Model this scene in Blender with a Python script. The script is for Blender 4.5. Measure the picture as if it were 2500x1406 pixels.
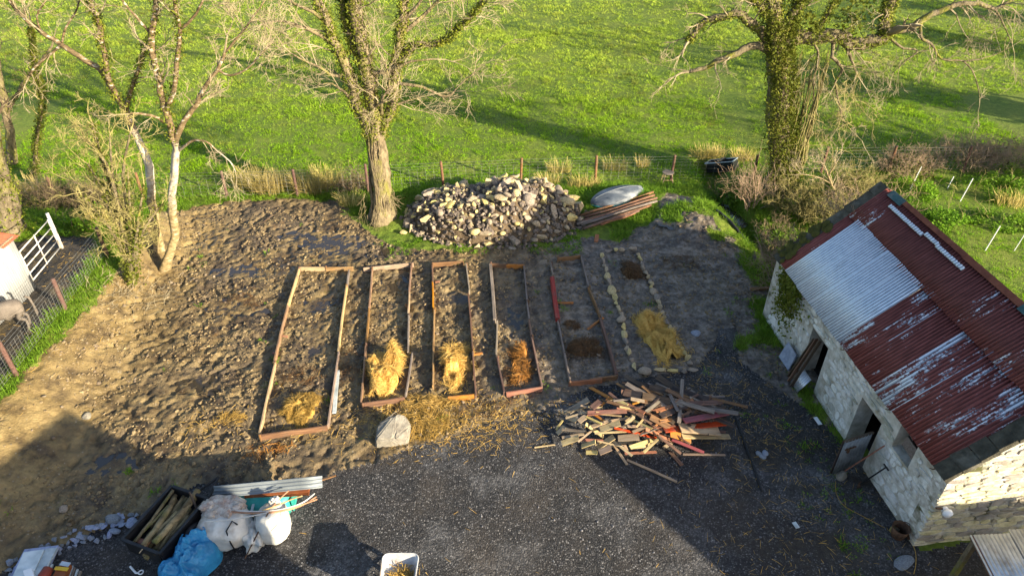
import bpy, bmesh, math, random
import numpy as np
from mathutils import Vector, Matrix, Euler

for _o in list(bpy.data.objects): bpy.data.objects.remove(_o)
scene = bpy.context.scene
COL = scene.collection
rad = math.radians

# ------------------------------------------------------------------ camera
CAM_H, CAM_PITCH, FPX = 13.0, rad(36), 1720.0      # drone height, tilt below horizon, focal length in photo pixels
cam = bpy.data.cameras.new('camera'); cam_o = bpy.data.objects.new('camera', cam); COL.objects.link(cam_o)
cam.sensor_width = 36; cam.lens = 36 * FPX / 2500; cam.clip_start = .1; cam.clip_end = 3000
cam_o.location = (0, 0, CAM_H); cam_o.rotation_euler = (rad(90) - CAM_PITCH, 0, 0)
scene.camera = cam_o
scene.render.resolution_x, scene.render.resolution_y = 1024, 575

# ------------------------------------------------------------------ sky and sun
SUN_EL = rad(17.5)
SH = Vector((-.829, .559, 0)).normalized()          # ground direction in which shadows fall
world = bpy.data.worlds.new('World'); scene.world = world; world.use_nodes = True
_n = world.node_tree.nodes; _bg = _n['Background']
_sky = _n.new('ShaderNodeTexSky'); _sky.sky_type = 'NISHITA'; _sky.sun_disc = False
_sky.sun_elevation = SUN_EL; _sky.sun_rotation = math.atan2(-SH.x, -SH.y); _sky.air_density = 1.0; _sky.dust_density = 1.6; _sky.ozone_density = 1.4
world.node_tree.links.new(_sky.outputs[0], _bg.inputs[0]); _bg.inputs[1].default_value = .095
sun = bpy.data.lights.new('sun', 'SUN'); sun.energy = 5.0; sun.angle = rad(.6); sun.color = (1, .86, .62)
sun_o = bpy.data.objects.new('sun', sun); COL.objects.link(sun_o)
_toward = Vector((-SH.x * math.cos(SUN_EL), -SH.y * math.cos(SUN_EL), math.sin(SUN_EL)))
sun_o.rotation_euler = _toward.to_track_quat('Z', 'Y').to_euler(); sun_o.location = _toward * 60
vs = scene.view_settings
vs.view_transform = 'Standard'; vs.look = 'None'; vs.gamma = 1; vs.use_curve_mapping = False; vs.exposure = 1.68
scene.render.engine = 'CYCLES'

# ------------------------------------------------------------------ numeric helpers
def rng(seed): return random.Random(seed)

def _hash(ix, iy, seed):
    h = (ix.astype(np.int64) * 374761393 + iy.astype(np.int64) * 668265263 + seed * 974634721) & 0x7fffffff
    h = ((h ^ (h >> 13)) * 1274126177) & 0x7fffffff
    return ((h ^ (h >> 16)) & 0xffff) / 65535.0
def vnoise(x, y, seed=0):
    x = np.asarray(x, float); y = np.asarray(y, float)
    ix, iy = np.floor(x), np.floor(y); fx, fy = x - ix, y - iy
    fx = fx * fx * (3 - 2 * fx); fy = fy * fy * (3 - 2 * fy)
    a = _hash(ix, iy, seed); b = _hash(ix + 1, iy, seed); c = _hash(ix, iy + 1, seed); d = _hash(ix + 1, iy + 1, seed)
    return (a + (b - a) * fx) * (1 - fy) + (c + (d - c) * fx) * fy
def fbm(x, y, s, seed=0, oct=3):
    t = 0; a = .5; n = 0
    for k in range(oct):
        t = t + a * vnoise(np.asarray(x) * s + 17.3 * k, np.asarray(y) * s - 9.1 * k, seed + k); n += a; a *= .5; s *= 2.1
    return t / n
def sstep(a, b, x):
    t = np.clip((np.asarray(x, float) - a) / (b - a), 0, 1); return t * t * (3 - 2 * t)

_c, _s = math.cos(CAM_PITCH), math.sin(CAM_PITCH)
def ray(px, py):
    u = (px - 1250) / FPX; v = (py - 703) / FPX
    return (u, _c - v * _s, -_s - v * _c)
def G(px, py, z=0.0):                              # point of the photograph at height z
    d = ray(px, py); t = (z - CAM_H) / d[2]
    return Vector((d[0] * t, d[1] * t, z))
def AT(px, py, Y):                                 # point of the photograph at world distance Y
    d = ray(px, py); t = Y / d[1]
    return Vector((d[0] * t, Y, CAM_H + d[2] * t))

# barn frame
BA = Vector((8.35, 8.7, 0)); BB = Vector((7.47, 16.15, 0)); BL = (BB - BA).length
BU = (BB - BA).normalized(); BN = Vector((BU.y, -BU.x, 0)); EAVE, RIDGE, HALF = 2.1, 4.2, 2.4

# ------------------------------------------------------------------ terrain height and regions
def seg_d(x, y, ax, ay, bx, by):
    dx, dy = bx - ax, by - ay
    t = np.clip(((x - ax) * dx + (y - ay) * dy) / (dx * dx + dy * dy), 0, 1)
    return np.hypot(x - ax - t * dx, y - ay - t * dy), t
DITCH = [(8.2, 26.5), (8.0, 23.4), (8.6, 21.2), (8.9, 19.2)]
def base_h(x, y):
    x = np.asarray(x, float); y = np.asarray(y, float)
    h = .22 * (fbm(x, y, .06, 5, 2) - .5) * sstep(26, 34, y)
    bl = -10.3 - .08 * (y - 14)                     # foot of the bank on the left
    bank = .85 * sstep(0, 2.1, bl - x) * sstep(23.5, 20.5, y)
    h = h + bank
    hump = .5 * np.exp(-(((x - 6.6) / 1.5) ** 2 + ((y - 21.7) / 1.7) ** 2)) + .3 * np.exp(-(((x - 4.2) / 1.8) ** 2 + ((y - 23.6) / .8) ** 2))
    h = h + hump
    dd = 9.0
    for (a, b) in zip(DITCH[:-1], DITCH[1:]):
        d, _ = seg_d(x, y, a[0], a[1], b[0], b[1]); dd = np.minimum(dd, d)
    h = h - .55 * sstep(.85, .15, dd)
    h = h + .35 * np.exp(-(((x + 5.0) / 1.3) ** 2 + ((y - 23.6) / .9) ** 2))      # earth at the foot of the middle tree
    h = h + .25 * sstep(10.5, 13, x) * sstep(14, 18, y)
    return h
def inpoly(x, y, poly):
    c = np.zeros(np.shape(x), bool); n = len(poly)
    for i in range(n):
        x1, y1 = poly[i][:2]; x2, y2 = poly[i - 1][:2]
        if y1 == y2: continue
        c ^= ((y1 > y) != (y2 > y)) & (x < (x2 - x1) * (y - y1) / (y2 - y1) + x1)
    return c
def GT(px, py, dz=0.0):                            # point of the photograph on the terrain
    z = 0.0
    for _ in range(6):
        p = G(px, py, z + dz); z = .5 * z + .5 * float(base_h(p.x, p.y))
    return G(px, py, z + dz)
def poly_px(pts): return [tuple(GT(*p)[:2]) for p in pts]
MUD = poly_px([(-160, 1420), (-40, 1030), (95, 885), (190, 770), (262, 690), (300, 650), (345, 560), (410, 515), (560, 492), (700, 486), (830, 486), (865, 540),
               (950, 590), (1000, 606), (1160, 612), (1330, 600), (1420, 575), (1500, 585), (1560, 560), (1610, 530), (1660, 560), (1740, 610), (1815, 640),
               (1835, 690), (1812, 760), (1800, 860), (1835, 930), (1900, 1000), (1900, 1450), (-160, 1450)])
GRAV = poly_px([(-200, 1440), (0, 1398), (150, 1328), (335, 1262), (420, 1215), (500, 1178), (640, 1172), (780, 1165), (900, 1132), (1010, 1088), (1200, 1032), (1330, 1000),
                (1420, 955), (1560, 925), (1700, 900), (1740, 850), (1760, 800), (1800, 800), (1805, 880), (1880, 935), (1975, 1000), (2050, 1075), (2140, 1185), (2250, 1345), (2600, 1270), (3400, 1450), (3600, 1700), (-1100, 1700)])
HUMP = poly_px([(1600, 500), (1640, 472), (1690, 480), (1725, 520), (1765, 565), (1812, 610), (1822, 640), (1740, 612), (1655, 560), (1610, 530)])
PEN = poly_px([(-700, 1000), (-60, 985), (30, 890), (140, 745), (215, 640), (240, 590), (150, 570), (60, 585), (-200, 640), (-700, 760)])
PUDDLES = [(-8.35, 17.0, 1.0, .55), (-6.1, 20.6, 1.5, .7), (-4.0, 20.0, .9, .45), (-9.4, 10.9, .65, .42), (-3.7, 18.2, .55, .9), (-6.0, 17.0, .5, .5),
           (-8.2, 13.6, .6, .4), (-7.6, 21.0, 1.0, .4), (-1.6, 17.4, .4, .5), (-9.8, 15.4, .5, .5), (-5.5, 15.0, .35, .5), (.05, 16.4, .4, .8), (5.6, 21.3, .4, .3), (-8.9, 18.9, .8, .4)]
def region(x, y):                                  # 0 field, 1 mud, 2 gravel, 3 pen
    wx = x + .45 * (fbm(x, y, 1.3, 31) - .5) + .2 * (vnoise(x * 5, y * 5, 33) - .5)
    wy = y + .45 * (fbm(x, y, 1.3, 41) - .5) + .2 * (vnoise(x * 5, y * 5, 43) - .5)
    r = np.zeros(np.shape(x), int)
    r[inpoly(wx, wy, PEN)] = 3
    r[inpoly(wx, wy, MUD)] = 1
    r[inpoly(wx, wy, HUMP) & (fbm(x, y, 1.6, 71, 2) > .4)] = 1
    r[(r == 0) & (x > 5.8) & (x < 8.4) & (y > 9) & (y < 18.6) & (fbm(x, y, 1.3, 83, 3) + .1 * sstep(7.4, 6.2, x) > .52)] = 1      # bare patches in the strip along the barn
    gx = x + .35 * (wx - x); gy = y + .35 * (wy - y)
    r[inpoly(gx, gy, GRAV)] = 2
    return r
def puddle_f(x, y):
    f = np.zeros(np.shape(x))
    for (a, b, rx, ry) in PUDDLES: f = np.maximum(f, np.exp(-(((x - a) / rx) ** 2 + ((y - b) / ry) ** 2)))
    return f
def fine_h(x, y, r):
    h = base_h(x, y)
    n1 = fbm(x, y, 1.1, 3, 2); n2 = 1 - np.abs(2 * fbm(x, y, 3.2, 7, 3) - 1); n3 = vnoise(x * 9.0, y * 7.0, 12); n4 = vnoise(x * 15, y * 13, 14)
    # trampled clods: cells with raised rims (hoof prints)
    cell = vnoise(x * 6.8 + 1.5 * n1, y * 5.8, 19)
    hoof = -.08 * sstep(.66, .78, cell)
    left = sstep(2.0, -2.5, x)                      # the mud on the left is more churned
    bankm = sstep(.1, .5, base_h(x, y)) * sstep(-9, -10.5, x)
    amp = (.5 + .5 * left) * (1 - .55 * bankm)
    n5 = 1 - np.abs(2 * vnoise(x * 6.5 + 2 * n1, y * 7.5 + 2 * n3, 23) - 1); n6 = vnoise(x * 21, y * 21, 29)
    pat = sstep(.35, .6, fbm(x, y, .45, 61, 2))
    mud = amp * (.07 * (n1 - .5) + .03 * (n2 - .6) + (.04 * (n3 - .5) + .03 * (n5 - .5)) * (.35 + .9 * pat) + .045 * (n4 - .5) + .038 * (n6 - .5) + hoof * .8) - .055 * puddle_f(x, y)
    grav = .035 * (n1 - .5) + .012 * (n4 - .5) - .02
    pen = .10 * (n1 - .5) + .05 * (n3 - .5)
    fld = .10 * (n1 - .5) + .05 * (n3 - .5)
    return h + np.where(r == 1, mud, np.where(r == 2, grav, np.where(r == 3, pen, fld)))

# ------------------------------------------------------------------ object helpers
def tag(o, label=None, cat=None, group=None, kind=None):
    if label: o['label'] = label
    if cat: o['category'] = cat
    if group: o['group'] = group
    if kind: o['kind'] = kind
    return o
def link(o, parent=None):
    COL.objects.link(o)
    if parent is not None:                          # every child keeps world coordinates as its own basis
        o.parent = parent; o.matrix_parent_inverse = parent.matrix_basis.inverted()
    return o
def empty(name, loc, label, cat, group=None, rz=0):
    o = bpy.data.objects.new(name, None); o.empty_display_size = .2; o.location = loc; o.rotation_euler.z = rz
    link(o); return tag(o, label, cat, group)
def obj(name, me, mat, parent=None, loc=None, rot=None):
    o = bpy.data.objects.new(name, me)
    if mat is not None and not me.materials: me.materials.append(mat)
    link(o, parent)
    if loc is not None: o.location = loc
    if rot is not None: o.rotation_euler = rot
    return o
def basis(p, q, up=Vector((0, 0, 1))):             # matrix with X from p towards q
    x = (q - p).normalized(); y = up.cross(x)
    if y.length < 1e-4: y = Vector((0, 1, 0)).cross(x)
    y.normalize(); z = x.cross(y)
    return Matrix(((x.x, y.x, z.x, p.x), (x.y, y.y, z.y, p.y), (x.z, y.z, z.z, p.z), (0, 0, 0, 1)))

class MB:
    def __init__(s): s.v = []; s.f = []
    def add(s, vs, fs):
        b = len(s.v); s.v.extend(vs); s.f.extend([tuple(i + b for i in f) for f in fs])
    def box(s, c, d, M=None, jit=0, R=None):
        x, y, z = d[0] / 2, d[1] / 2, d[2] / 2
        vs = [Vector((c[0] + a * x, c[1] + b * y, c[2] + e * z)) for e in (-1, 1) for b in (-1, 1) for a in (-1, 1)]
        if jit: vs = [v + Vector((R.uniform(-jit, jit), R.uniform(-jit, jit), R.uniform(-jit, jit))) for v in vs]
        if M is not None: vs = [M @ v for v in vs]
        s.add([tuple(v) for v in vs], [(0, 2, 3, 1), (4, 5, 7, 6), (0, 1, 5, 4), (2, 6, 7, 3), (0, 4, 6, 2), (1, 3, 7, 5)])
    def bar(s, p, q, w, h, up=Vector((0, 0, 1))):
        p = Vector(p); q = Vector(q); s.box((((q - p).length) / 2, 0, 0), ((q - p).length, w, h), basis(p, q, up))
    def tube(s, pts, rs, n=6, cap=True):
        pts = [Vector(p) for p in pts]; m = len(pts)
        if not hasattr(rs, '__len__'): rs = [rs] * m
        b = len(s.v); prev = None
        for i, p in enumerate(pts):
            t = (pts[min(i + 1, m - 1)] - pts[max(i - 1, 0)])
            if t.length < 1e-9: t = Vector((0, 0, 1))
            t.normalize()
            if prev is None:
                a = Vector((1, 0, 0)) if abs(t.x) < .8 else Vector((0, 1, 0)); a = (a - t * a.dot(t)).normalized()
            else:
                a = prev - t * prev.dot(t)
                a = a.normalized() if a.length > 1e-6 else Vector((1, 0, 0))
            prev = a; c = t.cross(a)
            for k in range(n):
                an = 2 * math.pi * k / n; o = (a * math.cos(an) + c * math.sin(an)) * rs[i]
                s.v.append((p.x + o.x, p.y + o.y, p.z + o.z))
        for i in range(m - 1):
            for k in range(n):
                k2 = (k + 1) % n
                s.f.append((b + i * n + k, b + i * n + k2, b + (i + 1) * n + k2, b + (i + 1) * n + k))
        if cap:
            s.f.append(tuple(b + k for k in range(n))[::-1]); s.f.append(tuple(b + (m - 1) * n + k for k in range(n)))
    def mesh(s, name, smooth=False, recalc=False):
        me = bpy.data.meshes.new(name); me.from_pydata(s.v, [], s.f); me.update()
        if recalc:
            bm = bmesh.new(); bm.from_mesh(me); bmesh.ops.recalc_face_normals(bm, faces=bm.faces); bm.to_mesh(me); bm.free()
        if smooth: me.polygons.foreach_set('use_smooth', [True] * len(me.polygons))
        return me
    def build(s, name, mat, parent=None, smooth=False, loc=None, recalc=False):
        return obj(name, s.mesh(name, smooth, recalc), mat, parent, loc)
def np_mesh(name, V, F, smooth=False):              # V (n,3); F (m,3) or (m,4)
    me = bpy.data.meshes.new(name); V = np.ascontiguousarray(V, np.float32); F = np.ascontiguousarray(F, np.int32)
    me.vertices.add(len(V)); me.vertices.foreach_set('co', V.ravel())
    k = F.shape[1]; me.loops.add(F.size); me.loops.foreach_set('vertex_index', F.ravel())
    me.polygons.add(len(F)); me.polygons.foreach_set('loop_start', np.arange(0, F.size, k, dtype=np.int32)); me.polygons.foreach_set('loop_total', np.full(len(F), k, np.int32))
    if smooth: me.polygons.foreach_set('use_smooth', np.ones(len(F), bool))
    me.update(calc_edges=True); me.validate(); return me

def rot_grow(R, d, spread):
    v = Vector((R.gauss(0, 1), R.gauss(0, 1), R.gauss(0, 1))); v = v - d * v.dot(d)
    if v.length < 1e-4: v = Vector((1, 0, 0))
    return (d + v.normalized() * spread).normalized()
# ------------------------------------------------------------------ materials
class NT:
    def __init__(s, name):
        s.m = bpy.data.materials.new(name); s.m.use_nodes = True; s.t = s.m.node_tree; s.n = s.t.nodes
        s.b = s.n['Principled BSDF']; s.out = s.n['Material Output']; s.b.inputs['Specular IOR Level'].default_value = .3
    def __call__(s, typ, **kw):
        nd = s.n.new('ShaderNode' + typ)
        for k, v in kw.items():
            if k in nd.inputs: s.set(nd.inputs[k], v)
            else: setattr(nd, k, v)
        return nd
    def set(s, inp, v):
        if isinstance(v, bpy.types.NodeSocket): s.t.links.new(v, inp)
        elif isinstance(v, bpy.types.Node): s.t.links.new(v.outputs[0], inp)
        else:
            if hasattr(inp.default_value, '__len__') and hasattr(v, '__len__') and len(inp.default_value) == 4 and len(v) == 3: v = (*v, 1)
            inp.default_value = v
    def coords(s, kind='Object', scale=(1, 1, 1), rnd=True):
        tc = s('TexCoord'); vec = tc.outputs[kind]
        mp = s('Mapping'); mp.inputs['Scale'].default_value = scale; s.set(mp.inputs['Vector'], vec)
        if rnd:
            oi = s('ObjectInfo'); mu = s('Math', operation='MULTIPLY'); s.set(mu.inputs[0], oi.outputs['Random']); mu.inputs[1].default_value = 37.0
            s.set(mp.inputs['Location'], mu)
        return mp
    def noise(s, vec, scale, detail=3, rough=.55, dist=0):
        n = s('TexNoise'); s.set(n.inputs['Vector'], vec); n.inputs['Scale'].default_value = scale; n.inputs['Detail'].default_value = detail
        n.inputs['Roughness'].default_value = rough; n.inputs['Distortion'].default_value = dist; return n.outputs[0]
    def ramp(s, fac, stops, interp='LINEAR'):
        r = s('ValToRGB'); e = r.color_ramp.elements; r.color_ramp.interpolation = interp
        while len(e) < len(stops): e.new(.5)
        for i, (p, c) in enumerate(stops):
            e[i].position = p; e[i].color = (*c, 1) if hasattr(c, '__len__') else (c, c, c, 1)
        s.set(r.inputs[0], fac); return r.outputs[0]
    def mix(s, fac, a, b, blend='MIX'):
        m = s('Mix', data_type='RGBA', blend_type=blend); s.set(m.inputs[0], fac); s.set(m.inputs[6], a); s.set(m.inputs[7], b); return m.outputs[2]
    def math(s, op, a, b=0.0):
        m = s('Math', operation=op); s.set(m.inputs[0], a); s.set(m.inputs[1], b); return m.outputs[0]
    def hsv(s, col, h=.5, sat=1.0, v=1.0):
        m = s('HueSaturation'); s.set(m.inputs['Color'], col); s.set(m.inputs['Hue'], h); s.set(m.inputs['Saturation'], sat); s.set(m.inputs['Value'], v); return m.outputs[0]
    def rand(s, a, b):
        oi = s('ObjectInfo'); m = s('MapRange'); s.set(m.inputs[0], oi.outputs['Random']); m.inputs[3].default_value = a; m.inputs[4].default_value = b; return m.outputs[0]
    def col(s, c): s.set(s.b.inputs['Base Color'], c); return s
    def rough(s, r): s.set(s.b.inputs['Roughness'], r); return s
    def bump(s, h, strength=.5, dist=.02):
        b = s('Bump'); s.set(b.inputs['Height'], h); b.inputs['Strength'].default_value = strength; b.inputs['Distance'].default_value = dist
        s.set(s.b.inputs['Normal'], b.outputs[0]); return s
    def transl(s, col, fac):
        t = s('BsdfTranslucent'); s.set(t.inputs[0], col); mx = s('MixShader'); s.set(mx.inputs[0], fac)
        s.t.links.new(s.b.outputs[0], mx.inputs[1]); s.t.links.new(t.outputs[0], mx.inputs[2]); s.t.links.new(mx.outputs[0], s.out.inputs[0]); return s

KEEP = ('galvanised', 'limewash', 'lime_mortar', 'clean_white', 'old_grey', 'dark_blue', 'house', 'roof_slate', 'pale_grey', 'blue_tarp', 'black')
def simple(name, c1, c2, scale=6, rough=.8, bump=.3, bscale=None, bdist=.01, stretch=(1, 1, 1), vary=.15, metal=0, rnd=True, dirt=None):
    t = NT(name); v = t.coords('Object', stretch, rnd)
    n = t.noise(v, scale, 4, .6); c = t.ramp(n, [(.3, c1), (.7, c2)])
    if dirt: c = t.mix(t.ramp(t.noise(v, scale * .35, 4, .65), [(.5, 0), (.68, 1)]), c, dirt)
    k = 1.0 if name.startswith(KEEP) else .83
    if vary: c = t.hsv(c, v=t.rand(k * (1 - vary), k * (1 + vary)))
    elif k < 1: c = t.hsv(c, v=k)
    t.col(c).rough(rough); t.b.inputs['Metallic'].default_value = metal
    if bump: t.bump(t.noise(v, bscale or scale * 4, 3, .6), bump, bdist)
    return t.m
M = {}
def _field():
    t = NT('field_soil_grass'); v = t.coords('Object', rnd=False)
    n = t.noise(v, .35, 4, .6); n2 = t.noise(v, 5, 4, .7); n3 = t.noise(v, 16, 3, .7)
    c = t.ramp(n2, [(.25, (.04, .065, .006)), (.5, (.085, .14, .012)), (.75, (.17, .22, .025))])
    c = t.mix(t.ramp(n, [(.4, 0), (.7, .55)]), c, (.2, .22, .035)); c = t.mix(t.ramp(n3, [(.6, 0), (.8, .35)]), c, (.08, .09, .02))
    t.col(c).rough(.9).bump(t.math('ADD', n2, n3), .8, .05); return t.m
M['field'] = _field()
def _mud():
    t = NT('trampled_mud'); v = t.coords('Object', rnd=False)
    big = t.noise(v, .28, 4, .6); mid = t.noise(v, 2.2, 5, .62); fin = t.noise(v, 22, 4, .65)
    geo = t('NewGeometry'); sep = t('SeparateXYZ'); t.set(sep.inputs[0], geo.outputs['Position'])
    c = t.ramp(mid, [(.28, (.06, .042, .024)), (.44, (.155, .112, .06)), (.6, (.28, .21, .11)), (.8, (.38, .29, .155))])
    dk = t.noise(v, .9, 4, .65); c = t.mix(t.ramp(dk, [(.52, 0), (.6, .85)]), c, t.ramp(fin, [(.3, (.03, .021, .014)), (.7, (.09, .064, .04))])); cr = t.noise(v, 7, 5, .7); c = t.mix(t.ramp(cr, [(.5, 0), (.6, .6)]), c, t.hsv(c, v=.42)); c = t.mix(t.ramp(big, [(.46, 0), (.64, .7)]), c, t.ramp(mid, [(.3, (.07, .057, .047)), (.7, (.18, .142, .105))]))
    # sandy dry earth on the left-hand bank
    bx = t('MapRange'); t.set(bx.inputs[0], sep.outputs['X']); bx.inputs[1].default_value = -9.6; bx.inputs[2].default_value = -11.2
    sand = t.ramp(t.noise(v, 1.6, 6, .7), [(.34, (.07, .048, .025)), (.5, (.26, .19, .09)), (.66, (.42, .32, .16))])
    c = t.mix(t.math('MULTIPLY', bx.outputs[0], .8), c, sand)
    # greyer, stonier earth in the beds on the right
    rx = t('MapRange'); t.set(rx.inputs[0], sep.outputs['X']); rx.inputs[1].default_value = -1.5; rx.inputs[2].default_value = 2.0
    c = t.mix(t.math('MULTIPLY', rx.outputs[0], .72), c, t.ramp(t.math('ADD', t.math('MULTIPLY', mid, .5), t.math('MULTIPLY', cr, .5)), [(.4, (.04, .033, .03)), (.49, (.13, .112, .098)), (.6, (.34, .3, .27))]))
    vor = t('TexVoronoi'); t.set(vor.inputs['Vector'], v); vor.inputs['Scale'].default_value = 11
    peb = t.math('MULTIPLY', t.ramp(vor.outputs['Distance'], [(.16, 1), (.24, 0)]), t.ramp(t.noise(v, 3.1, 3), [(.52, 0), (.6, 1)]))
    c = t.mix(t.math('MULTIPLY', peb, .7), c, t.hsv((.32, .29, .24, 1), v=t.math('ADD', vor.outputs['Color'], .4)))
    # ochre stains
    ox = t.noise(v, .8, 4, .6)
    c = t.mix(t.ramp(ox, [(.66, 0), (.74, .55)]), c, (.2, .1, .035))
    wet = t.ramp(t.math('ADD', big, t.math('MULTIPLY', mid, .5)), [(.62, .28), (.86, .85)])
    wet2 = t.mix(rx.outputs[0], wet, t.ramp(mid, [(.35, .42), (.6, .85)]))
    c = t.hsv(c, sat=1.12, v=.78); t.col(c).rough(wet2); t.b.inputs['Specular IOR Level'].default_value = .45
    t.bump(t.math('ADD', t.math('MULTIPLY', mid, 1.2), t.math('MULTIPLY', fin, .5)), .9, .06); return t.m
M['mud'] = _mud()
M['clod'] = simple('dry_mud_clod', (.12, .085, .046), (.34, .255, .14), 1.4, .9, .5, 30, .01, vary=.35, rnd=False)
def _gravel():
    t = NT('dark_gravel'); v = t.coords('Object', rnd=False)
    vor = t('TexVoronoi'); t.set(vor.inputs['Vector'], v); vor.inputs['Scale'].default_value = 27
    vor2 = t('TexVoronoi'); t.set(vor2.inputs['Vector'], v); vor2.inputs['Scale'].default_value = 48
    big = t.noise(v, .45, 4, .65)
    sh = t('SeparateColor'); t.set(sh.inputs[0], vor.outputs['Color'])
    c = t.ramp(sh.outputs[0], [(0, (.025, .026, .03)), (.5, (.07, .069, .074)), (.85, (.15, .146, .15)), (.985, (.34, .33, .33))])
    c = t.mix(t.ramp(vor.outputs['Distance'], [(.25, 0), (.55, .8)]), c, (.012, .012, .014))
    lt = t.ramp(big, [(.5, 0), (.72, .8)])
    c = t.mix(lt, c, t.ramp(sh.outputs[1], [(0, (.05, .05, .055)), (.6, (.17, .17, .18)), (1, (.36, .36, .37))]))
    geo = t('NewGeometry'); sep = t('SeparateXYZ'); t.set(sep.inputs[0], geo.outputs['Position'])
    rx = t('MapRange'); t.set(rx.inputs[0], sep.outputs['X']); rx.inputs[1].default_value = 3.9; rx.inputs[2].default_value = 5.2
    dirt = t.ramp(t.noise(v, 1.1, 5, .65), [(.45, 0), (.62, .85)])
    c = t.mix(t.math('MULTIPLY', dirt, rx.outputs[0]), c, t.ramp(t.noise(v, 9, 4), [(.3, (.026, .021, .017)), (.7, (.07, .056, .04))]))
    brown = t.ramp(t.noise(v, .8, 3), [(.45, 0), (.7, .35)]); c = t.mix(brown, c, (.095, .076, .06))
    c = t.hsv(c, v=.82); t.col(c).rough(.7); t.bump(t.math('SUBTRACT', 1.0, t.math('ADD', vor.outputs['Distance'], vor2.outputs['Distance'])), .9, .03); return t.m
M['gravel'] = _gravel()
M['pen'] = simple('pen_mud', (.022, .02, .018), (.07, .06, .05), 3, .6, .8, 14, .04, vary=0, rnd=False, dirt=(.11, .085, .045))
def _water():
    t = NT('muddy_water'); t.col((.035, .028, .022)).rough(.07); t.b.inputs['Specular IOR Level'].default_value = .6
    t.bump(t.noise(t.coords('Object', rnd=False), 9, 2), .06, .01); return t.m
M['water'] = _water()
def leafy(name, c1, c2, c3, fac=.3, sc=.9):
    t = NT(name); v = t('NewGeometry').outputs['Position']; n = t.noise(v, sc, 4, .7); n2 = t.noise(v, 23, 2)
    oi = t('ObjectInfo'); 
    n = t.math('ADD', t.math('MULTIPLY', n, .6), t.math('MULTIPLY', t.noise(v, sc * .18, 3, .6), .4)) if 'grass' in name else n
    c = t.ramp(t.math('ADD', t.math('MULTIPLY', n, .6), t.math('MULTIPLY', n2, .4)), [(.32, c1), (.5, c2), (.68, c3)])
    if name == 'pasture_grass':                        # view-angle brightening put into the colour: greener near, lighter and yellower far; grazed patches
        sp = t('SeparateXYZ'); t.set(sp.inputs[0], v); mr = t('MapRange'); t.set(mr.inputs[0], t.math('ADD', sp.outputs[1], t.math('MULTIPLY', t.noise(v, .11, 4, .6), 22.0))); mr.inputs[1].default_value = 36; mr.inputs[2].default_value = 52
        c = t.mix(mr.outputs[0], t.hsv(c, h=.525, sat=1.08, v=.86), t.hsv(c, h=.487, sat=.92, v=1.12)); c = t.mix(t.ramp(t.noise(v, .5, 5, .65), [(.56, 0), (.7, .5)]), c, (.4, .36, .1, 1))
    c = t.hsv(c, v=t.rand(.7, 1.3)); t.col(c).rough(.65); t.b.inputs['Specular IOR Level'].default_value = .2; t.transl(c, fac); return t.m
M['grass'] = leafy('pasture_grass', (.13, .25, .006), (.28, .43, .012), (.53, .58, .045), .42)
M['tussock'] = leafy('coarse_tussock', (.09, .14, .012), (.17, .2, .03), (.3, .28, .07), .35)
M['lushgrass'] = leafy('lush_grass', (.08, .18, .01), (.14, .26, .015), (.23, .3, .035), .35)
M['rush'] = leafy('dry_rush', (.26, .25, .05), (.5, .41, .14), (.66, .52, .24), .35)
M['ivy'] = leafy('ivy_leaf', (.035, .06, .006), (.12, .145, .014), (.27, .26, .035), .28, 3.5)
M['bramble_leaf'] = leafy('bramble_leaf', (.05, .06, .012), (.11, .11, .025), (.2, .16, .05), .25, 2)
M['strawpale'] = leafy('pale_straw', (.36, .2, .045), (.58, .37, .1), (.74, .52, .19), .15, 5)
M['strawgold'] = leafy('golden_straw', (.26, .15, .03), (.46, .29, .07), (.6, .41, .13), .15, 5)
M['strawrust'] = leafy('rusty_straw', (.2, .085, .018), (.36, .16, .035), (.48, .25, .07), .12, 3)
M['strawdark'] = leafy('rotted_straw', (.045, .024, .01), (.09, .048, .02), (.16, .09, .035), .05, 3)
M['manure'] = simple('dark_compost', (.016, .011, .008), (.06, .04, .026), 9, .8, .9, 26, .03)
def stone(name, c1, c2, c3, moss=.0):
    t = NT(name); v = t.coords('Object'); n = t.noise(v, 5, 5, .65); n2 = t.noise(v, 22, 4, .6)
    c = t.ramp(n, [(.25, c1), (.5, c2), (.78, c3)])
    c = t.hsv(c, h=t.rand(.475, .525), sat=t.rand(.6, 1.4), v=t.rand(.6, 1.45))
    if moss: c = t.mix(t.ramp(t.noise(v, 3, 4, .6), [(.52, 0), (.66, moss)]), c, (.075, .085, .018))
    c = t.mix(t.ramp(n2, [(.62, 0), (.75, .5)]), c, (.09, .075, .055))
    t.col(c).rough(.88).bump(t.math('ADD', n, t.math('MULTIPLY', n2, .5)), .7, .03); return t.m
M['stone'] = stone('field_stone', (.2, .145, .08), (.4, .31, .195), (.58, .49, .34), .35)
M['bluestone'] = stone('blue_grey_stone', (.13, .15, .19), (.24, .27, .33), (.38, .42, .48))
M['chip'] = stone('grey_chipping', (.07, .07, .075), (.13, .13, .14), (.24, .24, .25))
M['rubble'] = stone('small_rubble', (.1, .072, .042), (.2, .15, .092), (.34, .27, .18), .2)
M['boulder'] = stone('pale_boulder', (.13, .11, .09), (.22, .2, .165), (.31, .285, .24))
M['soil'] = simple('pile_soil', (.06, .042, .025), (.19, .135, .08), 4, .9, .9, 14, .05, vary=0)
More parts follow.
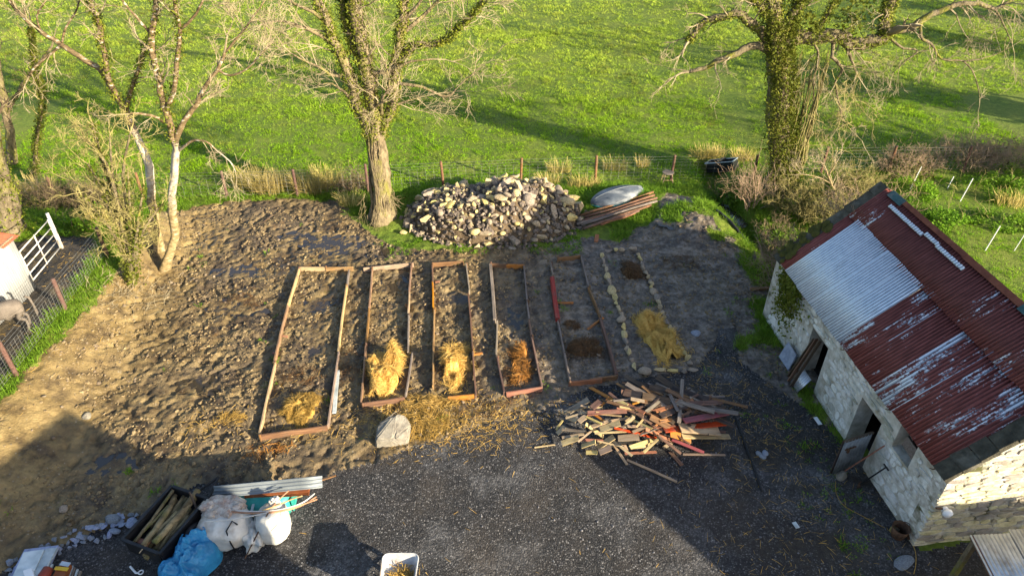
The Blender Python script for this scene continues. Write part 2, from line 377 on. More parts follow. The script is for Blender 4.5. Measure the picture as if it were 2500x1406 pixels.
def wood(name, c1, c2, c3, rough=.75):
    t = NT(name); v = t.coords('Object', (2.2, 26, 26)); v2 = t.coords('Object')
    n = t.noise(v, 1.0, 4, .6, .4); n2 = t.noise(v2, 3.2, 4, .6)
    c = t.ramp(n, [(.28, c1), (.5, c2), (.72, c3)]); c = t.hsv(c, h=t.rand(.48, .52), sat=t.rand(.75, 1.15), v=t.rand(.55, 1.0))
    c = t.mix(t.ramp(n2, [(.5, 0), (.7, .75)]), c, t.mix(.5, t.hsv(c, v=.45), (.16, .13, .1, 1))); t.col(c).rough(rough).bump(n, .35, .006); return t.m
M['board'] = wood('weathered_board', (.15, .08, .042), (.3, .17, .09), (.46, .3, .17))
M['boardpale'] = wood('pale_board', (.3, .19, .1), (.45, .31, .18), (.58, .43, .28))
M['boardgrey'] = wood('grey_board', (.13, .1, .08), (.25, .2, .16), (.38, .32, .26))
M['boardred'] = wood('red_painted_board', (.2, .018, .02), (.33, .028, .032), (.4, .06, .05), .6)
M['orange'] = wood('orange_timber', (.27, .09, .025), (.42, .15, .045), (.54, .24, .085))
M['cream'] = wood('fresh_cut_timber', (.36, .25, .11), (.5, .38, .19), (.6, .49, .29))
M['brown'] = wood('brown_timber', (.1, .05, .026), (.2, .1, .052), (.31, .17, .09))
M['darkwood'] = wood('wet_dark_timber', (.03, .02, .015), (.07, .045, .033), (.13, .085, .06), .6)
M['post'] = wood('fence_post_wood', (.09, .04, .025), (.17, .08, .05), (.26, .14, .09))
M['bark'] = simple('rough_bark', (.08, .06, .035), (.34, .27, .16), 9, .92, 1, 22, .06, (1, 1, .35), 0, rnd=False, dirt=(.2, .19, .04))
def _birch():
    t = NT('white_birch_bark'); v = t.coords('Object', (1, 1, 2.2), False); n = t.noise(v, 5, 5, .7); geo = t('NewGeometry'); sep = t('SeparateXYZ'); t.set(sep.inputs[0], geo.outputs['Position'])
    pale = t.ramp(n, [(.3, (.17, .13, .09)), (.48, (.38, .34, .28)), (.7, (.5, .47, .42))]); dark = t.ramp(n, [(.35, (.055, .038, .02)), (.56, (.17, .12, .06)), (.66, (.5, .46, .4))])
    z = t('MapRange'); t.set(z.inputs[0], t.math('ADD', sep.outputs['Z'], t.math('MULTIPLY', n, 1.2))); z.inputs[1].default_value = 4.7; z.inputs[2].default_value = 5.2
    zl = t('MapRange'); t.set(zl.inputs[0], t.math('ADD', sep.outputs['Z'], t.math('MULTIPLY', n, 1.6))); zl.inputs[1].default_value = 2.9; zl.inputs[2].default_value = 3.7
    low = t.ramp(n, [(.35, (.1, .08, .035)), (.55, (.27, .2, .1)), (.68, (.42, .36, .27))]); c = t.mix(z.outputs[0], t.mix(zl.outputs[0], low, pale), dark); t.col(c).rough(.8).bump(n, .5, .02); return t.m
M['birch'] = _birch()
M['mossbark'] = simple('mossy_bark', (.07, .055, .03), (.27, .22, .14), 7, .95, 1, 20, .06, (1, 1, .5), 0, rnd=False, dirt=(.2, .2, .025))
M['twig'] = simple('pale_twig', (.17, .13, .075), (.4, .34, .22), 3, .9, 0, vary=0, rnd=False)
M['twigyellow'] = simple('lichen_twig', (.17, .145, .045), (.36, .31, .13), 3, .9, 0, vary=0, rnd=False)
M['twigdark'] = simple('brown_twig', (.08, .055, .035), (.2, .15, .09), 3, .9, 0, vary=0, rnd=False)
M['bramble'] = simple('dry_bramble', (.2, .13, .08), (.42, .31, .21), 3, .9, 0, vary=0, rnd=False)
M['wire'] = simple('galvanised_wire', (.16, .17, .16), (.3, .3, .29), 4, .5, 0, metal=.5)
def _wall():
    t = NT('limewashed_rubble'); v = t('NewGeometry').outputs['Position']
    n = t.noise(v, 3, 6, .72); n2 = t.noise(v, 9, 4, .6)
    c = t.ramp(n, [(.2, (.3, .28, .23)), (.38, (.58, .57, .52)), (.55, (.76, .76, .72)), (.85, (.82, .82, .8))])
    c = t.hsv(c, h=t.rand(.48, .52), sat=t.rand(.7, 1.15), v=t.rand(.88, 1.02))
    c = t.mix(t.ramp(n2, [(.58, 0), (.72, .65)]), c, (.22, .19, .13)); c = t.mix(t.ramp(t.noise(v, 1.7, 5, .65), [(.5, 0), (.64, .6)]), c, (.25, .22, .14)); c = t.mix(t.ramp(t.noise(v, .9, 5, .65), [(.5, 0), (.62, .65)]), c, (.16, .16, .085)); t.col(c).rough(.92).bump(t.math('ADD', n, n2), .8, .03); return t.m
M['wall'] = _wall()
M['gablestone'] = stone('gable_stone', (.3, .25, .17), (.48, .42, .31), (.6, .55, .44), .25)
M['mortar'] = simple('lime_mortar', (.3, .27, .22), (.62, .6, .54), 7, .95, .8, 24, .02, vary=0, dirt=(.08, .08, .03))
M['limemortar'] = simple('limewashed_mortar', (.36, .34, .28), (.66, .64, .59), 5, .95, .8, 24, .02, vary=0, dirt=(.3, .27, .2), rnd=False)
M['coping'] = simple('lichened_coping', (.03, .028, .02), (.1, .09, .065), 5, .95, .8, 20, .03, vary=0, dirt=(.16, .15, .12))
def _roof():
    t = NT('painted_corrugated_iron'); tc = t('TexCoord'); oi = t('ObjectInfo'); sc = t('SeparateColor'); t.set(sc.inputs[0], oi.outputs['Color'])
    mp = t('Mapping'); t.set(mp.inputs['Vector'], tc.outputs['Object']); mp.inputs['Scale'].default_value = (13, 1.3, 1)
    mu = t.math('MULTIPLY', oi.outputs['Random'], 53.0); t.set(mp.inputs['Location'], mu)
    mp2 = t('Mapping'); t.set(mp2.inputs['Vector'], tc.outputs['Object']); mp2.inputs['Scale'].default_value = (2.2, .6, 1); t.set(mp2.inputs['Location'], mu)
    st = t.noise(mp, 1.0, 5, .7); bg = t.noise(mp2, 1.0, 3, .5); ch = t.noise(tc.outputs['Object'], 17, 3, .7)
    val = t.math('ADD', t.math('ADD', t.math('MULTIPLY', st, .55), t.math('MULTIPLY', bg, .6)), t.math('MULTIPLY', ch, .3))
    thr = t.math('SUBTRACT', 1.02, t.math('MULTIPLY', sc.outputs[0], .6))
    peel = t('MapRange'); t.set(peel.inputs[0], t.math('SUBTRACT', val, thr)); peel.inputs[1].default_value = -.015; peel.inputs[2].default_value = .03
    red = t.ramp(t.noise(mp, 2.0, 4, .6), [(.3, (.12, .03, .024)), (.55, (.2, .055, .045)), (.8, (.28, .09, .078))])
    red = t.hsv(red, v=t.math('ADD', .78, t.math('MULTIPLY', sc.outputs[1], .6)))
    zinc = t.ramp(t.noise(tc.outputs['Object'], 6, 4, .6), [(.3, (.55, .63, .72)), (.7, (.74, .8, .86))])
    zinc = t.mix(t.ramp(t.noise(mp, 1.7, 3), [(.62, 0), (.8, .6)]), zinc, (.2, .13, .1))
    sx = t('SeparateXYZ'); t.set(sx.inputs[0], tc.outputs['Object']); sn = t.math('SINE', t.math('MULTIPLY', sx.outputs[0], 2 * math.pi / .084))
    valley_shade = t('MapRange'); t.set(valley_shade.inputs[0], t.math('ADD', sn, t.math('MULTIPLY', t.math('SUBTRACT', ch, .5), .9))); valley_shade.inputs[1].default_value = -.15; valley_shade.inputs[2].default_value = -.85    # corrugation shading painted into the valleys as dark stripes
    red = t.mix(t.math('MULTIPLY', valley_shade.outputs[0], .5), red, (.04, .014, .012, 1)); zinc = t.mix(t.math('MULTIPLY', valley_shade.outputs[0], .8), zinc, (.1, .1, .115, 1))
    t.col(t.mix(peel.outputs[0], red, zinc)); t.rough(t.mix(peel.outputs[0], (.55, .55, .55, 1), (.33, .33, .33, 1)))
    t.set(t.b.inputs['Metallic'], t.math('MULTIPLY', peel.outputs[0], .3)); t.bump(ch, .15, .004); return t.m
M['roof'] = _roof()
M['teal'] = simple('teal_painted_cap', (.02, .07, .075), (.07, .15, .15), 7, .6, .3, dirt=(.2, .2, .19))
M['moss'] = simple('thick_moss', (.045, .05, .01), (.12, .11, .02), 9, .95, .9, 30, .03, vary=0)
M['zinc'] = simple('galvanised_sheet', (.4, .42, .44), (.62, .64, .66), 5, .38, .2, metal=.65, dirt=(.24, .2, .16), vary=.08)
M['doortin'] = simple('dark_blue_grey_tin', (.13, .155, .18), (.27, .305, .34), 5, .5, .2, metal=.3, vary=0, dirt=(.1, .12, .14))
M['oldzinc'] = simple('old_grey_tin', (.11, .13, .15), (.24, .27, .295), 4, .5, .2, metal=.3, dirt=(.32, .33, .33), stretch=(1, .25, 1), vary=0)
M['whitewall'] = simple('white_painted_sheet', (.27, .28, .285), (.38, .39, .4), 4, .55, .1, dirt=(.2, .19, .18), stretch=(1, 1, .2), vary=0)
M['rustroof'] = simple('rust_red_sheet', (.17, .045, .022), (.32, .1, .05), 5, .7, .3, vary=.1)
M['whitepaint'] = simple('white_gate_paint', (.6, .58, .54), (.76, .74, .7), 8, .5, .1, dirt=(.3, .22, .16), vary=0)
M['black'] = simple('black_metal', (.006, .006, .007), (.022, .022, .024), 6, .5, .3, vary=0)
M['blackplastic'] = simple('black_plastic', (.01, .01, .011), (.025, .026, .028), 4, .35, .1, vary=0)
M['tarp'] = simple('blue_tarpaulin', (.012, .12, .28), (.04, .28, .52), 3, .38, .6, 9, .04, vary=0)
M['sack'] = simple('white_woven_sack', (.55, .54, .5), (.78, .77, .73), 3.5, .7, .6, 9, .03, vary=.05, dirt=(.38, .3, .22))
M['fleece'] = simple('raw_fleece', (.42, .34, .27), (.72, .66, .6), 9, .95, 1, 24, .05, vary=0, dirt=(.4, .25, .2))
M['tealplastic'] = simple('teal_plastic', (.025, .3, .27), (.06, .42, .38), 4, .4, .1, vary=0)
M['boat'] = simple('grey_boat_hull', (.05, .065, .09), (.14, .165, .2), 5, .5, .4, 12, .02, stretch=(.5, 1, 1), vary=0, dirt=(.3, .32, .34))
M['hose'] = simple('copper_conduit', (.28, .13, .07), (.44, .25, .15), 5, .5, 0)
M['whitepipe'] = simple('white_conduit', (.6, .58, .54), (.74, .72, .68), 5, .5, 0)
M['logbark'] = simple('split_log', (.05, .036, .02), (.36, .28, .15), 4, .9, .8, 16, .02, stretch=(.4, 1, 1), vary=.45, dirt=(.09, .1, .02))
M['tray'] = simple('galvanised_tray', (.38, .38, .39), (.55, .55, .55), 4, .4, .15, metal=.2, vary=0, dirt=(.26, .19, .13))
M['donkey'] = simple('grey_dun_coat', (.1, .083, .07), (.19, .16, .135), 4, .9, .5, 60, .01, vary=0)
M['donkeypale'] = simple('pale_belly_coat', (.45, .41, .36), (.56, .52, .46), 5, .9, .3, vary=0)
M['hoof'] = simple('dark_hoof', (.02, .017, .014), (.05, .04, .03), 5, .6, 0, vary=0)
M['redplastic'] = simple('brick_red_plastic', (.2, .03, .02), (.32, .06, .035), 5, .5, .1)
M['rusttin'] = simple('rust_orange_tin', (.2, .055, .02), (.34, .11, .035), 5, .6, .3)
M['yellow'] = simple('yellow_strap', (.55, .33, .02), (.68, .44, .04), 5, .5, 0)
M['panel'] = simple('pale_grey_panel', (.38, .44, .46), (.6, .65, .66), 2.5, .45, .1, vary=.12, dirt=(.2, .25, .27))
M['white'] = simple('clean_white_plastic', (.68, .7, .72), (.78, .79, .8), 5, .5, 0, vary=0)
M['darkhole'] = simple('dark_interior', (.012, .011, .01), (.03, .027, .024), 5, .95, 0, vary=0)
M['rustiron'] = simple('rusty_iron', (.05, .028, .018), (.17, .09, .05), 9, .9, .7, 20, .02)
M['render'] = simple('house_render', (.42, .4, .37), (.55, .53, .5), 2, .9, .2, vary=0)
M['slate'] = simple('roof_slate', (.04, .042, .05), (.09, .095, .105), 6, .6, .3)
M['glass'] = simple('window_glass', (.02, .025, .03), (.03, .035, .04), 2, .1, 0, vary=0)
# ------------------------------------------------------------------ ground sheets
def grid_sheet():
    x0, x1, y0, y1, st = -18.0, 15.0, 6.8, 28.0, .055
    nx = int((x1 - x0) / st) + 1; ny = int((y1 - y0) / st) + 1
    xs = np.linspace(x0, x1, nx); ys = np.linspace(y0, y1, ny)
    X, Y = np.meshgrid(xs, ys); XC = (X[:-1, :-1] + X[1:, 1:]) / 2; YC = (Y[:-1, :-1] + Y[1:, 1:]) / 2
    R = region(XC, YC); RV = np.zeros(X.shape, int)
    RV[:-1, :-1] = R; RV[-1, :] = RV[-2, :]; RV[:, -1] = RV[:, -2]
    Z = fine_h(X, Y, RV)
    e = np.minimum(np.minimum(X - x0, x1 - X), np.minimum(Y - y0, y1 - Y)); w = sstep(0, 1.0, e)
    Z = Z * w + base_h(X, Y) * (1 - w)
    idx = np.arange(nx * ny).reshape(ny, nx)
    Q = np.stack([idx[:-1, :-1], idx[:-1, 1:], idx[1:, 1:], idx[1:, :-1]], -1).reshape(-1, 4); Rf = R.ravel()
    V = np.stack([X.ravel(), Y.ravel(), Z.ravel()], -1)
    # coarse ring to the horizon
    def lines(a, b, lo, hi):
        l = [-900, -450, -220, -120, -80]; l = [v for v in l if v < a - 15]
        k = a - 14
        while k < a - .1: l.append(k); k += 2
        l.append(a)
        k = a
        while k < b - 2.5: k += 2; l.append(k)
        l.append(b); k = b + 2
        while k < b + 34: l.append(k); k += 2
        return sorted(set(l + [b + 60, b + 120, b + 260, b + 500, b + 900]))
    gx = lines(x0, x1, 0, 0); gy = lines(y0, y1, 0, 0)
    rv = []; rf = {0: [], 2: []}; ix = {}
    def vid(x, y):
        if (x, y) not in ix: ix[(x, y)] = len(rv); rv.append((x, y, float(base_h(x, y))))
        return ix[(x, y)]
    for i in range(len(gx) - 1):
        for j in range(len(gy) - 1):
            cx, cy = (gx[i] + gx[i + 1]) / 2, (gy[j] + gy[j + 1]) / 2
            if x0 < cx < x1 and y0 < cy < y1: continue
            r = 2 if (cy < y0 and -14 < cx < 16 and cy > -10) else 0
            rf[r].append((vid(gx[i], gy[j]), vid(gx[i + 1], gy[j]), vid(gx[i + 1], gy[j + 1]), vid(gx[i], gy[j + 1])))
    rv = np.array(rv)
    for r, nm, mt in ((0, 'field', 'field'), (1, 'mud_yard', 'mud'), (2, 'gravel_yard', 'gravel'), (3, 'pen_ground', 'pen')):
        q = Q[Rf == r]; vv = V
        if r in rf: q = np.concatenate([q, np.array(rf[r]) + len(V)]); vv = np.concatenate([V, rv])
        u, inv = np.unique(q, return_inverse=True)
        o = obj(nm, np_mesh(nm, vv[u], inv.reshape(-1, 4), r != 1), M[mt]); o['kind'] = 'structure'
grid_sheet()

def terrain(x, y):
    x = np.asarray(x, float); y = np.asarray(y, float); return fine_h(x, y, region(x, y))
def tz(x, y): return float(terrain(np.array([x]), np.array([y]))[0])

# puddles lying in the hollows of the mud and the ditch
mbp = MB()
for (a, b, rx, ry) in PUDDLES:
    n = 26; lvl = float(base_h(a, b)) - .043; c = len(mbp.v); mbp.v.append((a, b, lvl))
    for k in range(n):
        an = 2 * math.pi * k / n; f = 1.05 + .25 * math.sin(3 * an + a) + .12 * math.sin(7 * an + b); mbp.v.append((a + rx * f * math.cos(an), b + ry * f * math.sin(an), lvl))
    for k in range(n): mbp.f.append((c, c + 1 + k, c + 1 + (k + 1) % n))
for k, (a, b) in enumerate(((8.05, 23.3), (8.25, 22.6))):
    c = len(mbp.v); lvl = float(base_h(a, b)) + .12; mbp.v.append((a, b, lvl)); n = 16
    for j in range(n): an = 2 * math.pi * j / n; mbp.v.append((a + .5 * math.cos(an), b + .6 * math.sin(an), lvl))
    for j in range(n): mbp.f.append((c, c + 1 + j, c + 1 + (j + 1) % n))
tag(mbp.build('puddle_water', M['water']), kind='structure')

# ------------------------------------------------------------------ scattered blades
def strand_mesh(name, P, yaw, pitch, ln, wd, bend, smooth=True, R=None):
    """thin two-segment ribbons: base point P, heading yaw, rise pitch, bend downwards"""
    n = len(P); dx, dy = np.cos(yaw), np.sin(yaw); cp, sp = np.cos(pitch), np.sin(pitch)
    p1 = P + np.stack([dx * cp, dy * cp, sp], -1) * (ln * .5)[:, None]
    p2p = pitch - bend; p2 = p1 + np.stack([dx * np.cos(p2p), dy * np.cos(p2p), np.sin(p2p)], -1) * (ln * .5)[:, None]
    s = np.stack([-dy, dx, np.zeros(n)], -1) * (wd * .5)[:, None]
    roll = np.random.RandomState(len(P)).uniform(-1, 1, n); s[:, 2] += roll * wd * .4
    V = np.stack([P - s, P + s, p1 - s, p1 + s, p2 - s * .35, p2 + s * .35], 1).reshape(-1, 3)
    b = (np.arange(n) * 6)[:, None]
    F = np.concatenate([b + [0, 1, 3, 2], b + [2, 3, 5, 4]], 1).reshape(-1, 4)
    return np_mesh(name, V, F, smooth)
PROTO = bpy.data.collections.new('prototypes')     # never linked to the scene: shapes for the geometry-node scatters
def proto_clump(name, n, rad_, h0, h1, w, seed, mat, lean=.5):
    r = np.random.RandomState(seed); a = r.uniform(0, 6.28, n); q = rad_ * np.sqrt(r.uniform(0, 1, n))
    P = np.stack([q * np.cos(a), q * np.sin(a), np.full(n, -.02)], -1); yaw = a + r.normal(0, .8, n)
    me = strand_mesh(name, P, yaw, np.pi / 2 - r.uniform(.05, lean, n), r.uniform(h0, h1, n), r.uniform(.6, 1.2, n) * w, r.uniform(.2, 1.1, n)); me.materials.append(mat)
    return bpy.data.objects.new(name, me)
def scatter(name, P, rz, sc, protos, seed=0, kind='stuff'):
    c = bpy.data.collections.new(name + '_shapes')
    for p in protos: c.objects.link(p)
    n = len(P); me = bpy.data.meshes.new(name); me.vertices.add(n); me.vertices.foreach_set('co', np.ascontiguousarray(P, np.float32).ravel())
    r = np.random.RandomState(seed)
    for nm, dat in (('rz', rz), ('sc', sc)):
        at = me.attributes.new(nm, 'FLOAT', 'POINT'); at.data.foreach_set('value', np.ascontiguousarray(dat, np.float32))
    at = me.attributes.new('pick', 'INT', 'POINT'); at.data.foreach_set('value', r.randint(0, len(protos), n).astype(np.int32))
    o = obj(name, me, None); o['kind'] = kind
    ng = bpy.data.node_groups.new(name, 'GeometryNodeTree'); ng.interface.new_socket('Geometry', in_out='INPUT', socket_type='NodeSocketGeometry'); ng.interface.new_socket('Geometry', in_out='OUTPUT', socket_type='NodeSocketGeometry')
    N = ng.nodes; L = ng.links; gi = N.new('NodeGroupInput'); go = N.new('NodeGroupOutput'); ip = N.new('GeometryNodeInstanceOnPoints'); ci = N.new('GeometryNodeCollectionInfo')
    ci.inputs['Collection'].default_value = c; ci.inputs['Separate Children'].default_value = True; ci.inputs['Reset Children'].default_value = True
    def att(nm, ty):
        a = N.new('GeometryNodeInputNamedAttribute'); a.data_type = ty; a.inputs[0].default_value = nm; return a.outputs[0]
    cx = N.new('ShaderNodeCombineXYZ'); L.new(att('rz', 'FLOAT'), cx.inputs[2])
    L.new(gi.outputs[0], ip.inputs['Points']); L.new(ci.outputs[0], ip.inputs['Instance']); ip.inputs['Pick Instance'].default_value = True
    L.new(att('pick', 'INT'), ip.inputs['Instance Index']); L.new(cx.outputs[0], ip.inputs['Rotation']); L.new(att('sc', 'FLOAT'), ip.inputs['Scale']); L.new(ip.outputs[0], go.inputs[0])
    md = o.modifiers.new('scatter', 'NODES'); md.node_group = ng
    return o
def grass_all():
    r = np.random.RandomState(4)
    def rect(x0, x1, y0, y1, dens):
        n = int((x1 - x0) * (y1 - y0) * dens); return np.stack([r.uniform(x0, x1, n), r.uniform(y0, y1, n)], -1)
    P = np.concatenate([rect(-22, 22, 24.5, 34, 46), rect(-32, 32, 34, 46, 28), rect(-48, 48, 46, 64, 12), rect(-70, 70, 64, 95, 2.5), rect(15, 22, 12, 24.5, 30), rect(-24, -18, 10, 24.5, 14)])
    keep = (np.abs(P[:, 0]) < P[:, 1] * .8 + 6); P = P[keep]
    rg = region(P[:, 0], P[:, 1]); P = P[rg == 0]
    # clumps bunch together: thin out where a noise is low
    q = fbm(P[:, 0], P[:, 1], .9, 77, 2); P = P[r.uniform(0, 1, len(P)) < .15 + 1.25 * fbm(P[:, 0], P[:, 1], 4.5, 78, 2) + .3 * (q - .5)]
    z = terrain(P[:, 0], P[:, 1]); far = np.clip((P[:, 1] - 30) / 30, 0, 1)
    tall = 1 + .4 * sstep(.5, .75, fbm(P[:, 0], P[:, 1], .5, 91, 2))
    sc = r.uniform(.55, 1.1, len(P)) * (1 + .6 * far) * tall
    pr = [proto_clump('grass_tuft_shape', 16, .13, .06, .14, .011, 50 + k, M['grass'], .9) for k in range(5)]
    scatter('field_grass', np.stack([P[:, 0], P[:, 1], z], -1), r.uniform(0, 6.28, len(P)), sc, pr, 1)
    # coarser dull tussocks left uneaten here and there
    P = rect(-40, 40, 25, 62, 1.6); q = fbm(P[:, 0], P[:, 1], .22, 131, 3); P = P[(r.uniform(0, 1, len(P)) < sstep(.45, .7, q)) & (np.abs(P[:, 0]) < P[:, 1] * .8 + 4)]; z = terrain(P[:, 0], P[:, 1])
    pr = [proto_clump('tussock_shape', 30, .16, .12, .3, .014, 140 + k, M['tussock'], .9) for k in range(3)]
    scatter('field_tussocks', np.stack([P[:, 0], P[:, 1], z], -1), r.uniform(0, 6.28, len(P)), r.uniform(.5, 1.2, len(P)), pr, 6)
    # longer, lusher grass on the bank, along the fence, beside the barn and on the hump
    P = np.concatenate([rect(-18, -9, 9, 24.5, 90), rect(-9, 3.5, 22.3, 24.6, 110), rect(3.5, 9.5, 19, 24.8, 110), rect(6.2, 9.4, 11.5, 19.4, 110), rect(9, 15, 16, 24.5, 90)])
    rg = region(P[:, 0], P[:, 1]); ex = inpoly(P[:, 0], P[:, 1], [tuple((BA - BU * .1 - BN * .02)[:2]), tuple((BB + BU * .1)[:2]), tuple((BB + BN * 4.9)[:2]), tuple((BA + BN * 4.9)[:2])])
    P = P[(rg == 0) & ~ex]
    z = terrain(P[:, 0], P[:, 1]); nb = fbm(P[:, 0], P[:, 1], .8, 15, 2)
    k = r.uniform(0, 1, len(P)) < np.where((P[:, 0] > 5.2) & (P[:, 0] < 8) & (P[:, 1] > 20) & (P[:, 1] < 23.5), .15 + .9 * sstep(.45, .6, nb), 1); P, z = P[k], z[k]
    pr = [proto_clump('long_grass_shape', 14, .12, .1, .24, .012, 80 + k, M['lushgrass'], .8) for k in range(4)]
    scatter('verge_grass', np.stack([P[:, 0], P[:, 1], z], -1), r.uniform(0, 6.28, len(P)), r.uniform(.55, 1.2, len(P)), pr, 2)
    # weeds dotted over mud and gravel
    P = rect(-11, 8.0, 8, 22, 40); rg = region(P[:, 0], P[:, 1]); q = fbm(P[:, 0], P[:, 1], 1.7, 55, 3)
    near = np.exp(-((P[:, 0] - 7.3) / .8) ** 2); k = ((rg == 1) | ((rg == 2) & (P[:, 0] > 4))) & (r.uniform(0, 1, len(P)) < .9 * sstep(.74, .82, q) + .5 * near * sstep(.4, .6, q)); P = P[k]
    pile = np.exp(-(((P[:, 0] + .5) / 3.4) ** 2 + ((P[:, 1] - 20.6) / .7) ** 2)); 
    Pg = rect(-4.2, 2.4, 19.8, 21.4, 90); q2 = fbm(Pg[:, 0], Pg[:, 1], 1.1, 58, 2); Pg = Pg[q2 > .52]
    P = np.concatenate([P, Pg]); z = terrain(P[:, 0], P[:, 1])
    pr = [proto_clump('weed_shape', 12, .07, .05, .13, .016, 120 + k, M['lushgrass'], 1.1) for k in range(3)]
    scatter('yard_weeds', np.stack([P[:, 0], P[:, 1], z], -1), r.uniform(0, 6.28, len(P)), r.uniform(.5, 1.2, len(P)), pr, 3)
grass_all()

# pebbles trodden into mud and gravel, and loose straw blown across the yard
def stone_mesh(name, seed, sub=1, blocky=.5, rough=.22):
    R = rng(seed); bm = bmesh.new()
    if blocky > .5: 
        bmesh.ops.create_cube(bm, size=1.5); bmesh.ops.bevel(bm, geom=bm.edges[:], offset=.3, segments=1, affect='EDGES')
    else: bmesh.ops.create_icosphere(bm, subdivisions=sub + 1, radius=1)
    sx = [R.uniform(-1, 1) for _ in range(12)]
    for v in bm.verts:
        c = v.co; k = 1 + rough * (math.sin(2.3 * c.x + sx[0] * 5) * math.cos(2.1 * c.y + sx[1] * 5) + .6 * math.sin(3.1 * c.z + sx[2] * 5)) + R.uniform(-.5, .5) * rough * .5
        v.co = Vector((c.x * k, c.y * k * (1 + .25 * sx[3]), c.z * k * (1 + .2 * sx[4]))) + Vector((0, 0, .15 * sx[5] * c.x))
    if sub and blocky > .5: bmesh.ops.subdivide_edges(bm, edges=bm.edges[:], cuts=1, smooth=.35)
    for f in bm.faces: f.smooth = blocky <= .5
    bmesh.ops.triangulate(bm, faces=bm.faces)
    me = bpy.data.meshes.new(name); bm.to_mesh(me); bm.free(); return me
def hull_stone(name, seed):
    R = rng(seed); bm = bmesh.new(); f = R.uniform(.7, 1.0)
    for k in range(12):
        v = Vector((R.gauss(0, 1), R.gauss(0, 1), R.gauss(0, 1))).normalized(); m = max(abs(v.x), abs(v.y), abs(v.z)); v = v * (.55 + .45 / m) * .92; bm.verts.new((v.x * R.uniform(.9, 1.1), v.y * f, v.z * R.uniform(.85, 1.05)))
    r = bmesh.ops.convex_hull(bm, input=bm.verts[:]); bmesh.ops.delete(bm, geom=[g for g in r['geom_interior'] if isinstance(g, bmesh.types.BMVert)], context='VERTS')
    me = bpy.data.meshes.new(name); bm.to_mesh(me); bm.free(); return me
STONES = [hull_stone('stone', 200 + k) if k < 10 else stone_mesh('stone', 200 + k, 1, .2, .2) for k in range(13)]
SMALLST = [stone_mesh('pebble', 300 + k, 0, .2, .25) for k in range(5)]
def pebbles():
    r = np.random.RandomState(8); R = rng(9)
    n = 9000; P = np.stack([r.uniform(-13, 9, n), r.uniform(7.8, 22.5, n)], -1); rg = region(P[:, 0], P[:, 1]); q = fbm(P[:, 0], P[:, 1], .7, 66, 3)
    k = ((rg == 1) & (r.uniform(0, 1, n) < np.where(P[:, 0] > 0, .5, .45 * sstep(.5, .68, q)))) | ((rg == 2) & (r.uniform(0, 1, n) < .2)); P = P[k]; rg = rg[k]; z = terrain(P[:, 0], P[:, 1])
    for nm, mt, sel, s0, s1 in (('mud_pebbles', 'rubble', rg == 1, .014, .06), ('gravel_chippings', 'chip', rg == 2, .01, .026)):
        V, F, b = [], [], 0
        for (x, y), zz in zip(P[sel], z[sel]):
            me = SMALLST[R.randrange(5)]; s = s0 + (s1 - s0) * R.random() ** 4; Mx = Matrix.Translation((x, y, zz + s * .2)) @ Euler((R.uniform(-.4, .4), R.uniform(-.4, .4), R.uniform(0, 6.3))).to_matrix().to_4x4() @ Matrix.Diagonal((s * R.uniform(.9, 1.5), s, s * .7, 1))
            V.extend([tuple(Mx @ v.co) for v in me.vertices]); F.extend([tuple(i + b for i in p.vertices) for p in me.polygons]); b += len(me.vertices)
        o = obj(nm, np_mesh(nm, np.array(V), np.array(F)), M[mt]); o['kind'] = 'stuff'
pebbles()
def clods():                                       # crumbs and clods of trodden mud
    r = np.random.RandomState(31); n = 42000; P = np.stack([r.uniform(-13.5, 8.5, n), r.uniform(9, 23, n)], -1); rg = region(P[:, 0], P[:, 1]); q = fbm(P[:, 0], P[:, 1], .9, 47, 3); pf = puddle_f(P[:, 0], P[:, 1])
    k = (rg == 1) & (r.uniform(0, 1, n) < sstep(.36, .6, q) * np.where(P[:, 0] > 0, .5, 1.0)) & (pf < .55); P = P[k]; z = terrain(P[:, 0], P[:, 1]); n = len(P)
    pr = []
    for j in range(6):
        me = hull_stone('clod_shape', 600 + j); me.materials.append(M['clod'])
        for v in me.vertices: v.co.z *= .6
        pr.append(bpy.data.objects.new('clod_shape', me))
    scatter('mud_clods', np.stack([P[:, 0], P[:, 1], z + .004], -1), r.uniform(0, 6.28, n), .014 + .05 * r.uniform(0, 1, n) ** 2.6, pr, 5)
clods()
def loose_straw():
    r = np.random.RandomState(21)
    blobs = [(-.9, 12.0, .9, .45, 420), (-2.2, 12.0, .6, .4, 300), (-7.6, 12.1, .35, .25, 160), (5.4, 13.6, .7, .9, 260), (6.2, 11.6, .9, .9, 260), (4.6, 9.3, 1.6, 1.2, 90), (7.0, 9.6, .8, 1.2, 110),
             (5.9, 8.6, 1.2, .8, 160), (-13.6, 17.5, 1.0, 2.0, 300), (-13.3, 19.3, .6, .8, 260), (-5.4, 12.8, .9, .9, 200), (.6, 15, 2, 2, 120), (0, 9, 4, 1.5, 40), (-12.6, 13.6, .5, 2.0, 120), (-.6, 12.6, 1.3, .3, 700), (-3.0, 12.4, .7, .3, 420), (-1.6, 12.2, .9, .35, 600), (-5.2, 11.9, .8, .3, 260), (-3.4, 13.6, .5, 1.0, 260), (-1.4, 13.8, .5, 1.0, 220)]
    P = np.concatenate([np.stack([r.normal(a, sx, n), r.normal(b, sy, n)], -1) for a, b, sx, sy, n in blobs])
    z = terrain(P[:, 0], P[:, 1]) + .012; n = len(P)
    me = strand_mesh('loose_straw', np.stack([P[:, 0], P[:, 1], z], -1), r.uniform(0, 6.28, n), r.normal(.06, .15, n), r.uniform(.08, .24, n), r.uniform(.004, .008, n), r.normal(.1, .2, n))
    o = obj('loose_straw', me, M['strawgold']); o['kind'] = 'stuff'
loose_straw()
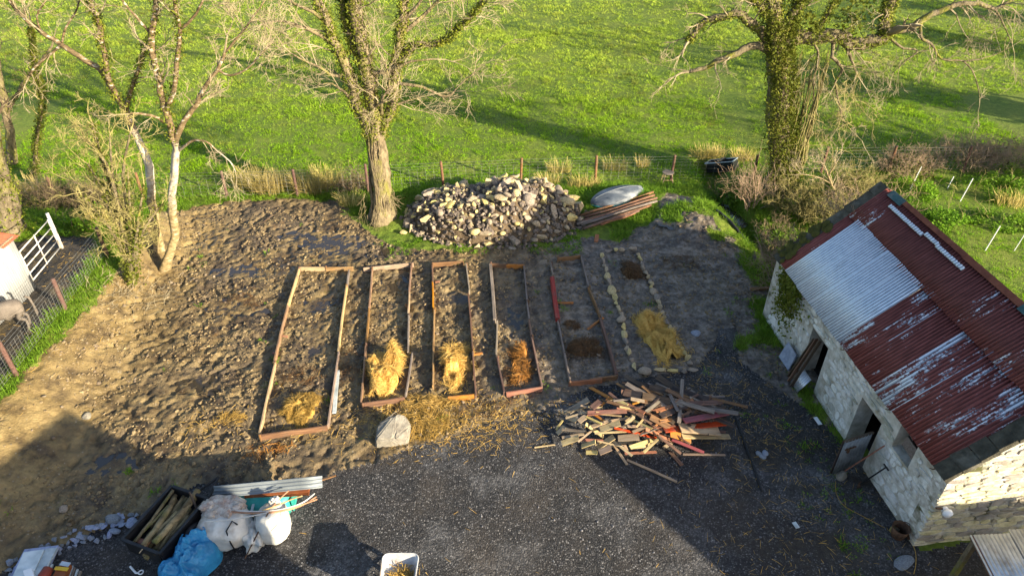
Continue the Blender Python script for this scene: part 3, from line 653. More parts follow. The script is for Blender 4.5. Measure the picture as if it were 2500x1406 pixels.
# ------------------------------------------------------------------ stone barn
BRZ = math.atan2(BN.y, BN.x)
BM = Matrix.Translation(BA) @ Matrix.Rotation(BRZ, 4, 'Z')     # barn frame: x across (0 front wall), y along the ridge, z up
barn = empty('stone_barn', BA, 'long whitewashed stone barn with a patched red corrugated roof', 'barn', rz=BRZ)
OPEN = [(4.6, 5.42, 0, 1.5), (2.12, 2.95, 0, 1.45), (1.02, 1.62, 1.28, 1.98)]   # front-wall openings y0,y1,z0,z1
def wall_core():
    mb = MB(); ys = [.05, 1.02, 1.62, 2.12, 2.95, 4.6, 5.42, BL - .02]
    for a, b in zip(ys[:-1], ys[1:]):
        o = [q for q in OPEN if q[0] <= a + .01 and q[1] >= b - .01]
        spans = [(0, EAVE)] if not o else [(0, o[0][2]), (o[0][3], EAVE)]
        for z0, z1 in spans:
            if z1 - z0 > .02: mb.box((.05 + .22, (a + b) / 2, (z0 + z1) / 2 - (.15 if z0 == 0 else 0)), (.44, b - a - .001, z1 - z0 + (.3 if z0 == 0 else 0)), BM)
    return mb.build('wall', M['limemortar'], barn)
w_front = wall_core()
def gable_core(y0, y1, lift):
    mb = MB(); prof = [(.03, -.3), (2 * HALF - .03, -.3), (2 * HALF - .03, EAVE + lift), (HALF, RIDGE + lift), (.03, EAVE + lift)]
    vs = [tuple(BM @ Vector((x, y, z))) for y in (y0, y1) for x, z in prof]; n = 5
    mb.add(vs, [tuple(range(n))[::-1], tuple(range(n, 2 * n))] + [(k, (k + 1) % n, n + (k + 1) % n, n + k) for k in range(n)])
    return mb.build('gable_wall', M['mortar'], barn, recalc=True)
g_near = gable_core(.045, .40, .03); g_far = gable_core(BL - .02, BL + .36, .02)
mb = MB(); mb.box((2 * HALF - .25, BL / 2, EAVE / 2 - .1), (.4, BL - .9, EAVE + .2), BM); mb.build('back_wall', M['mortar'], barn)
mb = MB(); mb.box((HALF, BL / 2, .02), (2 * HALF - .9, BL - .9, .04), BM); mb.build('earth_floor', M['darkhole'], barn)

def facing_stone(R, w, h, d):                       # a lumpy stone: outline ring in the wall, proud rounded face; local x right, y up, z out
    n = 8; ring = []
    for k in range(n):
        an = 2 * math.pi * (k + .5) / n; cx, cy = math.cos(an), math.sin(an); m = max(abs(cx), abs(cy)); f = (.93 / m + .07)
        ring.append((cx * f * w / 2 * R.uniform(.9, 1.05), cy * f * h / 2 * R.uniform(.86, 1.05)))
    vs = [(x, y, -.06) for x, y in ring] + [(x * .98, y * .98, d * .45) for x, y in ring] + [(x * .93, y * .9, d * R.uniform(.8, 1.15)) for x, y in ring]
    tx, ty = R.uniform(-.1, .1), R.uniform(-.15, .15)
    vs = [(x, y, z + (tx * x + ty * y if z > 0 else 0)) for x, y, z in vs]
    fs = []
    for r in range(2): fs += [(r * n + k, r * n + (k + 1) % n, (r + 1) * n + (k + 1) % n, (r + 1) * n + k) for k in range(n)]
    fs.append(tuple(2 * n + k for k in range(n))); return vs, fs
def lay_stones(MX, x0, x1, z0, ztop, hole, R, mat, parent, stuff=None, hmin=.15, hmax=.25, wmin=.2, wmax=.5, d0=.025, d1=.06):
    """MX: wall frame with x right, y up, z out. ztop(x) roofline; hole(x,z,w,h) true where nothing is laid"""
    z = z0; n = 0
    while z < 4.3:
        h = R.uniform(hmin, hmax); x = x0 + R.uniform(-.1, 0); 
        while x < x1:
            w = R.uniform(wmin, wmax)
            if x < x0: w += 0; x = max(x, x0)
            if x + w > x1: w = x1 - x
            if w < .09: break
            cx, cz = x + w / 2, z + h / 2; hh = h * R.uniform(.86, 1.0)
            top = min(ztop(x + .02), ztop(x + w - .02))
            if cz + hh / 2 > top: hh = top - z; cz = z + hh / 2
            if hh > .06 and not hole(cx, cz, w, hh):
                vs, fs = facing_stone(R, w - .018, hh - .014, R.uniform(d0, d1)); L = MX @ Matrix.Translation((cx, cz, 0)) @ Matrix.Rotation(R.uniform(-.06, .06), 4, 'Z')
                if stuff is not None and stuff[1](cx, cz): stuff[0].add([tuple(L @ Vector(v)) for v in vs], fs)
                else:
                    me = bpy.data.meshes.new('stone'); me.from_pydata(vs, [], fs); me.update()
                    o = obj('stone', me, mat); COL.objects.unlink(o); o.matrix_basis = L; link(o, parent); n += 1
            x += w
        z += h
    return n
# front wall frame: seen from outside, x right = -U ... u runs to the right as y decreases
FW = BM @ Matrix(((0, 0, -1, .05), (-1, 0, 0, BL), (0, 1, 0, 0), (0, 0, 0, 1)))
def hole_front(x, z, w, h):
    y = BL - x
    return any(y + w / 2 > a + .03 and y - w / 2 < b - .03 and z + h / 2 > c + .03 and z - h / 2 < d - .03 for a, b, c, d in OPEN)
lay_stones(FW, 0, BL - .02, 0, lambda x: EAVE, hole_front, rng(71), M['wall'], w_front, None, .1, .28, .14, .66, .008, .032)
GW = BM @ Matrix(((1, 0, 0, 0), (0, 0, -1, .045), (0, 1, 0, 0), (0, 0, 0, 1)))
mstuff = MB()
roofl = lambda x: EAVE + .02 + (RIDGE - EAVE) * (1 - abs(x - HALF) / HALF)
lay_stones(GW, 0, 2 * HALF - .02, 0, roofl, lambda *a: False, rng(72), M['gablestone'], g_near, (mstuff, lambda x, z: x > 2.3), .07, .21, .11, .56, .01, .036)
tag(mstuff.build('stones', M['gablestone'], g_near, True), kind='stuff')

# timber lintels, rubble round the window hole
R = rng(73)
for (a, b, c, d) in OPEN[:2]:
    mb = MB(); mb.box((.13, (a + b) / 2, d + .02), (.14, b - a + .06, .1), BM, .012, R); mb.build('lintel', M['darkwood'], barn)
mb = MB(); mb.box((.16, 1.32, 1.93), (.1, .75, .08), BM, .015, R); mb.build('lintel', M['boardgrey'], barn)
mb = MB(); mb.box((.10, 1.32, 1.55), (.04, .5, .3), BM @ Matrix.Rotation(.1, 4, 'X'), .02, R); mb.build('window_board', M['boardgrey'], barn)
# corrugated roof sheets ------------------------------------------------
UP = (BN * HALF + Vector((0, 0, RIDGE - EAVE))).normalized(); SLOPE = math.hypot(HALF, RIDGE - EAVE)
NRM = UP.cross(BU); NRM = NRM if NRM.z > 0 else -NRM
E0 = BA + Vector((0, 0, EAVE + .05))
def sheet_mesh(w, l, pitch=.084, amp=.024, per=6, R=None, jag=0.0, ny=2):
    n = max(4, int(round(w / pitch * per))); xs = np.linspace(0, w, n + 1); V = []
    for j in range(ny + 1):
        for x in xs:
            y = l * j / ny
            if R and jag and j in (0, ny): y += R.uniform(-jag, jag)
            V.append((x, y, amp * math.sin(2 * math.pi * x / pitch)))
    F = [(j * (n + 1) + i, j * (n + 1) + i + 1, (j + 1) * (n + 1) + i + 1, (j + 1) * (n + 1) + i) for j in range(ny) for i in range(n)]
    me = bpy.data.meshes.new('roof_sheet'); me.from_pydata(V, [], F); me.polygons.foreach_set('use_smooth', [True] * len(F)); me.update(); return me
def roof_frame(s1, t0, lift, back=False):
    if not back: X, Y, Z, O = -BU, UP, NRM, E0 + BU * s1 + UP * t0
    else:
        Y = (-BN * HALF + Vector((0, 0, RIDGE - EAVE))).normalized(); X = BU; Z = X.cross(Y); O = BA + BN * 2 * HALF + Vector((0, 0, EAVE + .05)) + BU * s1 + Y * t0
    O = O + Z * lift
    return Matrix(((X.x, Y.x, Z.x, O.x), (X.y, Y.y, Z.y, O.y), (X.z, Y.z, Z.z, O.z), (0, 0, 0, 1)))
R = rng(75)
def sheet(s0, s1, t0, t1, peel, tint, lift, mat='roof', back=False, label=None):
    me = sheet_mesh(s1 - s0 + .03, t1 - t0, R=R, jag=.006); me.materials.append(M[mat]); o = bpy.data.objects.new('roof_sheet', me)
    o.matrix_basis = roof_frame(s0 if back else s1 + .015, t0 + R.uniform(-.02, .02), lift, back) @ Matrix.Rotation(R.uniform(-.006, .006), 4, 'Z'); o.color = (peel, tint, 0, 1); link(o, barn)
    if label: o['label'] = label
    md = o.modifiers.new('thick', 'SOLIDIFY'); md.thickness = .004
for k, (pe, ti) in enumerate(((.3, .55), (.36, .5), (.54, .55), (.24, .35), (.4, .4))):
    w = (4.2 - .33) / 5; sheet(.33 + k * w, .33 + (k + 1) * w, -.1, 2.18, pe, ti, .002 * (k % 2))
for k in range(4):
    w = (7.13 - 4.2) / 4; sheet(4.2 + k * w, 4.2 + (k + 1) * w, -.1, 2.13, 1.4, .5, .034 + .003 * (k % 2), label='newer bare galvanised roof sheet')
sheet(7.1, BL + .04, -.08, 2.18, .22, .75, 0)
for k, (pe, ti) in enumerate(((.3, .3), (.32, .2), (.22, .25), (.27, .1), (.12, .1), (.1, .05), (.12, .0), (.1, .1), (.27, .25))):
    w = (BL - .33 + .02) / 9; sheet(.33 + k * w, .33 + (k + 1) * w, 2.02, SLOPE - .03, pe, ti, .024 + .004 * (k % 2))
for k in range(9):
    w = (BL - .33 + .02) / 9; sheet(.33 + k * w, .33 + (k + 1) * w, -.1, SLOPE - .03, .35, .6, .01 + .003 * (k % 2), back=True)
# ridge capping: flat folded strips, newer pieces towards the far end
def cap(s0, s1, mat, wl, wr, lift):
    Y2 = (-BN * HALF + Vector((0, 0, RIDGE - EAVE))).normalized(); top = E0 + UP * SLOPE + Vector((0, 0, .075 + lift)); mb = MB()
    for a, b in ((s0, s1),):
        p = [top + BU * a - UP * wl, top + BU * a, top + BU * a - Y2 * wr]; q = [v + BU * (b - a) for v in p]; th = Vector((0, 0, -.006))
        vs = [tuple(v) for v in p + q] + [tuple(v + th) for v in p + q]
        mb.add(vs, [(0, 1, 4, 3), (1, 2, 5, 4), (6, 9, 10, 7), (7, 10, 11, 8), (0, 3, 9, 6), (2, 8, 11, 5), (0, 6, 7, 1), (1, 7, 8, 2), (3, 4, 10, 9), (4, 5, 11, 10)])
    mb.build('ridge_cap', M[mat], barn, recalc=True)
cap(.3, 1.35, 'teal', .17, .16, 0); cap(1.33, 2.45, 'teal', .19, .15, .006); cap(2.42, 4.3, 'rustroof', .14, .16, 0); cap(4.28, 6.75, 'rustroof', .12, .16, .005); cap(6.72, 7.3, 'teal', .2, .16, .01)
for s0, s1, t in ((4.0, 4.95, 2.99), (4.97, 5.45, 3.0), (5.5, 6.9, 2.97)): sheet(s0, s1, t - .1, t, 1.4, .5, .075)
# mossy stone copings of both gables
def coping(y0, y1, mat, t0, t1, lift, th):
    for side in (0, 1):
        mb = MB(); n = 9
        for k in range(n):
            a, b = t0 + (t1 - t0) * k / n, t0 + (t1 - t0) * (k + 1) / n; f = roof_frame(y1, a, lift) if side == 0 else roof_frame(y0, a, lift, True)
            mb.box(((y1 - y0) / 2, (b - a) / 2, th / 2 + R.uniform(-.015, .015)), (y1 - y0 + R.uniform(-.03, .03), b - a - .004, th), f, .012, R)
        mb.build('coping', M[mat], barn)
coping(.0, .37, 'coping', -.1, SLOPE + .02, -.02, .12); coping(BL + .03, BL + .4, 'coping', -.1, SLOPE + .02, -.05, .07)
mb = MB()
for k in range(46):                                 # moss cushions on the far gable and corner
    t = R.uniform(-.05, 1.6); f = roof_frame(BL + .2 + R.uniform(-.2, .25), t, .07); r = R.uniform(.05, .13); n = 7; b = len(mb.v); mb.v.append(tuple(f @ Vector((0, 0, r * .6))))
    for q in range(n): an = 6.283 * q / n; mb.v.append(tuple(f @ Vector((r * math.cos(an), r * math.sin(an), -.03))))
    mb.f += [(b, b + 1 + q, b + 1 + (q + 1) % n) for q in range(n)]
tag(mb.build('moss', M['moss'], barn, True), kind='stuff')
# ivy and moss hanging down the far corner of the front wall
rr = np.random.RandomState(5); n = 1500; yy = rr.normal(6.75, .33, n); zz = EAVE - np.abs(rr.normal(0, .6, n)); k = (zz > .1) & (yy < BL); yy, zz = yy[k], zz[k]
P = np.array([tuple(BM @ Vector((-.03 + rr.uniform(-.06, .03), a, b))) for a, b in zip(yy, zz)]); n = len(P)
tag(obj('wall_creeper', strand_mesh('wall_creeper', P, rr.uniform(0, 6.28, n), rr.uniform(-1.2, .6, n), rr.uniform(.05, .12, n), rr.uniform(.03, .06, n), rr.uniform(0, 1, n)), M['ivy'], barn), kind='stuff')
# iron hooks under the eave
for y in (.35, 1.95, 3.9, 5.9):
    mb = MB(); mb.tube([BM @ Vector((.06, y, EAVE - .02)), BM @ Vector((-.12, y, EAVE - .02)), BM @ Vector((-.12, y + .06, EAVE - .06))], .012, 5); mb.build('hook', M['rustiron'], barn)
# corrugated half door standing open
dl = empty('corrugated_door', BM @ Vector((-.05, 2.14, .05)), 'low grey corrugated iron door hanging open from the barn doorway', 'door')
h0 = BM @ Vector((-.04, 2.14, .06)); h1 = G(2046, 1152, .06); dirv = (h1 - h0).normalized(); DW = .8; X = dirv; Z = Vector((0, 0, 1)); Yn = Z.cross(X)
DM = Matrix(((X.x, Z.x, X.cross(Z).x, h0.x), (X.y, Z.y, X.cross(Z).y, h0.y), (X.z, Z.z, X.cross(Z).z, h0.z), (0, 0, 0, 1)))
me = sheet_mesh(DW, 1.12, .09, .026); me.materials.append(M['doortin']); o = bpy.data.objects.new('door_sheet', me); o.matrix_basis = DM; link(o, dl); o.modifiers.new('thick', 'SOLIDIFY').thickness = .004
for nm, c, d in (('frame_rail', (DW / 2, 1.1, 0), (DW, .05, .05)), ('frame_rail', (DW / 2, .1, .03), (DW, .06, .03)), ('frame_stile', (.03, .55, .03), (.06, 1.1, .03)), ('frame_stile', (DW - .03, .55, .03), (.06, 1.1, .03)), ('bolt', (.56, .83, -.03), (.3, .03, .03)), ('padlock', (.6, .74, -.035), (.06, .08, .03))):
    mb = MB(); mb.box(c, d, DM); mb.build(nm, M['darkwood' if 'frame' in nm else 'rustiron'], dl)
# planks and sheet stuck in the far doorway
for k, (ya, xa, yb, zb, mt) in enumerate(((4.85, -.45, 4.95, 1.45, 'darkwood'), (5.05, -.42, 5.1, 1.4, 'brown'), (5.22, -.35, 5.2, 1.3, 'darkwood'))):
    p = BM @ Vector((xa, ya, .03)); q = BM @ Vector((.02, yb, zb)); mb = MB(); mb.box(((q - p).length / 2, 0, 0), ((q - p).length, .09, .035)); o = mb.build('leaning_plank', M[mt]); o.matrix_basis = basis(p, q, BU)
    tag(o, ('narrow dark plank leaning in the far barn doorway, nearest the gable end', 'brown plank leaning in the middle of the far barn doorway', 'short dark plank leaning at the far side of the barn doorway')[k], 'plank')
me = sheet_mesh(.4, .5, .07, .012); o = obj('tin_offcut', me, M['zinc']); o.matrix_basis = BM @ Matrix(((0, .55, .83, -.38), (1, 0, 0, 4.62), (0, .83, -.55, .02), (0, 0, 0, 1))); tag(o, 'small pale corrugated offcut propped at the foot of the far doorway', 'metal sheet'); o.modifiers.new('thick', 'SOLIDIFY').thickness = .004
mb = MB(); mb.box((0, 0, .25), (.07, .55, .5), None, .03, R); o = mb.build('stone_slab', M['bluestone'], None); o.matrix_basis = BM @ Matrix.Translation((-.22, 5.78, 0)) @ Matrix.Rotation(.3, 4, 'Y'); tag(o, 'blue grey stone slab leaning on the barn wall beside the far doorway', 'slab')
# white lamp on the gable
lp = empty('wall_lamp', BM @ Vector((.2, -.1, 1.3)), 'round white lamp fixed near the corner of the sunlit barn gable', 'lamp')
mb = MB(); mb.tube([BM @ Vector((.2, .0, 1.28)), BM @ Vector((.2, -.06, 1.28))], .07, 14); mb.build('lamp_base', M['white'], lp, True)
mb = MB(); mb.tube([BM @ Vector((.2, -.06, 1.28)), BM @ Vector((.2, -.1, 1.28)), BM @ Vector((.2, -.16, 1.28)), BM @ Vector((.2, -.19, 1.28))], [.06, .1, .09, .04], 14); mb.build('lamp_shade', M['white'], lp, True)
mb = MB(); mb.tube([BM @ Vector((.0, -.02, 1.34)), BM @ Vector((.18, -.03, 1.3))], .02, 6); mb.build('bracket', M['rustiron'], lp)

# ------------------------------------------------------------------ two farm buildings beside and behind the viewpoint (their shade falls into the yard)
def house(name, peak, rdir, length, half, eave, label, wallm, roofm):
    rd = Vector((rdir[0], rdir[1], 0)).normalized(); pd = Vector((-rd.y, rd.x, 0)); zr = peak[2]; p0 = Vector((peak[0], peak[1], 0)); h = empty(name, p0, label, 'house')
    prof = [(-half, -.2), (half, -.2), (half, eave), (0, zr), (-half, eave)]
    mb = MB(); mb.add([tuple(p0 + rd * l + pd * x + Vector((0, 0, z))) for l in (.05, length - .05) for x, z in prof], [tuple(range(5))[::-1], tuple(range(5, 10))] + [(k, (k + 1) % 5, 5 + (k + 1) % 5, 5 + k) for k in range(5)]); mb.build('wall', M[wallm], h, recalc=True)
    for sg in (-1, 1):
        a = p0 + Vector((0, 0, zr + .06)) - rd * .15; b = p0 + pd * sg * (half + .2) + Vector((0, 0, eave - .08)) - rd * .15; mb = MB(); up = Vector((0, 0, .08)); vs = [a, a + rd * (length + .3), b + rd * (length + .3), b]
        mb.add([tuple(v) for v in vs] + [tuple(v + up) for v in vs], [(0, 1, 2, 3), (7, 6, 5, 4)] + [(k, 4 + k, 4 + (k + 1) % 4, (k + 1) % 4) for k in range(4)]); mb.build('roof', M[roofm], h, recalc=True)
        for k in range(3):
            c = p0 + rd * (length * (k + .6) / 3.4) + pd * sg * (half + .02) + Vector((0, 0, 1.35)); mb = MB(); mb.bar(c - rd * .45, c + rd * .45, .06, 1.0); w = mb.build('window', M['whitepaint'], h)
            mb = MB(); mb.bar(c - rd * .4 + pd * sg * .035, c + rd * .4 + pd * sg * .035, .01, .9); mb.build('pane', M['glass'], w)
house('farm_shed', (4.2, 1.9, 6.0), (-.67, -.74), 8, 4.03, 3.2, 'rendered farm building with slate roof standing behind the viewpoint', 'render', 'slate')
house('farm_cottage', (14.3, 2.84, 4.6), (1, -.02), 9, 3.0, 2.4, 'low rendered cottage beside the yard, nearest the barn gable', 'render', 'slate')
# ------------------------------------------------------------------ raised beds
def plank(name, p, q, w, h, mat, parent=None, up=Vector((0, 0, 1)), R=rng(1), taper=0):
    L = (q - p).length; mb = MB(); x, y, z = L / 2, w / 2, h / 2; j = min(w, h) * .12
    def sec(xx, k):
        return [(xx + R.uniform(-j, j), -y * k, -z * k + j), (xx, -y * k + j, -z * k), (xx, y * k - j, -z * k), (xx + R.uniform(-j, j), y * k, -z * k + j), (xx, y * k, z * k - j), (xx + R.uniform(-j, j), y * k - j, z * k), (xx, -y * k + j, z * k), (xx, -y * k, z * k - j)]
    bow = R.uniform(-.006, .006) * L; vs = sec(0, 1) + [(a, b + bow, c) for a, b, c in sec(L / 2, 1)] + sec(L, 1 - taper)
    fs = [tuple(range(8))[::-1], tuple(range(16, 24))] + [(r * 8 + k, r * 8 + (k + 1) % 8, r * 8 + 8 + (k + 1) % 8, r * 8 + 8 + k) for r in range(2) for k in range(8)]
    mb.add(vs, fs); o = bpy.data.objects.new(name, mb.mesh(name)); o.data.materials.append(mat); o.matrix_basis = basis(p, q, up); link(o, parent); return o
R = rng(11)
def bed_board(parent, a, b, mat='board', w=.045, h=.17, name='board'):
    p = GT(a[0], a[1], h * .8); q = GT(b[0], b[1], h * .8); p.z = tz(p.x, p.y) * .5 + h * .42; q.z = tz(q.x, q.y) * .5 + h * .42
    return plank(name, p, q, w, h, M[mat], parent, R=R)
BEDS = [
 ('wide timber bed nearest the bank, its front half strewn with matted straw', [((730, 656), (703, 744), 'boardpale'), ((702, 746), (668, 886), 'board'), ((672, 884), (632, 1056), 'boardpale'), ((731, 653), (797, 652), 'boardpale'), ((795, 653), (861, 652), 'board'),
   ((852, 660), (847, 697), 'boardgrey'), ((846, 698), (825, 858), 'boardpale'), ((827, 858), (800, 1036), 'boardpale'), ((634, 1064), (798, 1040), 'brown')], [((689, 820), (702, 819)), ((665, 862), (672, 862)), ((730, 1053), (735, 1053))]),
 ('timber bed behind the pale boulder, filled in front with bright straw', [((908, 656), (901, 751), 'board'), ((901, 753), (893, 838), 'brown'), ((893, 841), (881, 984), 'board'), ((887, 655), (1010, 642), 'boardpale'), ((1003, 646), (998, 712), 'board'), ((999, 712), (996, 767), 'boardpale'),
   ((998, 769), (996, 858), 'boardgrey'), ((1006, 860), (990, 963), 'boardgrey'), ((884, 987), (988, 971), 'brown')], [((990, 742), (994, 748))]),
 ('timber bed with a tall narrow heap of bright straw', [((1055, 645), (1057, 690), 'brown'), ((1056, 688), (1057, 750), 'orange'), ((1060, 753), (1057, 943), 'board'), ((1054, 642), (1132, 639), 'brown'), ((1138, 645), (1146, 708), 'boardgrey'), ((1143, 714), (1154, 855), 'brown'), ((1154, 857), (1162, 966), 'brown'), ((1094, 968), (1158, 964), 'orange')],
  [((1062, 688), (1074, 686)), ((1154, 865), (1178, 861))]),
 ('timber bed half in shade, holding a small heap of orange straw', [((1197, 643), (1208, 780), 'boardgrey', .1), ((1214, 783), (1211, 868), 'boardgrey'), ((1214, 871), (1231, 956), 'brown'), ((1196, 644), (1238, 646), 'brown'), ((1236, 646), (1281, 647), 'orange'), ((1279, 649), (1287, 734), 'boardgrey'), ((1287, 736), (1292, 779), 'boardgrey'),
   ((1292, 781), (1298, 819), 'board'), ((1298, 821), (1323, 945), 'board'), ((1236, 957), (1323, 945), 'orange')], [((1197, 684), (1203, 680))]),
 ('shaded timber bed with one red painted side board', [((1345, 642), (1350, 671), 'boardgrey'), ((1348, 676), (1362, 778), 'boardred', .13), ((1362, 783), (1378, 860), 'boardgrey'), ((1378, 862), (1392, 926), 'boardgrey'), ((1360, 630), (1417, 624), 'brown'), ((1419, 626), (1437, 699), 'boardgrey'), ((1437, 701), (1466, 773), 'brown'),
   ((1466, 776), (1506, 914), 'brown', .07), ((1389, 933), (1470, 925), 'orange'), ((1440, 926), (1507, 917), 'brown')], [((1363, 738), (1400, 738)), ((1434, 802), (1473, 775))])]
for lab, bs, ex in BEDS:
    c = G(sum(b[0][0] for b in bs) / len(bs), sum(b[0][1] for b in bs) / len(bs)); e = empty('raised_bed', c, lab, 'garden bed', 'raised beds')
    for b in bs: bed_board(e, b[0], b[1], b[2], b[3] if len(b) > 3 else .045)
    for b in ex: bed_board(e, b[0], b[1], 'orange', .06, .05, 'peg')
    # corner stakes
    for b in bs[::2]:
        p = GT(b[0][0], b[0][1], .1); plank('stake', Vector((p.x + .03, p.y - .05, -.05)), Vector((p.x + .03, p.y - .05, .2)), .04, .04, M['brown'], e, Vector((0, 1, 0)), R)
# dented guttering length against the first bed
p, q = GT(825, 905, .05), GT(816, 1008, .05); plank('tin_strip', p, q, .1, .03, M['panel']).modifiers.clear(); o = bpy.context.scene.objects['tin_strip']; tag(o, 'crooked pale tin strip lying along the widest timber bed', 'metal strip')

def place_stone(name, parent, x, y, z, sx, sy, sz, mat, R, rz=None, tilt=.35):
    me = STONES[R.randrange(len(STONES))]; me = ST_BY.setdefault((me.name, mat), me.copy() if (me.name, mat) not in ST_BY else None)
    if not me.materials: me.materials.append(M[mat])
    o = bpy.data.objects.new(name, me); o.location = (x, y, z); o.rotation_euler = (R.gauss(0, tilt), R.gauss(0, tilt), R.uniform(0, 6.28) if rz is None else rz); o.scale = (sx, sy, sz); link(o, parent); return o
ST_BY = {}
se = empty('stone_edged_bed', G(1570, 760), 'garden bed edged with single stones, beside the timber beds', 'garden bed', 'raised beds')
def stone_line(parent, pts, step, R, mat='stone'):
    P = [GT(*p) for p in pts]
    for a, b in zip(P[:-1], P[1:]):
        L = (b - a).length; d = (b - a) / L; s = .05
        while s < L - .05:
            l = step * R.uniform(.7, 1.5)
            if R.random() > .0:
                c = a + d * (s + l / 2); r = l / 2; place_stone('stone', parent, c.x + R.uniform(-.03, .03), c.y, tz(c.x, c.y) + .06, r * 1.0, R.uniform(.085, .115), R.uniform(.08, .11), mat, R, math.atan2(d.y, d.x) + R.uniform(-.15, .15), .1)
            s += l + .005
stone_line(se, [(1466, 620), (1490, 700), (1515, 775), (1530, 850), (1552, 905)], .28, rng(61)); stone_line(se, [(1468, 615), (1550, 612)], .24, rng(62)); stone_line(se, [(1553, 617), (1585, 690), (1612, 760), (1650, 830), (1688, 895)], .22, rng(63)); stone_line(se, [(1556, 909), (1690, 908)], .3, rng(64))

# ------------------------------------------------------------------ straw
def straw_heap(name, label, cx, cy, rx, ry, hgt, mat, n, seed, rz=0, core=True, cat='straw', ln=(.1, .26)):
    r = np.random.RandomState(seed); p = GT(cx, cy); e = empty(name, (p.x, p.y, 0), label, cat)
    a = r.uniform(0, 6.28, n); mm = np.maximum(np.abs(np.cos(a)), np.abs(np.sin(a))); q = np.sqrt(r.uniform(0, 1, n)) * (.5 + .5 / mm) * (1 + .14 * np.sin(3 * a + seed) + .12 * np.sin(7 * a + seed * 2)) * np.where(r.uniform(0, 1, n) < .1, r.uniform(1, 1.35, n), .92); lx, ly = q * rx * np.cos(a), q * ry * np.sin(a); c, s = math.cos(rz), math.sin(rz)
    X = p.x + lx * c - ly * s; Y = p.y + lx * s + ly * c
    def hh(X, Y, q): return hgt * np.clip(1.9 * (1 - q ** 2), 0, 1) ** .8 * (.12 + 1.5 * sstep(.3, .72, fbm(X, Y, 3.1, seed, 2)) * (.5 + fbm(X, Y, 8, seed + 3, 2)))
    Z = terrain(X, Y) + hh(X, Y, q) + r.uniform(-.02, .04, n)
    yw = 14 * fbm(X, Y, 1.6, seed + 5, 2) + r.normal(0, .55, n); me = strand_mesh('strands', np.stack([X, Y, Z], -1), yw, r.normal(.0, .14, n), r.uniform(ln[0], ln[1], n), r.uniform(.005, .011, n), r.normal(.25, .3, n))
    tag(obj('strands', me, M[mat], e), kind='stuff')
    if core:
        nr, na = 9, 30; V = []; F = []
        for i in range(nr + 1):
            for k in range(na):
                an = 6.2832 * k / na; qq = i / nr * .94; ff = (.5 + .5 / max(abs(math.cos(an)), abs(math.sin(an)))) * (1 + .14 * math.sin(3 * an + seed) + .12 * math.sin(7 * an + seed * 2)); lx, ly = qq * ff * rx * math.cos(an), qq * ff * ry * math.sin(an); x, y = p.x + lx * c - ly * s, p.y + lx * s + ly * c
                V.append((x, y, tz(x, y) + float(hh(np.array([x]), np.array([y]), np.array([qq * ff]))[0]) - .02 - .05 * (i == nr)))
        for i in range(nr):
            for k in range(na): k2 = (k + 1) % na; F.append((i * na + k, (i + 1) * na + k, (i + 1) * na + k2, i * na + k2))
        obj('heap', np_mesh('heap', np.array(V), np.array(F), True), M[mat], e)
    return e
def compost(label, cx, cy, rx, ry, hgt, seed, rz=0): return straw_heap('compost_heap', label, cx, cy, rx, ry, hgt, 'strawdark', 420, seed, rz, False, 'compost', (.06, .16))
straw_heap('straw_heap', 'thin flattened golden straw in the widest timber bed', 738, 1000, .42, .58, .12, 'strawgold', 2000, 501, -.2)
straw_heap('straw_heap', 'broad bright straw heap in the bed behind the boulder', 942, 912, .46, .98, .3, 'strawpale', 6000, 502)
straw_heap('straw_heap', 'tall bright straw heap in the third timber bed, long and narrow', 1112, 895, .37, 1.0, .32, 'strawpale', 5600, 503)
straw_heap('straw_heap', 'small orange straw heap in the half shaded timber bed', 1270, 890, .27, .72, .24, 'strawrust', 2000, 504)
straw_heap('straw_heap', 'greenish gold straw heap in the stone edged bed', 1607, 826, .48, 1.12, .26, 'strawgold', 5200, 505, .28)
straw_heap('straw_heap', 'brown rotting straw at the far end of the stone edged bed', 1546, 664, .42, .55, .12, 'strawdark', 900, 506, .1)
straw_heap('straw_heap', 'dark rotted straw lying in the bed with the red board', 1430, 850, .55, .42, .1, 'strawdark', 900, 507)
straw_heap('straw_heap', 'spilled straw on the mud right of the boulder', 1040, 1035, .7, .5, .03, 'strawgold', 1500, 508, .2, False)
straw_heap('straw_heap', 'spilled straw between the fronts of two timber beds', 1050, 985, .85, .22, .05, 'strawpale', 1300, 509, .05, False)
straw_heap('straw_heap', 'small tuft of straw on the mud left of the widest bed', 566, 1026, .3, .2, .06, 'strawgold', 260, 510, 0, False)
straw_heap('straw_heap', 'rusty straw trampled into mud in front of the widest bed', 655, 1100, .6, .2, .02, 'strawrust', 240, 511, .2, False)
compost('dark dung heap on the churned mud left of the beds', 595, 742, .62, .4, .16, 521); compost('dark soil and dung in the middle of the widest bed', 735, 925, .6, .5, .1, 522)
compost('dark dung between the two widest timber beds', 860, 900, .35, .8, .14, 523, .1); compost('black compost round the orange straw heap', 1262, 905, .45, .72, .08, 524)
compost('dark dung spread before the straw heaps near the gravel edge', 1190, 1000, 1.0, .35, .06, 525, .15); compost('brown dried dung on bare earth right of the stone edged bed', 1665, 645, .7, .4, .1, 526)
compost('dark clod of dung in the bed with the red board', 1395, 795, .25, .18, .08, 527)

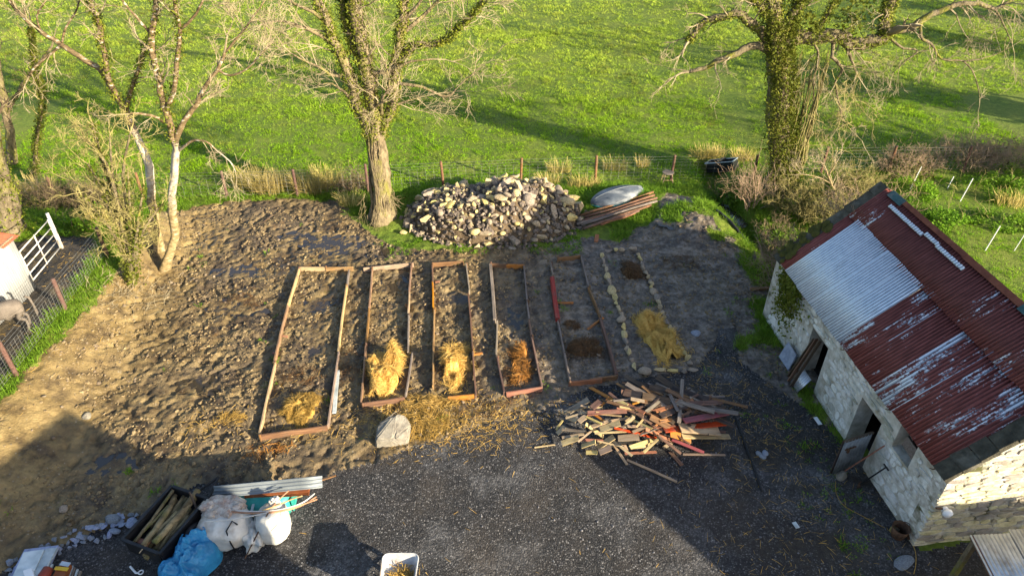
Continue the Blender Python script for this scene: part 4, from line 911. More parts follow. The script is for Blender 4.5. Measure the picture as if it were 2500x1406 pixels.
# ------------------------------------------------------------------ boulder and single stones
R = rng(33)
def rock(name, label, cx, cy, sx, sy, sz, mat, seed, rz=0, blocky=.2, sub=2):
    me = stone_mesh(name, seed, sub, blocky, .2); me.materials.append(M[mat]); p = GT(cx, cy); o = obj(name, me, None, None, (p.x, p.y, tz(p.x, p.y) + sz * .6), (R.uniform(-.15, .15), R.uniform(-.15, .15), rz)); o.scale = (sx, sy, sz); return tag(o, label, 'stone')
def boulder_mesh():
    bm = bmesh.new(); pts = [(-.42, -.3, 0), (.36, -.34, 0), (.46, .3, 0), (-.38, .34, 0), (-.4, -.26, .3), (-.36, .12, .34), (-.1, .26, .46), (.12, .3, .56), (.34, .24, .52), (.44, -.02, .4), (.36, -.3, .24), (0, -.32, .3)]
    for p in pts: bm.verts.new(p)
    bmesh.ops.convex_hull(bm, input=bm.verts[:]); bmesh.ops.bevel(bm, geom=bm.edges[:], offset=.035, segments=2, affect='EDGES'); bmesh.ops.triangulate(bm, faces=bm.faces[:]); bmesh.ops.subdivide_edges(bm, edges=bm.edges[:], cuts=1)
    Rb = rng(3)
    for v in bm.verts: v.co += Vector((Rb.uniform(-1, 1), Rb.uniform(-1, 1), Rb.uniform(-1, 1))) * .007
    me = bpy.data.meshes.new('boulder'); bm.to_mesh(me); bm.free(); me.materials.append(M['boulder']); return me
p = GT(958, 1072); tag(obj('boulder', boulder_mesh(), None, None, (p.x, p.y + .1, tz(p.x, p.y) - .1), (0, 0, .12)), 'big pale angular boulder standing on the mud by the gravel edge', 'boulder')
rock('stone', 'pale rounded stone at the foot of the corrugated door', 2052, 1162, .13, .11, .1, 'boulder', 401)
rock('stone', 'flat pale stone slab on gravel near the barn corner', 2206, 1372, .22, .13, .03, 'bluestone', 402, .3); rock('stone', 'pale square stone lying at the end of the blue edging', 278, 1268, .16, .12, .06, 'bluestone', 403, .5, .9, 1)
rock('stone', 'brown squarish stone on shaded mud near the bottom left', 158, 1247, .1, .13, .06, 'stone', 404, .2, .9, 1); rock('stone', 'pale round stone at the edge of the shade on the left bank', 212, 1018, .1, .09, .07, 'boulder', 405)
rock('stone', 'white flat stone in front of the stone pile', 1250, 610, .16, .09, .06, 'boulder', 406, 0, .9, 1); rock('stone', 'pale stone on gravel right of the straw filled stone bed', 1698, 816, .13, .12, .08, 'bluestone', 407)
for k, (a, b) in enumerate(((1853, 1108), (1862, 1115), (1868, 1106))): rock('stone', ('grey stone left of a trio beside the black pipe', 'nearest grey stone of a trio beside the black pipe', 'grey stone right of a trio beside the black pipe')[k], a, b, .07, .07, .05, 'bluestone', 410 + k)

# blue-grey stone edging along the gravel
ed = empty('stone_edging', GT(180, 1320), 'band of broken blue grey stones edging the gravel by the trailer', 'stone edging'); R = rng(35); line = [GT(20, 1400), GT(120, 1342), GT(190, 1315), GT(270, 1288), GT(345, 1262)]
for a, b in zip(line[:-1], line[1:]):
    d = (b - a).normalized(); nn = Vector((-d.y, d.x, 0)); s = 0
    while s < (b - a).length:
        for k in range(3):
            c = a + d * (s + R.uniform(-.06, .06)) + nn * (R.uniform(-.08, .08) + (k - 1) * .14); r = R.uniform(.05, .095); place_stone('stone', ed, c.x, c.y, tz(c.x, c.y) + .03, r * 1.3, r, r * .75, 'bluestone', R)
        s += .13

# ------------------------------------------------------------------ the big stone pile
PX, PY, PA, PB, PH = -.62, 22.25, 3.1, 1.95, 1.22
def mound(x, y):
    e = ((x - PX) / PA) ** 2 + ((y - PY) / PB) ** 2
    return PH * np.clip(1 - e, 0, 1) ** .62 * (.58 + .8 * fbm(x, y, .8, 88, 2))
sp = empty('stone_pile', (PX, PY, 0), 'large heap of pale field stones and rubble by the fence', 'stone pile'); R = rng(36)
nr, na = 18, 56; V = []; F = []
for i in range(nr + 1):
    for k in range(na):
        an = 6.2832 * k / na; q = i / nr; x, y = PX + PA * q * math.cos(an), PY + PB * q * math.sin(an); V.append((x, y, float(base_h(x, y)) + float(mound(x, y)) - .06 + .06 * float(vnoise(x * 6, y * 6, 3))))
for i in range(nr):
    for k in range(na): k2 = (k + 1) % na; F.append((i * na + k, (i + 1) * na + k, (i + 1) * na + k2, i * na + k2))
obj('soil_mound', np_mesh('soil_mound', np.array(V), np.array(F), True), M['soil'], sp)
big = [(1186, 573, .36, .16, .13), (1190, 597, .4, .13, .09), (1305, 587, .16, .12, .1), (1268, 572, .13, .11, .1), (1112, 580, .1, .1, .1), (1125, 565, .14, .11, .1), (1152, 552, .18, .14, .12), (1195, 545, .12, .1, .16), (1210, 530, .26, .13, .13), (1152, 530, .15, .1, .12), (1165, 522, .1, .1, .16),
       (1144, 508, .12, .1, .17), (1157, 503, .1, .09, .16), (1201, 512, .15, .12, .15), (1075, 523, .18, .16, .16), (1165, 465, .16, .13, .16), (1135, 445, .14, .1, .15), (1226, 443, .17, .12, .12), (1268, 435, .16, .12, .2), (1093, 455, .13, .1, .15), (1325, 548, .16, .14, .16), (1360, 568, .18, .12, .12),
       (1384, 558, .13, .1, .13), (1397, 508, .1, .12, .2), (1275, 555, .16, .12, .12), (1255, 524, .16, .12, .13), (1225, 540, .13, .12, .22), (1305, 517, .14, .12, .12), (1110, 558, .14, .12, .12), (1060, 560, .14, .12, .14), (1036, 585, .15, .1, .1), (985, 570, .17, .13, .13), (1108, 497, .1, .1, .12), (1085, 480, .12, .1, .12)]
placed = []
def surf(px, py):
    z = .4
    for _ in range(8): p = G(px, py, z); z = .5 * z + .5 * (float(base_h(p.x, p.y)) + float(mound(p.x, p.y)))
    return G(px, py, z)
for (a, b, sx, sy, sz) in big:
    p = surf(a, b); place_stone('stone', sp, p.x, p.y, p.z + sz * .35, sx * .78, sy * .8, sz * .8, 'stone', R, R.uniform(-.4, .4), .2); placed.append((p.x, p.y, max(sx, sy)))
tries = 0
while len(placed) < 298 and tries < 26000:
    tries += 1; an = R.uniform(0, 6.283); q = math.sqrt(R.random()) * 1.06; x, y = PX + PA * q * math.cos(an), PY + PB * q * math.sin(an)
    if y > PY + 1.2 and R.random() < .7: continue
    r = (.085 + .19 * R.random() ** 1.8) * (1 if tries < 7000 else .75)
    if any((x - u) ** 2 + (y - v) ** 2 < (.62 * (r + w)) ** 2 for u, v, w in placed): continue
    if ((x - .35) / .75) ** 2 + ((y - 22.0) / .55) ** 2 < 1 and R.random() < .8: continue      # bare earth near the top
    z = float(base_h(x, y)) + float(mound(x, y)); place_stone('stone', sp, x, y, z + r * .3, r * R.uniform(.8, 1.6), r * R.uniform(.6, 1.05), r * R.uniform(.45, .9), 'stone', R, None, .5); placed.append((x, y, r))
mb = MB()
for k in range(1900):
    an = R.uniform(0, 6.283); q = math.sqrt(R.random()) * 1.1; x, y = PX + PA * q * math.cos(an), PY + PB * q * math.sin(an)
    if y > PY + 1.3: continue
    s = R.uniform(.03, .09); me = SMALLST[k % 5]; z = float(base_h(x, y)) + float(mound(x, y)); Mx = Matrix.Translation((x, y, z + s * .2)) @ Euler((R.uniform(-1, 1), R.uniform(-1, 1), R.uniform(0, 6))).to_matrix().to_4x4() @ Matrix.Diagonal((s * 1.3, s, s * .8, 1))
    mb.add([tuple(Mx @ v.co) for v in me.vertices], [tuple(p.vertices) for p in me.polygons])
tag(mb.build('rubble', M['rubble'], sp), kind='stuff')

# ------------------------------------------------------------------ pile of scrap timber
WX, WY = G(1575, 1040).x, G(1575, 1040).y + .1
def wmound(x, y): return .62 * max(0, 1 - ((x - WX) / 2.2) ** 2 - ((y - WY) / 1.0) ** 2) ** .6
wp = empty('timber_pile', (WX, WY, 0), 'sprawling heap of broken boards, laths and red painted scrap timber', 'wood pile'); R = rng(37)
def zz(a, b): return 1300 + a / 4.167, 900 + b / 4.167
def wplank(x1, y1, x2, y2, w, mat, l1=.06, l2=.06, h=.025, parent=wp, lab=None, pile=True):
    pts = []
    for (a, b, l) in ((x1, y1, l1), (x2, y2, l2)):
        px, py = zz(a, b); z = .2
        for _ in range(6):
            p = G(px, py, z); z = (wmound(p.x, p.y) if pile else tz(p.x, p.y)) + l
        pts.append(G(px, py, z))
    up = Vector((R.uniform(-.25, .25), R.uniform(-.3, .1), 1)); w = w * .8 if parent is wp else w; o = plank('plank', pts[0], pts[1], w, h, M[mat], parent, up, R)
    if lab: o['label'] = lab
    return o
HP = [(590, 190, 810, 312, .13, 'orange'), (760, 330, 1040, 410, .13, 'brown'), (330, 460, 570, 310, .2, 'boardgrey'), (330, 455, 840, 310, .025, 'boardpale'), (560, 450, 960, 430, .14, 'orange'), (930, 240, 1110, 275, .28, 'brown'), (1060, 450, 1300, 620, .12, 'brown'), (690, 620, 890, 550, .2, 'cream'),
      (540, 560, 720, 690, .13, 'cream'), (300, 612, 535, 640, .1, 'cream'), (300, 700, 525, 660, .09, 'cream'), (780, 765, 1085, 720, .1, 'cream'), (870, 708, 1085, 690, .22, 'cream'), (1150, 612, 1440, 735, .13, 'orange'), (1280, 680, 1510, 865, .1, 'brown'),
      (1250, 430, 1635, 320, .14, 'orange'), (1040, 135, 1420, 222, .12, 'darkwood'), (1550, 240, 2190, 390, .1, 'brown'), (1600, 290, 2050, 462, .09, 'boardgrey'), (1100, 180, 1400, 272, .1, 'darkwood'), (1120, 275, 1450, 345, .26, 'darkwood'), (1160, 350, 1450, 545, .26, 'darkwood'), (1400, 655, 1610, 725, .24, 'orange'),
      (1255, 150, 1380, 205, .1, 'boardgrey'), (1140, 205, 1400, 280, .06, 'boardpale'), (1395, 260, 1480, 430, .1, 'boardgrey'), (1540, 480, 1820, 380, .2, 'darkwood'), (1300, 480, 1560, 380, .2, 'darkwood'), (820, 350, 1130, 480, .12, 'brown'), (870, 330, 960, 380, .18, 'cream'), (1000, 305, 1140, 330, .12, 'cream'), (600, 400, 690, 330, .2, 'brown'),
      (990, 800, 1260, 710, .12, 'cream'), (1130, 850, 1280, 710, .08, 'cream'), (1000, 790, 1200, 770, .16, 'boardpale'), (660, 800, 830, 690, .2, 'cream'), (500, 790, 640, 740, .14, 'cream'), (680, 850, 800, 800, .2, 'boardpale'), (545, 850, 660, 850, .13, 'cream'), (480, 720, 760, 735, .08, 'orange'), (600, 590, 780, 530, .12, 'boardpale'), (350, 490, 450, 530, .16, 'cream'), (470, 540, 545, 480, .16, 'cream'),
      (240, 620, 310, 520, .06, 'cream'), (250, 660, 330, 590, .16, 'cream'), (300, 760, 470, 700, .18, 'cream'), (1350, 470, 1290, 640, .14, 'brown'), (1200, 490, 1400, 600, .2, 'brown')]
for q in HP: wplank(*q, l1=R.uniform(.03, .14), l2=R.uniform(.03, .14))
wplank(830, 600, 1265, 707, .07, 'boardred', .17, .17, .03, lab='thin red painted lath'); wplank(1420, 720, 1745, 853, .1, 'boardred', .18, .06, .03, lab='red and orange board lying towards the gravel'); wplank(1540, 530, 1985, 445, .2, 'boardred', .22, .22, .035, lab='upper red painted board'); wplank(1340, 625, 1985, 550, .2, 'boardred', .2, .2, .035, lab='longer red painted board with broken end')
wplank(1500, 600, 1900, 635, .36, 'boardpale', .2, .14, .03, lab='square sheet of tan chipboard'); wplank(1520, 685, 2005, 690, .18, 'cream', .12, .06, .03, lab='pale yellow pointed board'); wplank(1525, 110, 1490, 545, .11, 'boardgrey', .55, .25, .04, lab='long grey batten standing out of the pile')
for k in range(34):                                 # long dark boards at the back of the heap
    sx, sy = WX + R.uniform(-.2, 1.7), WY + R.uniform(-.2, .75); an = R.gauss(-.35, .35); L = R.uniform(.8, 1.7); d = Vector((math.cos(an), math.sin(an), R.gauss(0, .06))); z = wmound(sx, sy) + R.uniform(-.05, .08) + .03
    plank('plank', Vector((sx, sy, z)) - d * L / 2, Vector((sx, sy, z)) + d * L / 2, R.uniform(.05, .17), R.uniform(.014, .03), M[R.choice(('darkwood', 'darkwood', 'brown', 'boardgrey', 'brown'))], wp, Vector((R.uniform(-.3, .3), R.uniform(-.4, .2), 1)), R)
for k in range(110):                                # short offcuts
    x = R.gauss(0, .9); y = R.gauss(0, .5); sx = WX + x * 1.05; sy = WY + y * .75 - (.25 if x < 0 else 0)
    if ((sx - WX) / 2.2) ** 2 + ((sy - WY) / 1.0) ** 2 > 1.05: continue
    pale = (sx < WX - .1 and sy < WY + .1); mt = R.choice(('cream', 'cream', 'boardpale', 'boardpale', 'orange', 'brown')) if pale else R.choice(('brown', 'brown', 'darkwood', 'orange', 'darkwood', 'boardgrey') if sx < WX + .6 else ('darkwood', 'darkwood', 'brown'))
    an = R.uniform(-.9, .9) + (math.pi if R.random() < .5 else 0); L = R.uniform(.22, .85); d = Vector((math.cos(an), math.sin(an), R.gauss(0, .16))); z = wmound(sx, sy) + R.uniform(-.05, .06) + .03
    plank('plank', Vector((sx, sy, z)) - d * L / 2, Vector((sx, sy, z)) + d * L / 2, R.uniform(.03, .085), R.uniform(.01, .024), M[mt], wp, Vector((R.uniform(-.4, .4), R.uniform(-.4, .2), 1)), R)
for args, lab in (((1400, 845, 1520, 980, .1, 'brown', .02, .02), 'short brown plank fallen on the gravel below the timber heap'), ((960, 925, 1470, 1150, .055, 'boardpale', .02, .02), 'long thin yellow batten lying out on the gravel'), ((1530, 870, 1960, 875, .05, 'boardpale', .03, .02), 'straight thin batten at the right foot of the timber heap'),
                  ((830, 775, 962, 975, .06, 'boardpale', .14, .02), 'tan lath sliding off the front of the timber heap'), ((920, 760, 970, 868, .11, 'boardpale', .1, .02), 'short wide tan board tipped off the front of the heap'), ((20, 800, 230, 770, .03, 'cream', .02, .02), 'white stick left of the timber heap'), ((1330, 805, 1415, 752, .08, 'cream', .02, .05), 'small cream offcut lying between two boards')):
    tag(wplank(*args, parent=None, pile=False), lab, 'plank')
tag(plank('plank', GT(1455, 590, .03), GT(1458, 573, .03), .14, .03, M['orange'], R=R), 'short tan offcut alone on the mud near the stone pile', 'plank'); tag(plank('plank', GT(1832, 706, .05), GT(1882, 703, .05), .12, .06, M['brown'], R=R), 'brown plank in grass by the far end of the barn', 'plank')
tag(plank('plank', GT(1990, 1018, .02), GT(2003, 1036, .02), .1, .02, M['white'], R=R), 'clean white strip of board lying near the barn', 'plank'); tag(plank('plank', GT(1938, 1274, .02), GT(1948, 1288, .02), .09, .02, M['panel'], R=R), 'pale tile fragment on the shaded gravel', 'tile')
tag(plank('stick', GT(640, 545, .03), GT(665, 525, .08), .05, .05, M['darkwood'], R=R), 'dark broken stick lying on the mud by the field edge', 'stick')
tag(plank('stick', GT(783, 1172, .04), GT(820, 1160, .1), .04, .03, M['brown'], R=R), 'brown stick poking out beside the corrugated sheet', 'stick')

# ------------------------------------------------------------------ poles, boat, chair, trough
pl = empty('pole_stack', GT(1510, 520), 'stack of long reddish poles lying below the upturned boat', 'poles'); R = rng(38)
for k, (a, b, c, d, m) in enumerate(((1415, 527, 1595, 470, 'post'), (1428, 531, 1598, 477, 'post'), (1420, 541, 1604, 483, 'brown'), (1418, 549, 1604, 490, 'boardgrey'), (1440, 553, 1590, 500, 'post'), (1424, 557, 1560, 515, 'brown'), (1466, 548, 1550, 521, 'orange'), (1408, 548, 1500, 520, 'boardgrey'))):
    p, q = GT(a, b, .1 + .03 * (k % 3)), GT(c, d, .12 + .04 * (k % 2)); mb = MB(); n = 6; pts = [p.lerp(q, t / n) + Vector((0, 0, .02 * math.sin(t * 1.3 + k))) for t in range(n + 1)]; mb.tube(pts, [.055 - .002 * t for t in range(n + 1)], 8)
    o = mb.build('pole', M[m], pl, True)
bt = empty('boat', GT(1506, 498), 'upturned dark grey rowing boat hull resting on the grass', 'boat')
a, b = GT(1444, 502, .05), GT(1570, 464, .05); L = (b - a).length; f = basis(a, b); V = []; F = []; ns, na = 22, 14
for i in range(ns + 1):
    t = i / ns; w = .52 * (math.sin(math.pi * t ** .85)) ** .62 + .015; h = .30 * (math.sin(math.pi * t ** .9)) ** .5 + .02
    for k in range(na + 1):
        an = math.pi * k / na; V.append(tuple(f @ Vector((t * L, w * math.cos(an), h * abs(math.sin(an)) ** .8 + .03 * (an > 1.5 and an < 1.65) + .04))))
for i in range(ns):
    for k in range(na): F.append((i * (na + 1) + k, i * (na + 1) + k + 1, (i + 1) * (na + 1) + k + 1, (i + 1) * (na + 1) + k))
o = obj('hull', np_mesh('hull', np.array(V), np.array(F), True), M['boat'], bt); o.modifiers.new('thick', 'SOLIDIFY').thickness = .015
for s in (0, na):
    mb = MB(); mb.tube([V[i * (na + 1) + s] for i in range(ns + 1)], .022, 6); mb.build('gunwale', M['tealplastic'] if s else M['boardgrey'], bt, True)
mb = MB(); mb.tube([V[i * (na + 1) + na // 2] for i in range(1, ns)], .018, 6); mb.build('keel', M['boat'], bt, True)
c = GT(1628, 446); ch = empty('chair', c, 'old wooden chair with a round seat and no back beside a fence post', 'chair')
mb = MB(); mb.tube([c + Vector((0, 0, .42)), c + Vector((0, 0, .44)), c + Vector((0, 0, .46))], [.2, .23, .22], 16); mb.build('seat', M['boardgrey'], ch)
for dx, dy in ((-1, -1), (1, -1), (-1, 1), (1, 1)):
    mb = MB(); mb.tube([c + Vector((dx * .2, dy * .18, 0)), c + Vector((dx * .13, dy * .13, .43))], [.018, .022], 6); mb.build('leg', M['boardpale'], ch)
for dy in (-1, 1):
    mb = MB(); mb.tube([c + Vector((-.17, dy * .16, .18)), c + Vector((.17, dy * .16, .18))], .012, 5); mb.build('stretcher', M['boardpale'], ch)
a, b = GT(1733, 418), GT(1798, 414); tr = empty('water_trough', a.lerp(b, .5), 'long black plastic water trough behind the fence by the ivy tree', 'trough'); f = basis(a, b); L = (b - a).length
mb = MB()
for z0, z1, e in ((.0, .38, 0),):
    for y in (-.22, .22): mb.box((L / 2, y, .2), (L, .03, .4), f)
    for x in (.015, L - .015): mb.box((x, 0, .2), (.03, .41, .4), f)
mb.build('tub', M['blackplastic'], tr); mb = MB(); mb.box((L / 2, 0, .04), (L - .06, .41, .04), f); mb.build('tub_floor', M['blackplastic'], tr); mb = MB()
for y in (-.23, .23): mb.box((L / 2, y, .415), (L + .06, .06, .03), f)
for x in (0, L): mb.box((x, 0, .415), (.06, .4, .03), f)
mb.build('rim', M['panel'], tr); mb = MB(); mb.box((L / 2, 0, .43), (.2, .5, .1), f); mb.build('float_box', M['blackplastic'], tr); mb = MB(); mb.box((L / 2, 0, .3), (L - .07, .4, .01), f); mb.build('water', M['water'], tr)
R = rng(39)
# hoses and pipes
def hose(name, label, pts, r, mat, lift=.03, cat='hose'):
    P = [GT(*p) for p in pts]; out = []
    for i in range(len(P) - 1):
        p0, p1, p2, p3 = P[max(i - 1, 0)], P[i], P[i + 1], P[min(i + 2, len(P) - 1)]
        for k in range(6):
            t = k / 6; q = .5 * ((2 * p1) + (p2 - p0) * t + (2 * p0 - 5 * p1 + 4 * p2 - p3) * t * t + (3 * p1 - p0 - 3 * p2 + p3) * t ** 3); q.z = tz(q.x, q.y) + lift; out.append(q)
    mb = MB(); mb.tube(out, r, 6); return tag(mb.build(name, M[mat], None, True), label, cat)
hose('drain_pipe', 'black drainage pipe running down the grassy ditch to the barn', [(1748, 518), (1775, 540), (1802, 568), (1828, 600), (1842, 625), (1838, 645)], .05, 'blackplastic', .06, 'pipe')
hose('edging_pipe', 'black half buried pipe edging the gravel right of the timber heap', [(1788, 1000), (1808, 1050), (1825, 1100), (1845, 1150), (1862, 1205)], .03, 'blackplastic', .02, 'pipe')
hose('rope', 'thin straw coloured rope trailing along the foot of the barn wall', [(2040, 1175), (2042, 1205), (2062, 1235), (2110, 1262), (2165, 1292)], .008, 'strawgold', .03, 'rope'); hose('rope', 'thin pale cord on the gravel at the barn corner', [(2222, 1320), (2234, 1345), (2236, 1375), (2230, 1404)], .007, 'strawgold', .03, 'rope')
# tools against the barn
def to_wall(p, q): return p, q
bw = empty('broom', BM @ Vector((-.5, 2.0, 0)), 'broom with orange wooden handle leaning on the barn wall', 'broom'); a = BM @ Vector((-.52, 1.98, .08)); b = BM @ Vector((-.03, 1.72, 1.2))
mb = MB(); mb.tube([a, b], .016, 6); mb.build('handle', M['orange'], bw); mb = MB(); mb.bar(a + Vector((-.03, -.12, -.02)), a + Vector((-.03, .14, -.02)), .06, .05); h = mb.build('brush_head', M['cream'], bw); mb = MB(); mb.bar(a + Vector((-.04, -.12, -.07)), a + Vector((-.04, .14, -.07)), .05, .05); mb.build('bristles', M['darkwood'], bw)
sd = empty('spade', BM @ Vector((-.25, 1.5, 0)), 'dark spade with T handle leaning on the barn wall', 'spade'); a = BM @ Vector((-.3, 1.62, .05)); b = BM @ Vector((-.05, 1.42, .85)); mb = MB(); mb.tube([a, b], .017, 6); mb.build('shaft', M['black'], sd)
mb = MB(); mb.tube([b - BU * .09, b + BU * .09], .02, 6); mb.build('handle', M['black'], sd); mb = MB(); mb.box((.0, 0, 0), (.26, .18, .012), basis(a - (b - a).normalized() * .1, b)); mb.build('blade', M['rustiron'], sd)
# rusty iron at the near corner
ri = empty('rusty_bucket', GT(2188, 1300), 'rusty bucket and iron scrap heaped at the barn corner', 'bucket'); c = GT(2190, 1308); V = []
mb = MB(); mb.tube([c + Vector((0, 0, .02)), c + Vector((0, 0, .3))], [.13, .18], 16, False); o = mb.build('pail', M['rustiron'], ri, True); o.modifiers.new('thick', 'SOLIDIFY').thickness = .012
mb = MB(); mb.tube([c + Vector((.18 * math.cos(t), .02, .3 + .16 * math.sin(t))) for t in np.linspace(0, math.pi, 9)], .008, 5); mb.build('handle', M['rustiron'], ri)
for k in range(5): place_stone('stone', ri, c.x + R.uniform(-.1, .3), c.y + R.uniform(-.1, .45), .08, .1, .08, .08, 'rubble', R)
mb = MB(); mb.tube([c + Vector((.2, -.1, .02)), c + Vector((.25, .3, .35))], .04, 6); mb.build('iron_bar', M['rustiron'], ri)
tag(rock('stone', 'x', 2214, 1258, .1, .08, .06, 'stone', 431), 'small stone at the foot of the barn wall beyond the rusty bucket', 'stone')
# ------------------------------------------------------------------ trailer of logs
TZ = .72
A_, B_, C_, D_ = G(303, 1313, TZ), G(388, 1350, TZ), G(503, 1216, TZ), G(419, 1189, TZ)
cen = (A_ + B_ + C_ + D_) / 4; ax = ((D_ + C_) / 2 - (A_ + B_) / 2); TL = ax.length; ax.normalize(); ay = Vector((-ax.y, ax.x, 0)); TW = ((A_ - B_).length + (D_ - C_).length) / 2
TM = Matrix(((ax.x, ay.x, 0, cen.x), (ax.y, ay.y, 0, cen.y), (0, 0, 1, 0), (0, 0, 0, 1))); tl = empty('trailer', (cen.x, cen.y, 0), 'small black box trailer loaded with logs', 'trailer')
mb = MB(); mb.box((0, 0, .34), (TL - .05, TW - .05, .03), TM); mb.build('floor', M['black'], tl)
for c, d in (((0, TW / 2, .53), (TL, .035, .38)), ((0, -TW / 2, .53), (TL, .035, .38)), ((TL / 2, 0, .53), (.035, TW - .04, .38)), ((-TL / 2, 0, .53), (.035, TW - .04, .38))):
    mb = MB(); mb.box(c, d, TM); mb.build('side_panel', M['black'], tl)
for c, d in (((0, TW / 2 + .02, .72), (TL + .06, .06, .03)), ((0, -TW / 2 - .02, .72), (TL + .06, .06, .03)), ((TL / 2 + .02, 0, .722), (.06, TW, .03)), ((-TL / 2 - .02, 0, .722), (.06, TW, .03))):
    mb = MB(); mb.box(c, d, TM); mb.build('rim_rail', M['blackplastic'], tl)
for s in (-1, 1):
    mb = MB(); n = 24; c0 = Vector((0, s * (TW / 2 + .12), .27))
    ring = [(c0 + Vector((.21 * math.cos(t), 0, .21 * math.sin(t)))) for t in np.linspace(0, 2 * math.pi, n)]; mb.tube([TM @ p for p in ring], .062, 8, False); wv = mb.build('wheel', M['blackplastic'], tl, True)
    mb = MB(); mb.tube([TM @ (c0 + Vector((0, -.04, 0))), TM @ (c0 + Vector((0, .04, 0)))], .15, 16); mb.build('rim', M['zinc'], wv)
    mb = MB(); mb.tube([TM @ (c0 + Vector((.34 * math.cos(t), 0, .34 * math.sin(t)))) for t in np.linspace(.3, math.pi - .3, 10)], .05, 6); mb.build('mudguard', M['black'], tl)
    mb = MB(); mb.tube([TM @ Vector((TL / 2, s * TW * .3, .3)), TM @ Vector((TL / 2 + .8, 0, .3))], .03, 6); mb.build('drawbar', M['black'], tl)
mb = MB(); mb.tube([TM @ Vector((0, -TW / 2 - .1, .27)), TM @ Vector((0, TW / 2 + .1, .27))], .03, 6); mb.build('axle', M['black'], tl)
R = rng(41)
for k in range(24):
    y = -TW / 2 + .14 + (TW - .28) * ((k * .618) % 1); L = R.uniform(.7, 1.25); x = R.uniform(-.25, .25); z = .43 + .055 * (k // 5) + R.uniform(0, .06); r = R.uniform(.03, .075); t = R.gauss(0, .12); d = Vector((math.cos(t), math.sin(t), R.gauss(.04, .06)))
    pts = [TM @ (Vector((x, y, z)) + d * (L * (i / 5 - .5)) + Vector((0, R.uniform(-.015, .015), R.uniform(-.012, .012)))) for i in range(6)]; mb = MB(); mb.tube(pts, [r * R.uniform(.85, 1.1) for _ in range(6)], 7)
    tag(mb.build('log', M['logbark'], None, True), 'mossy split log lying lengthwise in the black trailer', 'log', 'logs in the trailer')
for k in range(1):
    p, q = TM @ Vector((-TL / 2 + .12, TW / 2 - .12, .55)), TM @ Vector((-TL / 2 + .14, -.02, .58)); tag(plank('wood_block', p, q, .12, .09, M['orange'], R=R), 'bright orange timber block at the near end of the trailer', 'wood block')
    p, q = TM @ Vector((TL / 2 - .2, -TW / 2 + .1, .5)), TM @ Vector((TL / 2 - .05, -TW * .12, .85)); mb = MB(); mb.tube([p, q], [.03, .02], 6); tag(mb.build('stick', M['darkwood']), 'dark stick sticking up from the far end of the trailer', 'stick')
    p, q = TM @ Vector((-TL / 2 - .15, -.1, .74)), TM @ Vector((-.2, .05, .62)); mb = MB(); mb.tube([p, q], .012, 5); tag(mb.build('stick', M['cream']), 'thin pale cane laid over the near end of the trailer', 'stick')

# ------------------------------------------------------------------ corrugated sheet, teal tank, hoops
q = [G(512, 1217, .62), G(522, 1186, .78), G(783, 1161, .78), G(781, 1190, .62)]
X = ((q[2] + q[3]) / 2 - (q[0] + q[1]) / 2); LX = X.length; X.normalize(); Yv = ((q[1] + q[2]) / 2 - (q[0] + q[3]) / 2); LY = Yv.length; Yv.normalize(); Yv = (Yv - X * Yv.dot(X)).normalized(); Zv = X.cross(Yv)
me = sheet_mesh(LY, LX, .076, .018, 6, rng(4), .01, 5); me.materials.append(M['oldzinc']); o = bpy.data.objects.new('corrugated_sheet', me)
Mx = Matrix(((-Yv.x, X.x, Zv.x, q[1].x), (-Yv.y, X.y, Zv.y, q[1].y), (-Yv.z, X.z, Zv.z, q[1].z), (0, 0, 0, 1))); o.matrix_basis = Mx; link(o); tag(o, 'weathered grey corrugated sheet laid over a teal tank', 'metal sheet'); o.modifiers.new('thick', 'SOLIDIFY').thickness = .005
a, b = G(523, 1222, .4), G(712, 1210, .4); f = basis(a, b); L = (b - a).length; tk = empty('water_tank', (a.x, a.y, 0), 'long low teal plastic tank under the corrugated sheet', 'tank')
V, F = [], []; ns, na = 16, 12
for i in range(ns + 1):
    t = i / ns; w = .36 * (1 - abs(2 * t - 1) ** 5) ** .5 + .05
    for k in range(na + 1): an = math.pi * k / na; V.append(tuple(f @ Vector((t * L, .1 + w * math.cos(an) , -.4 + .52 * (abs(math.sin(an)) ** .6) * (1 - .25 * abs(2 * t - 1) ** 4)))))
for i in range(ns):
    for k in range(na): F.append((i * (na + 1) + k, i * (na + 1) + k + 1, (i + 1) * (na + 1) + k + 1, (i + 1) * (na + 1) + k))
obj('shell', np_mesh('shell', np.array(V), np.array(F), True), M['tealplastic'], tk).modifiers.new('thick', 'SOLIDIFY').thickness = .02
for x in (.0, L):
    mb = MB(); mb.box((x, .1, -.2), (.03, .4, .36), f); mb.build('end_wall', M['tealplastic'], tk)
mb = MB(); mb.box((L / 2 + .05, -.16, .02), (.05, .5, .03), f); mb.build('strap', M['panel'], tk)
mb = MB(); mb.bar(G(600, 1206, .5), G(755, 1196, .5), .2, .1); tag(mb.build('plank', M['rusttin']), 'rust brown timber wedged beneath the corrugated sheet', 'plank')
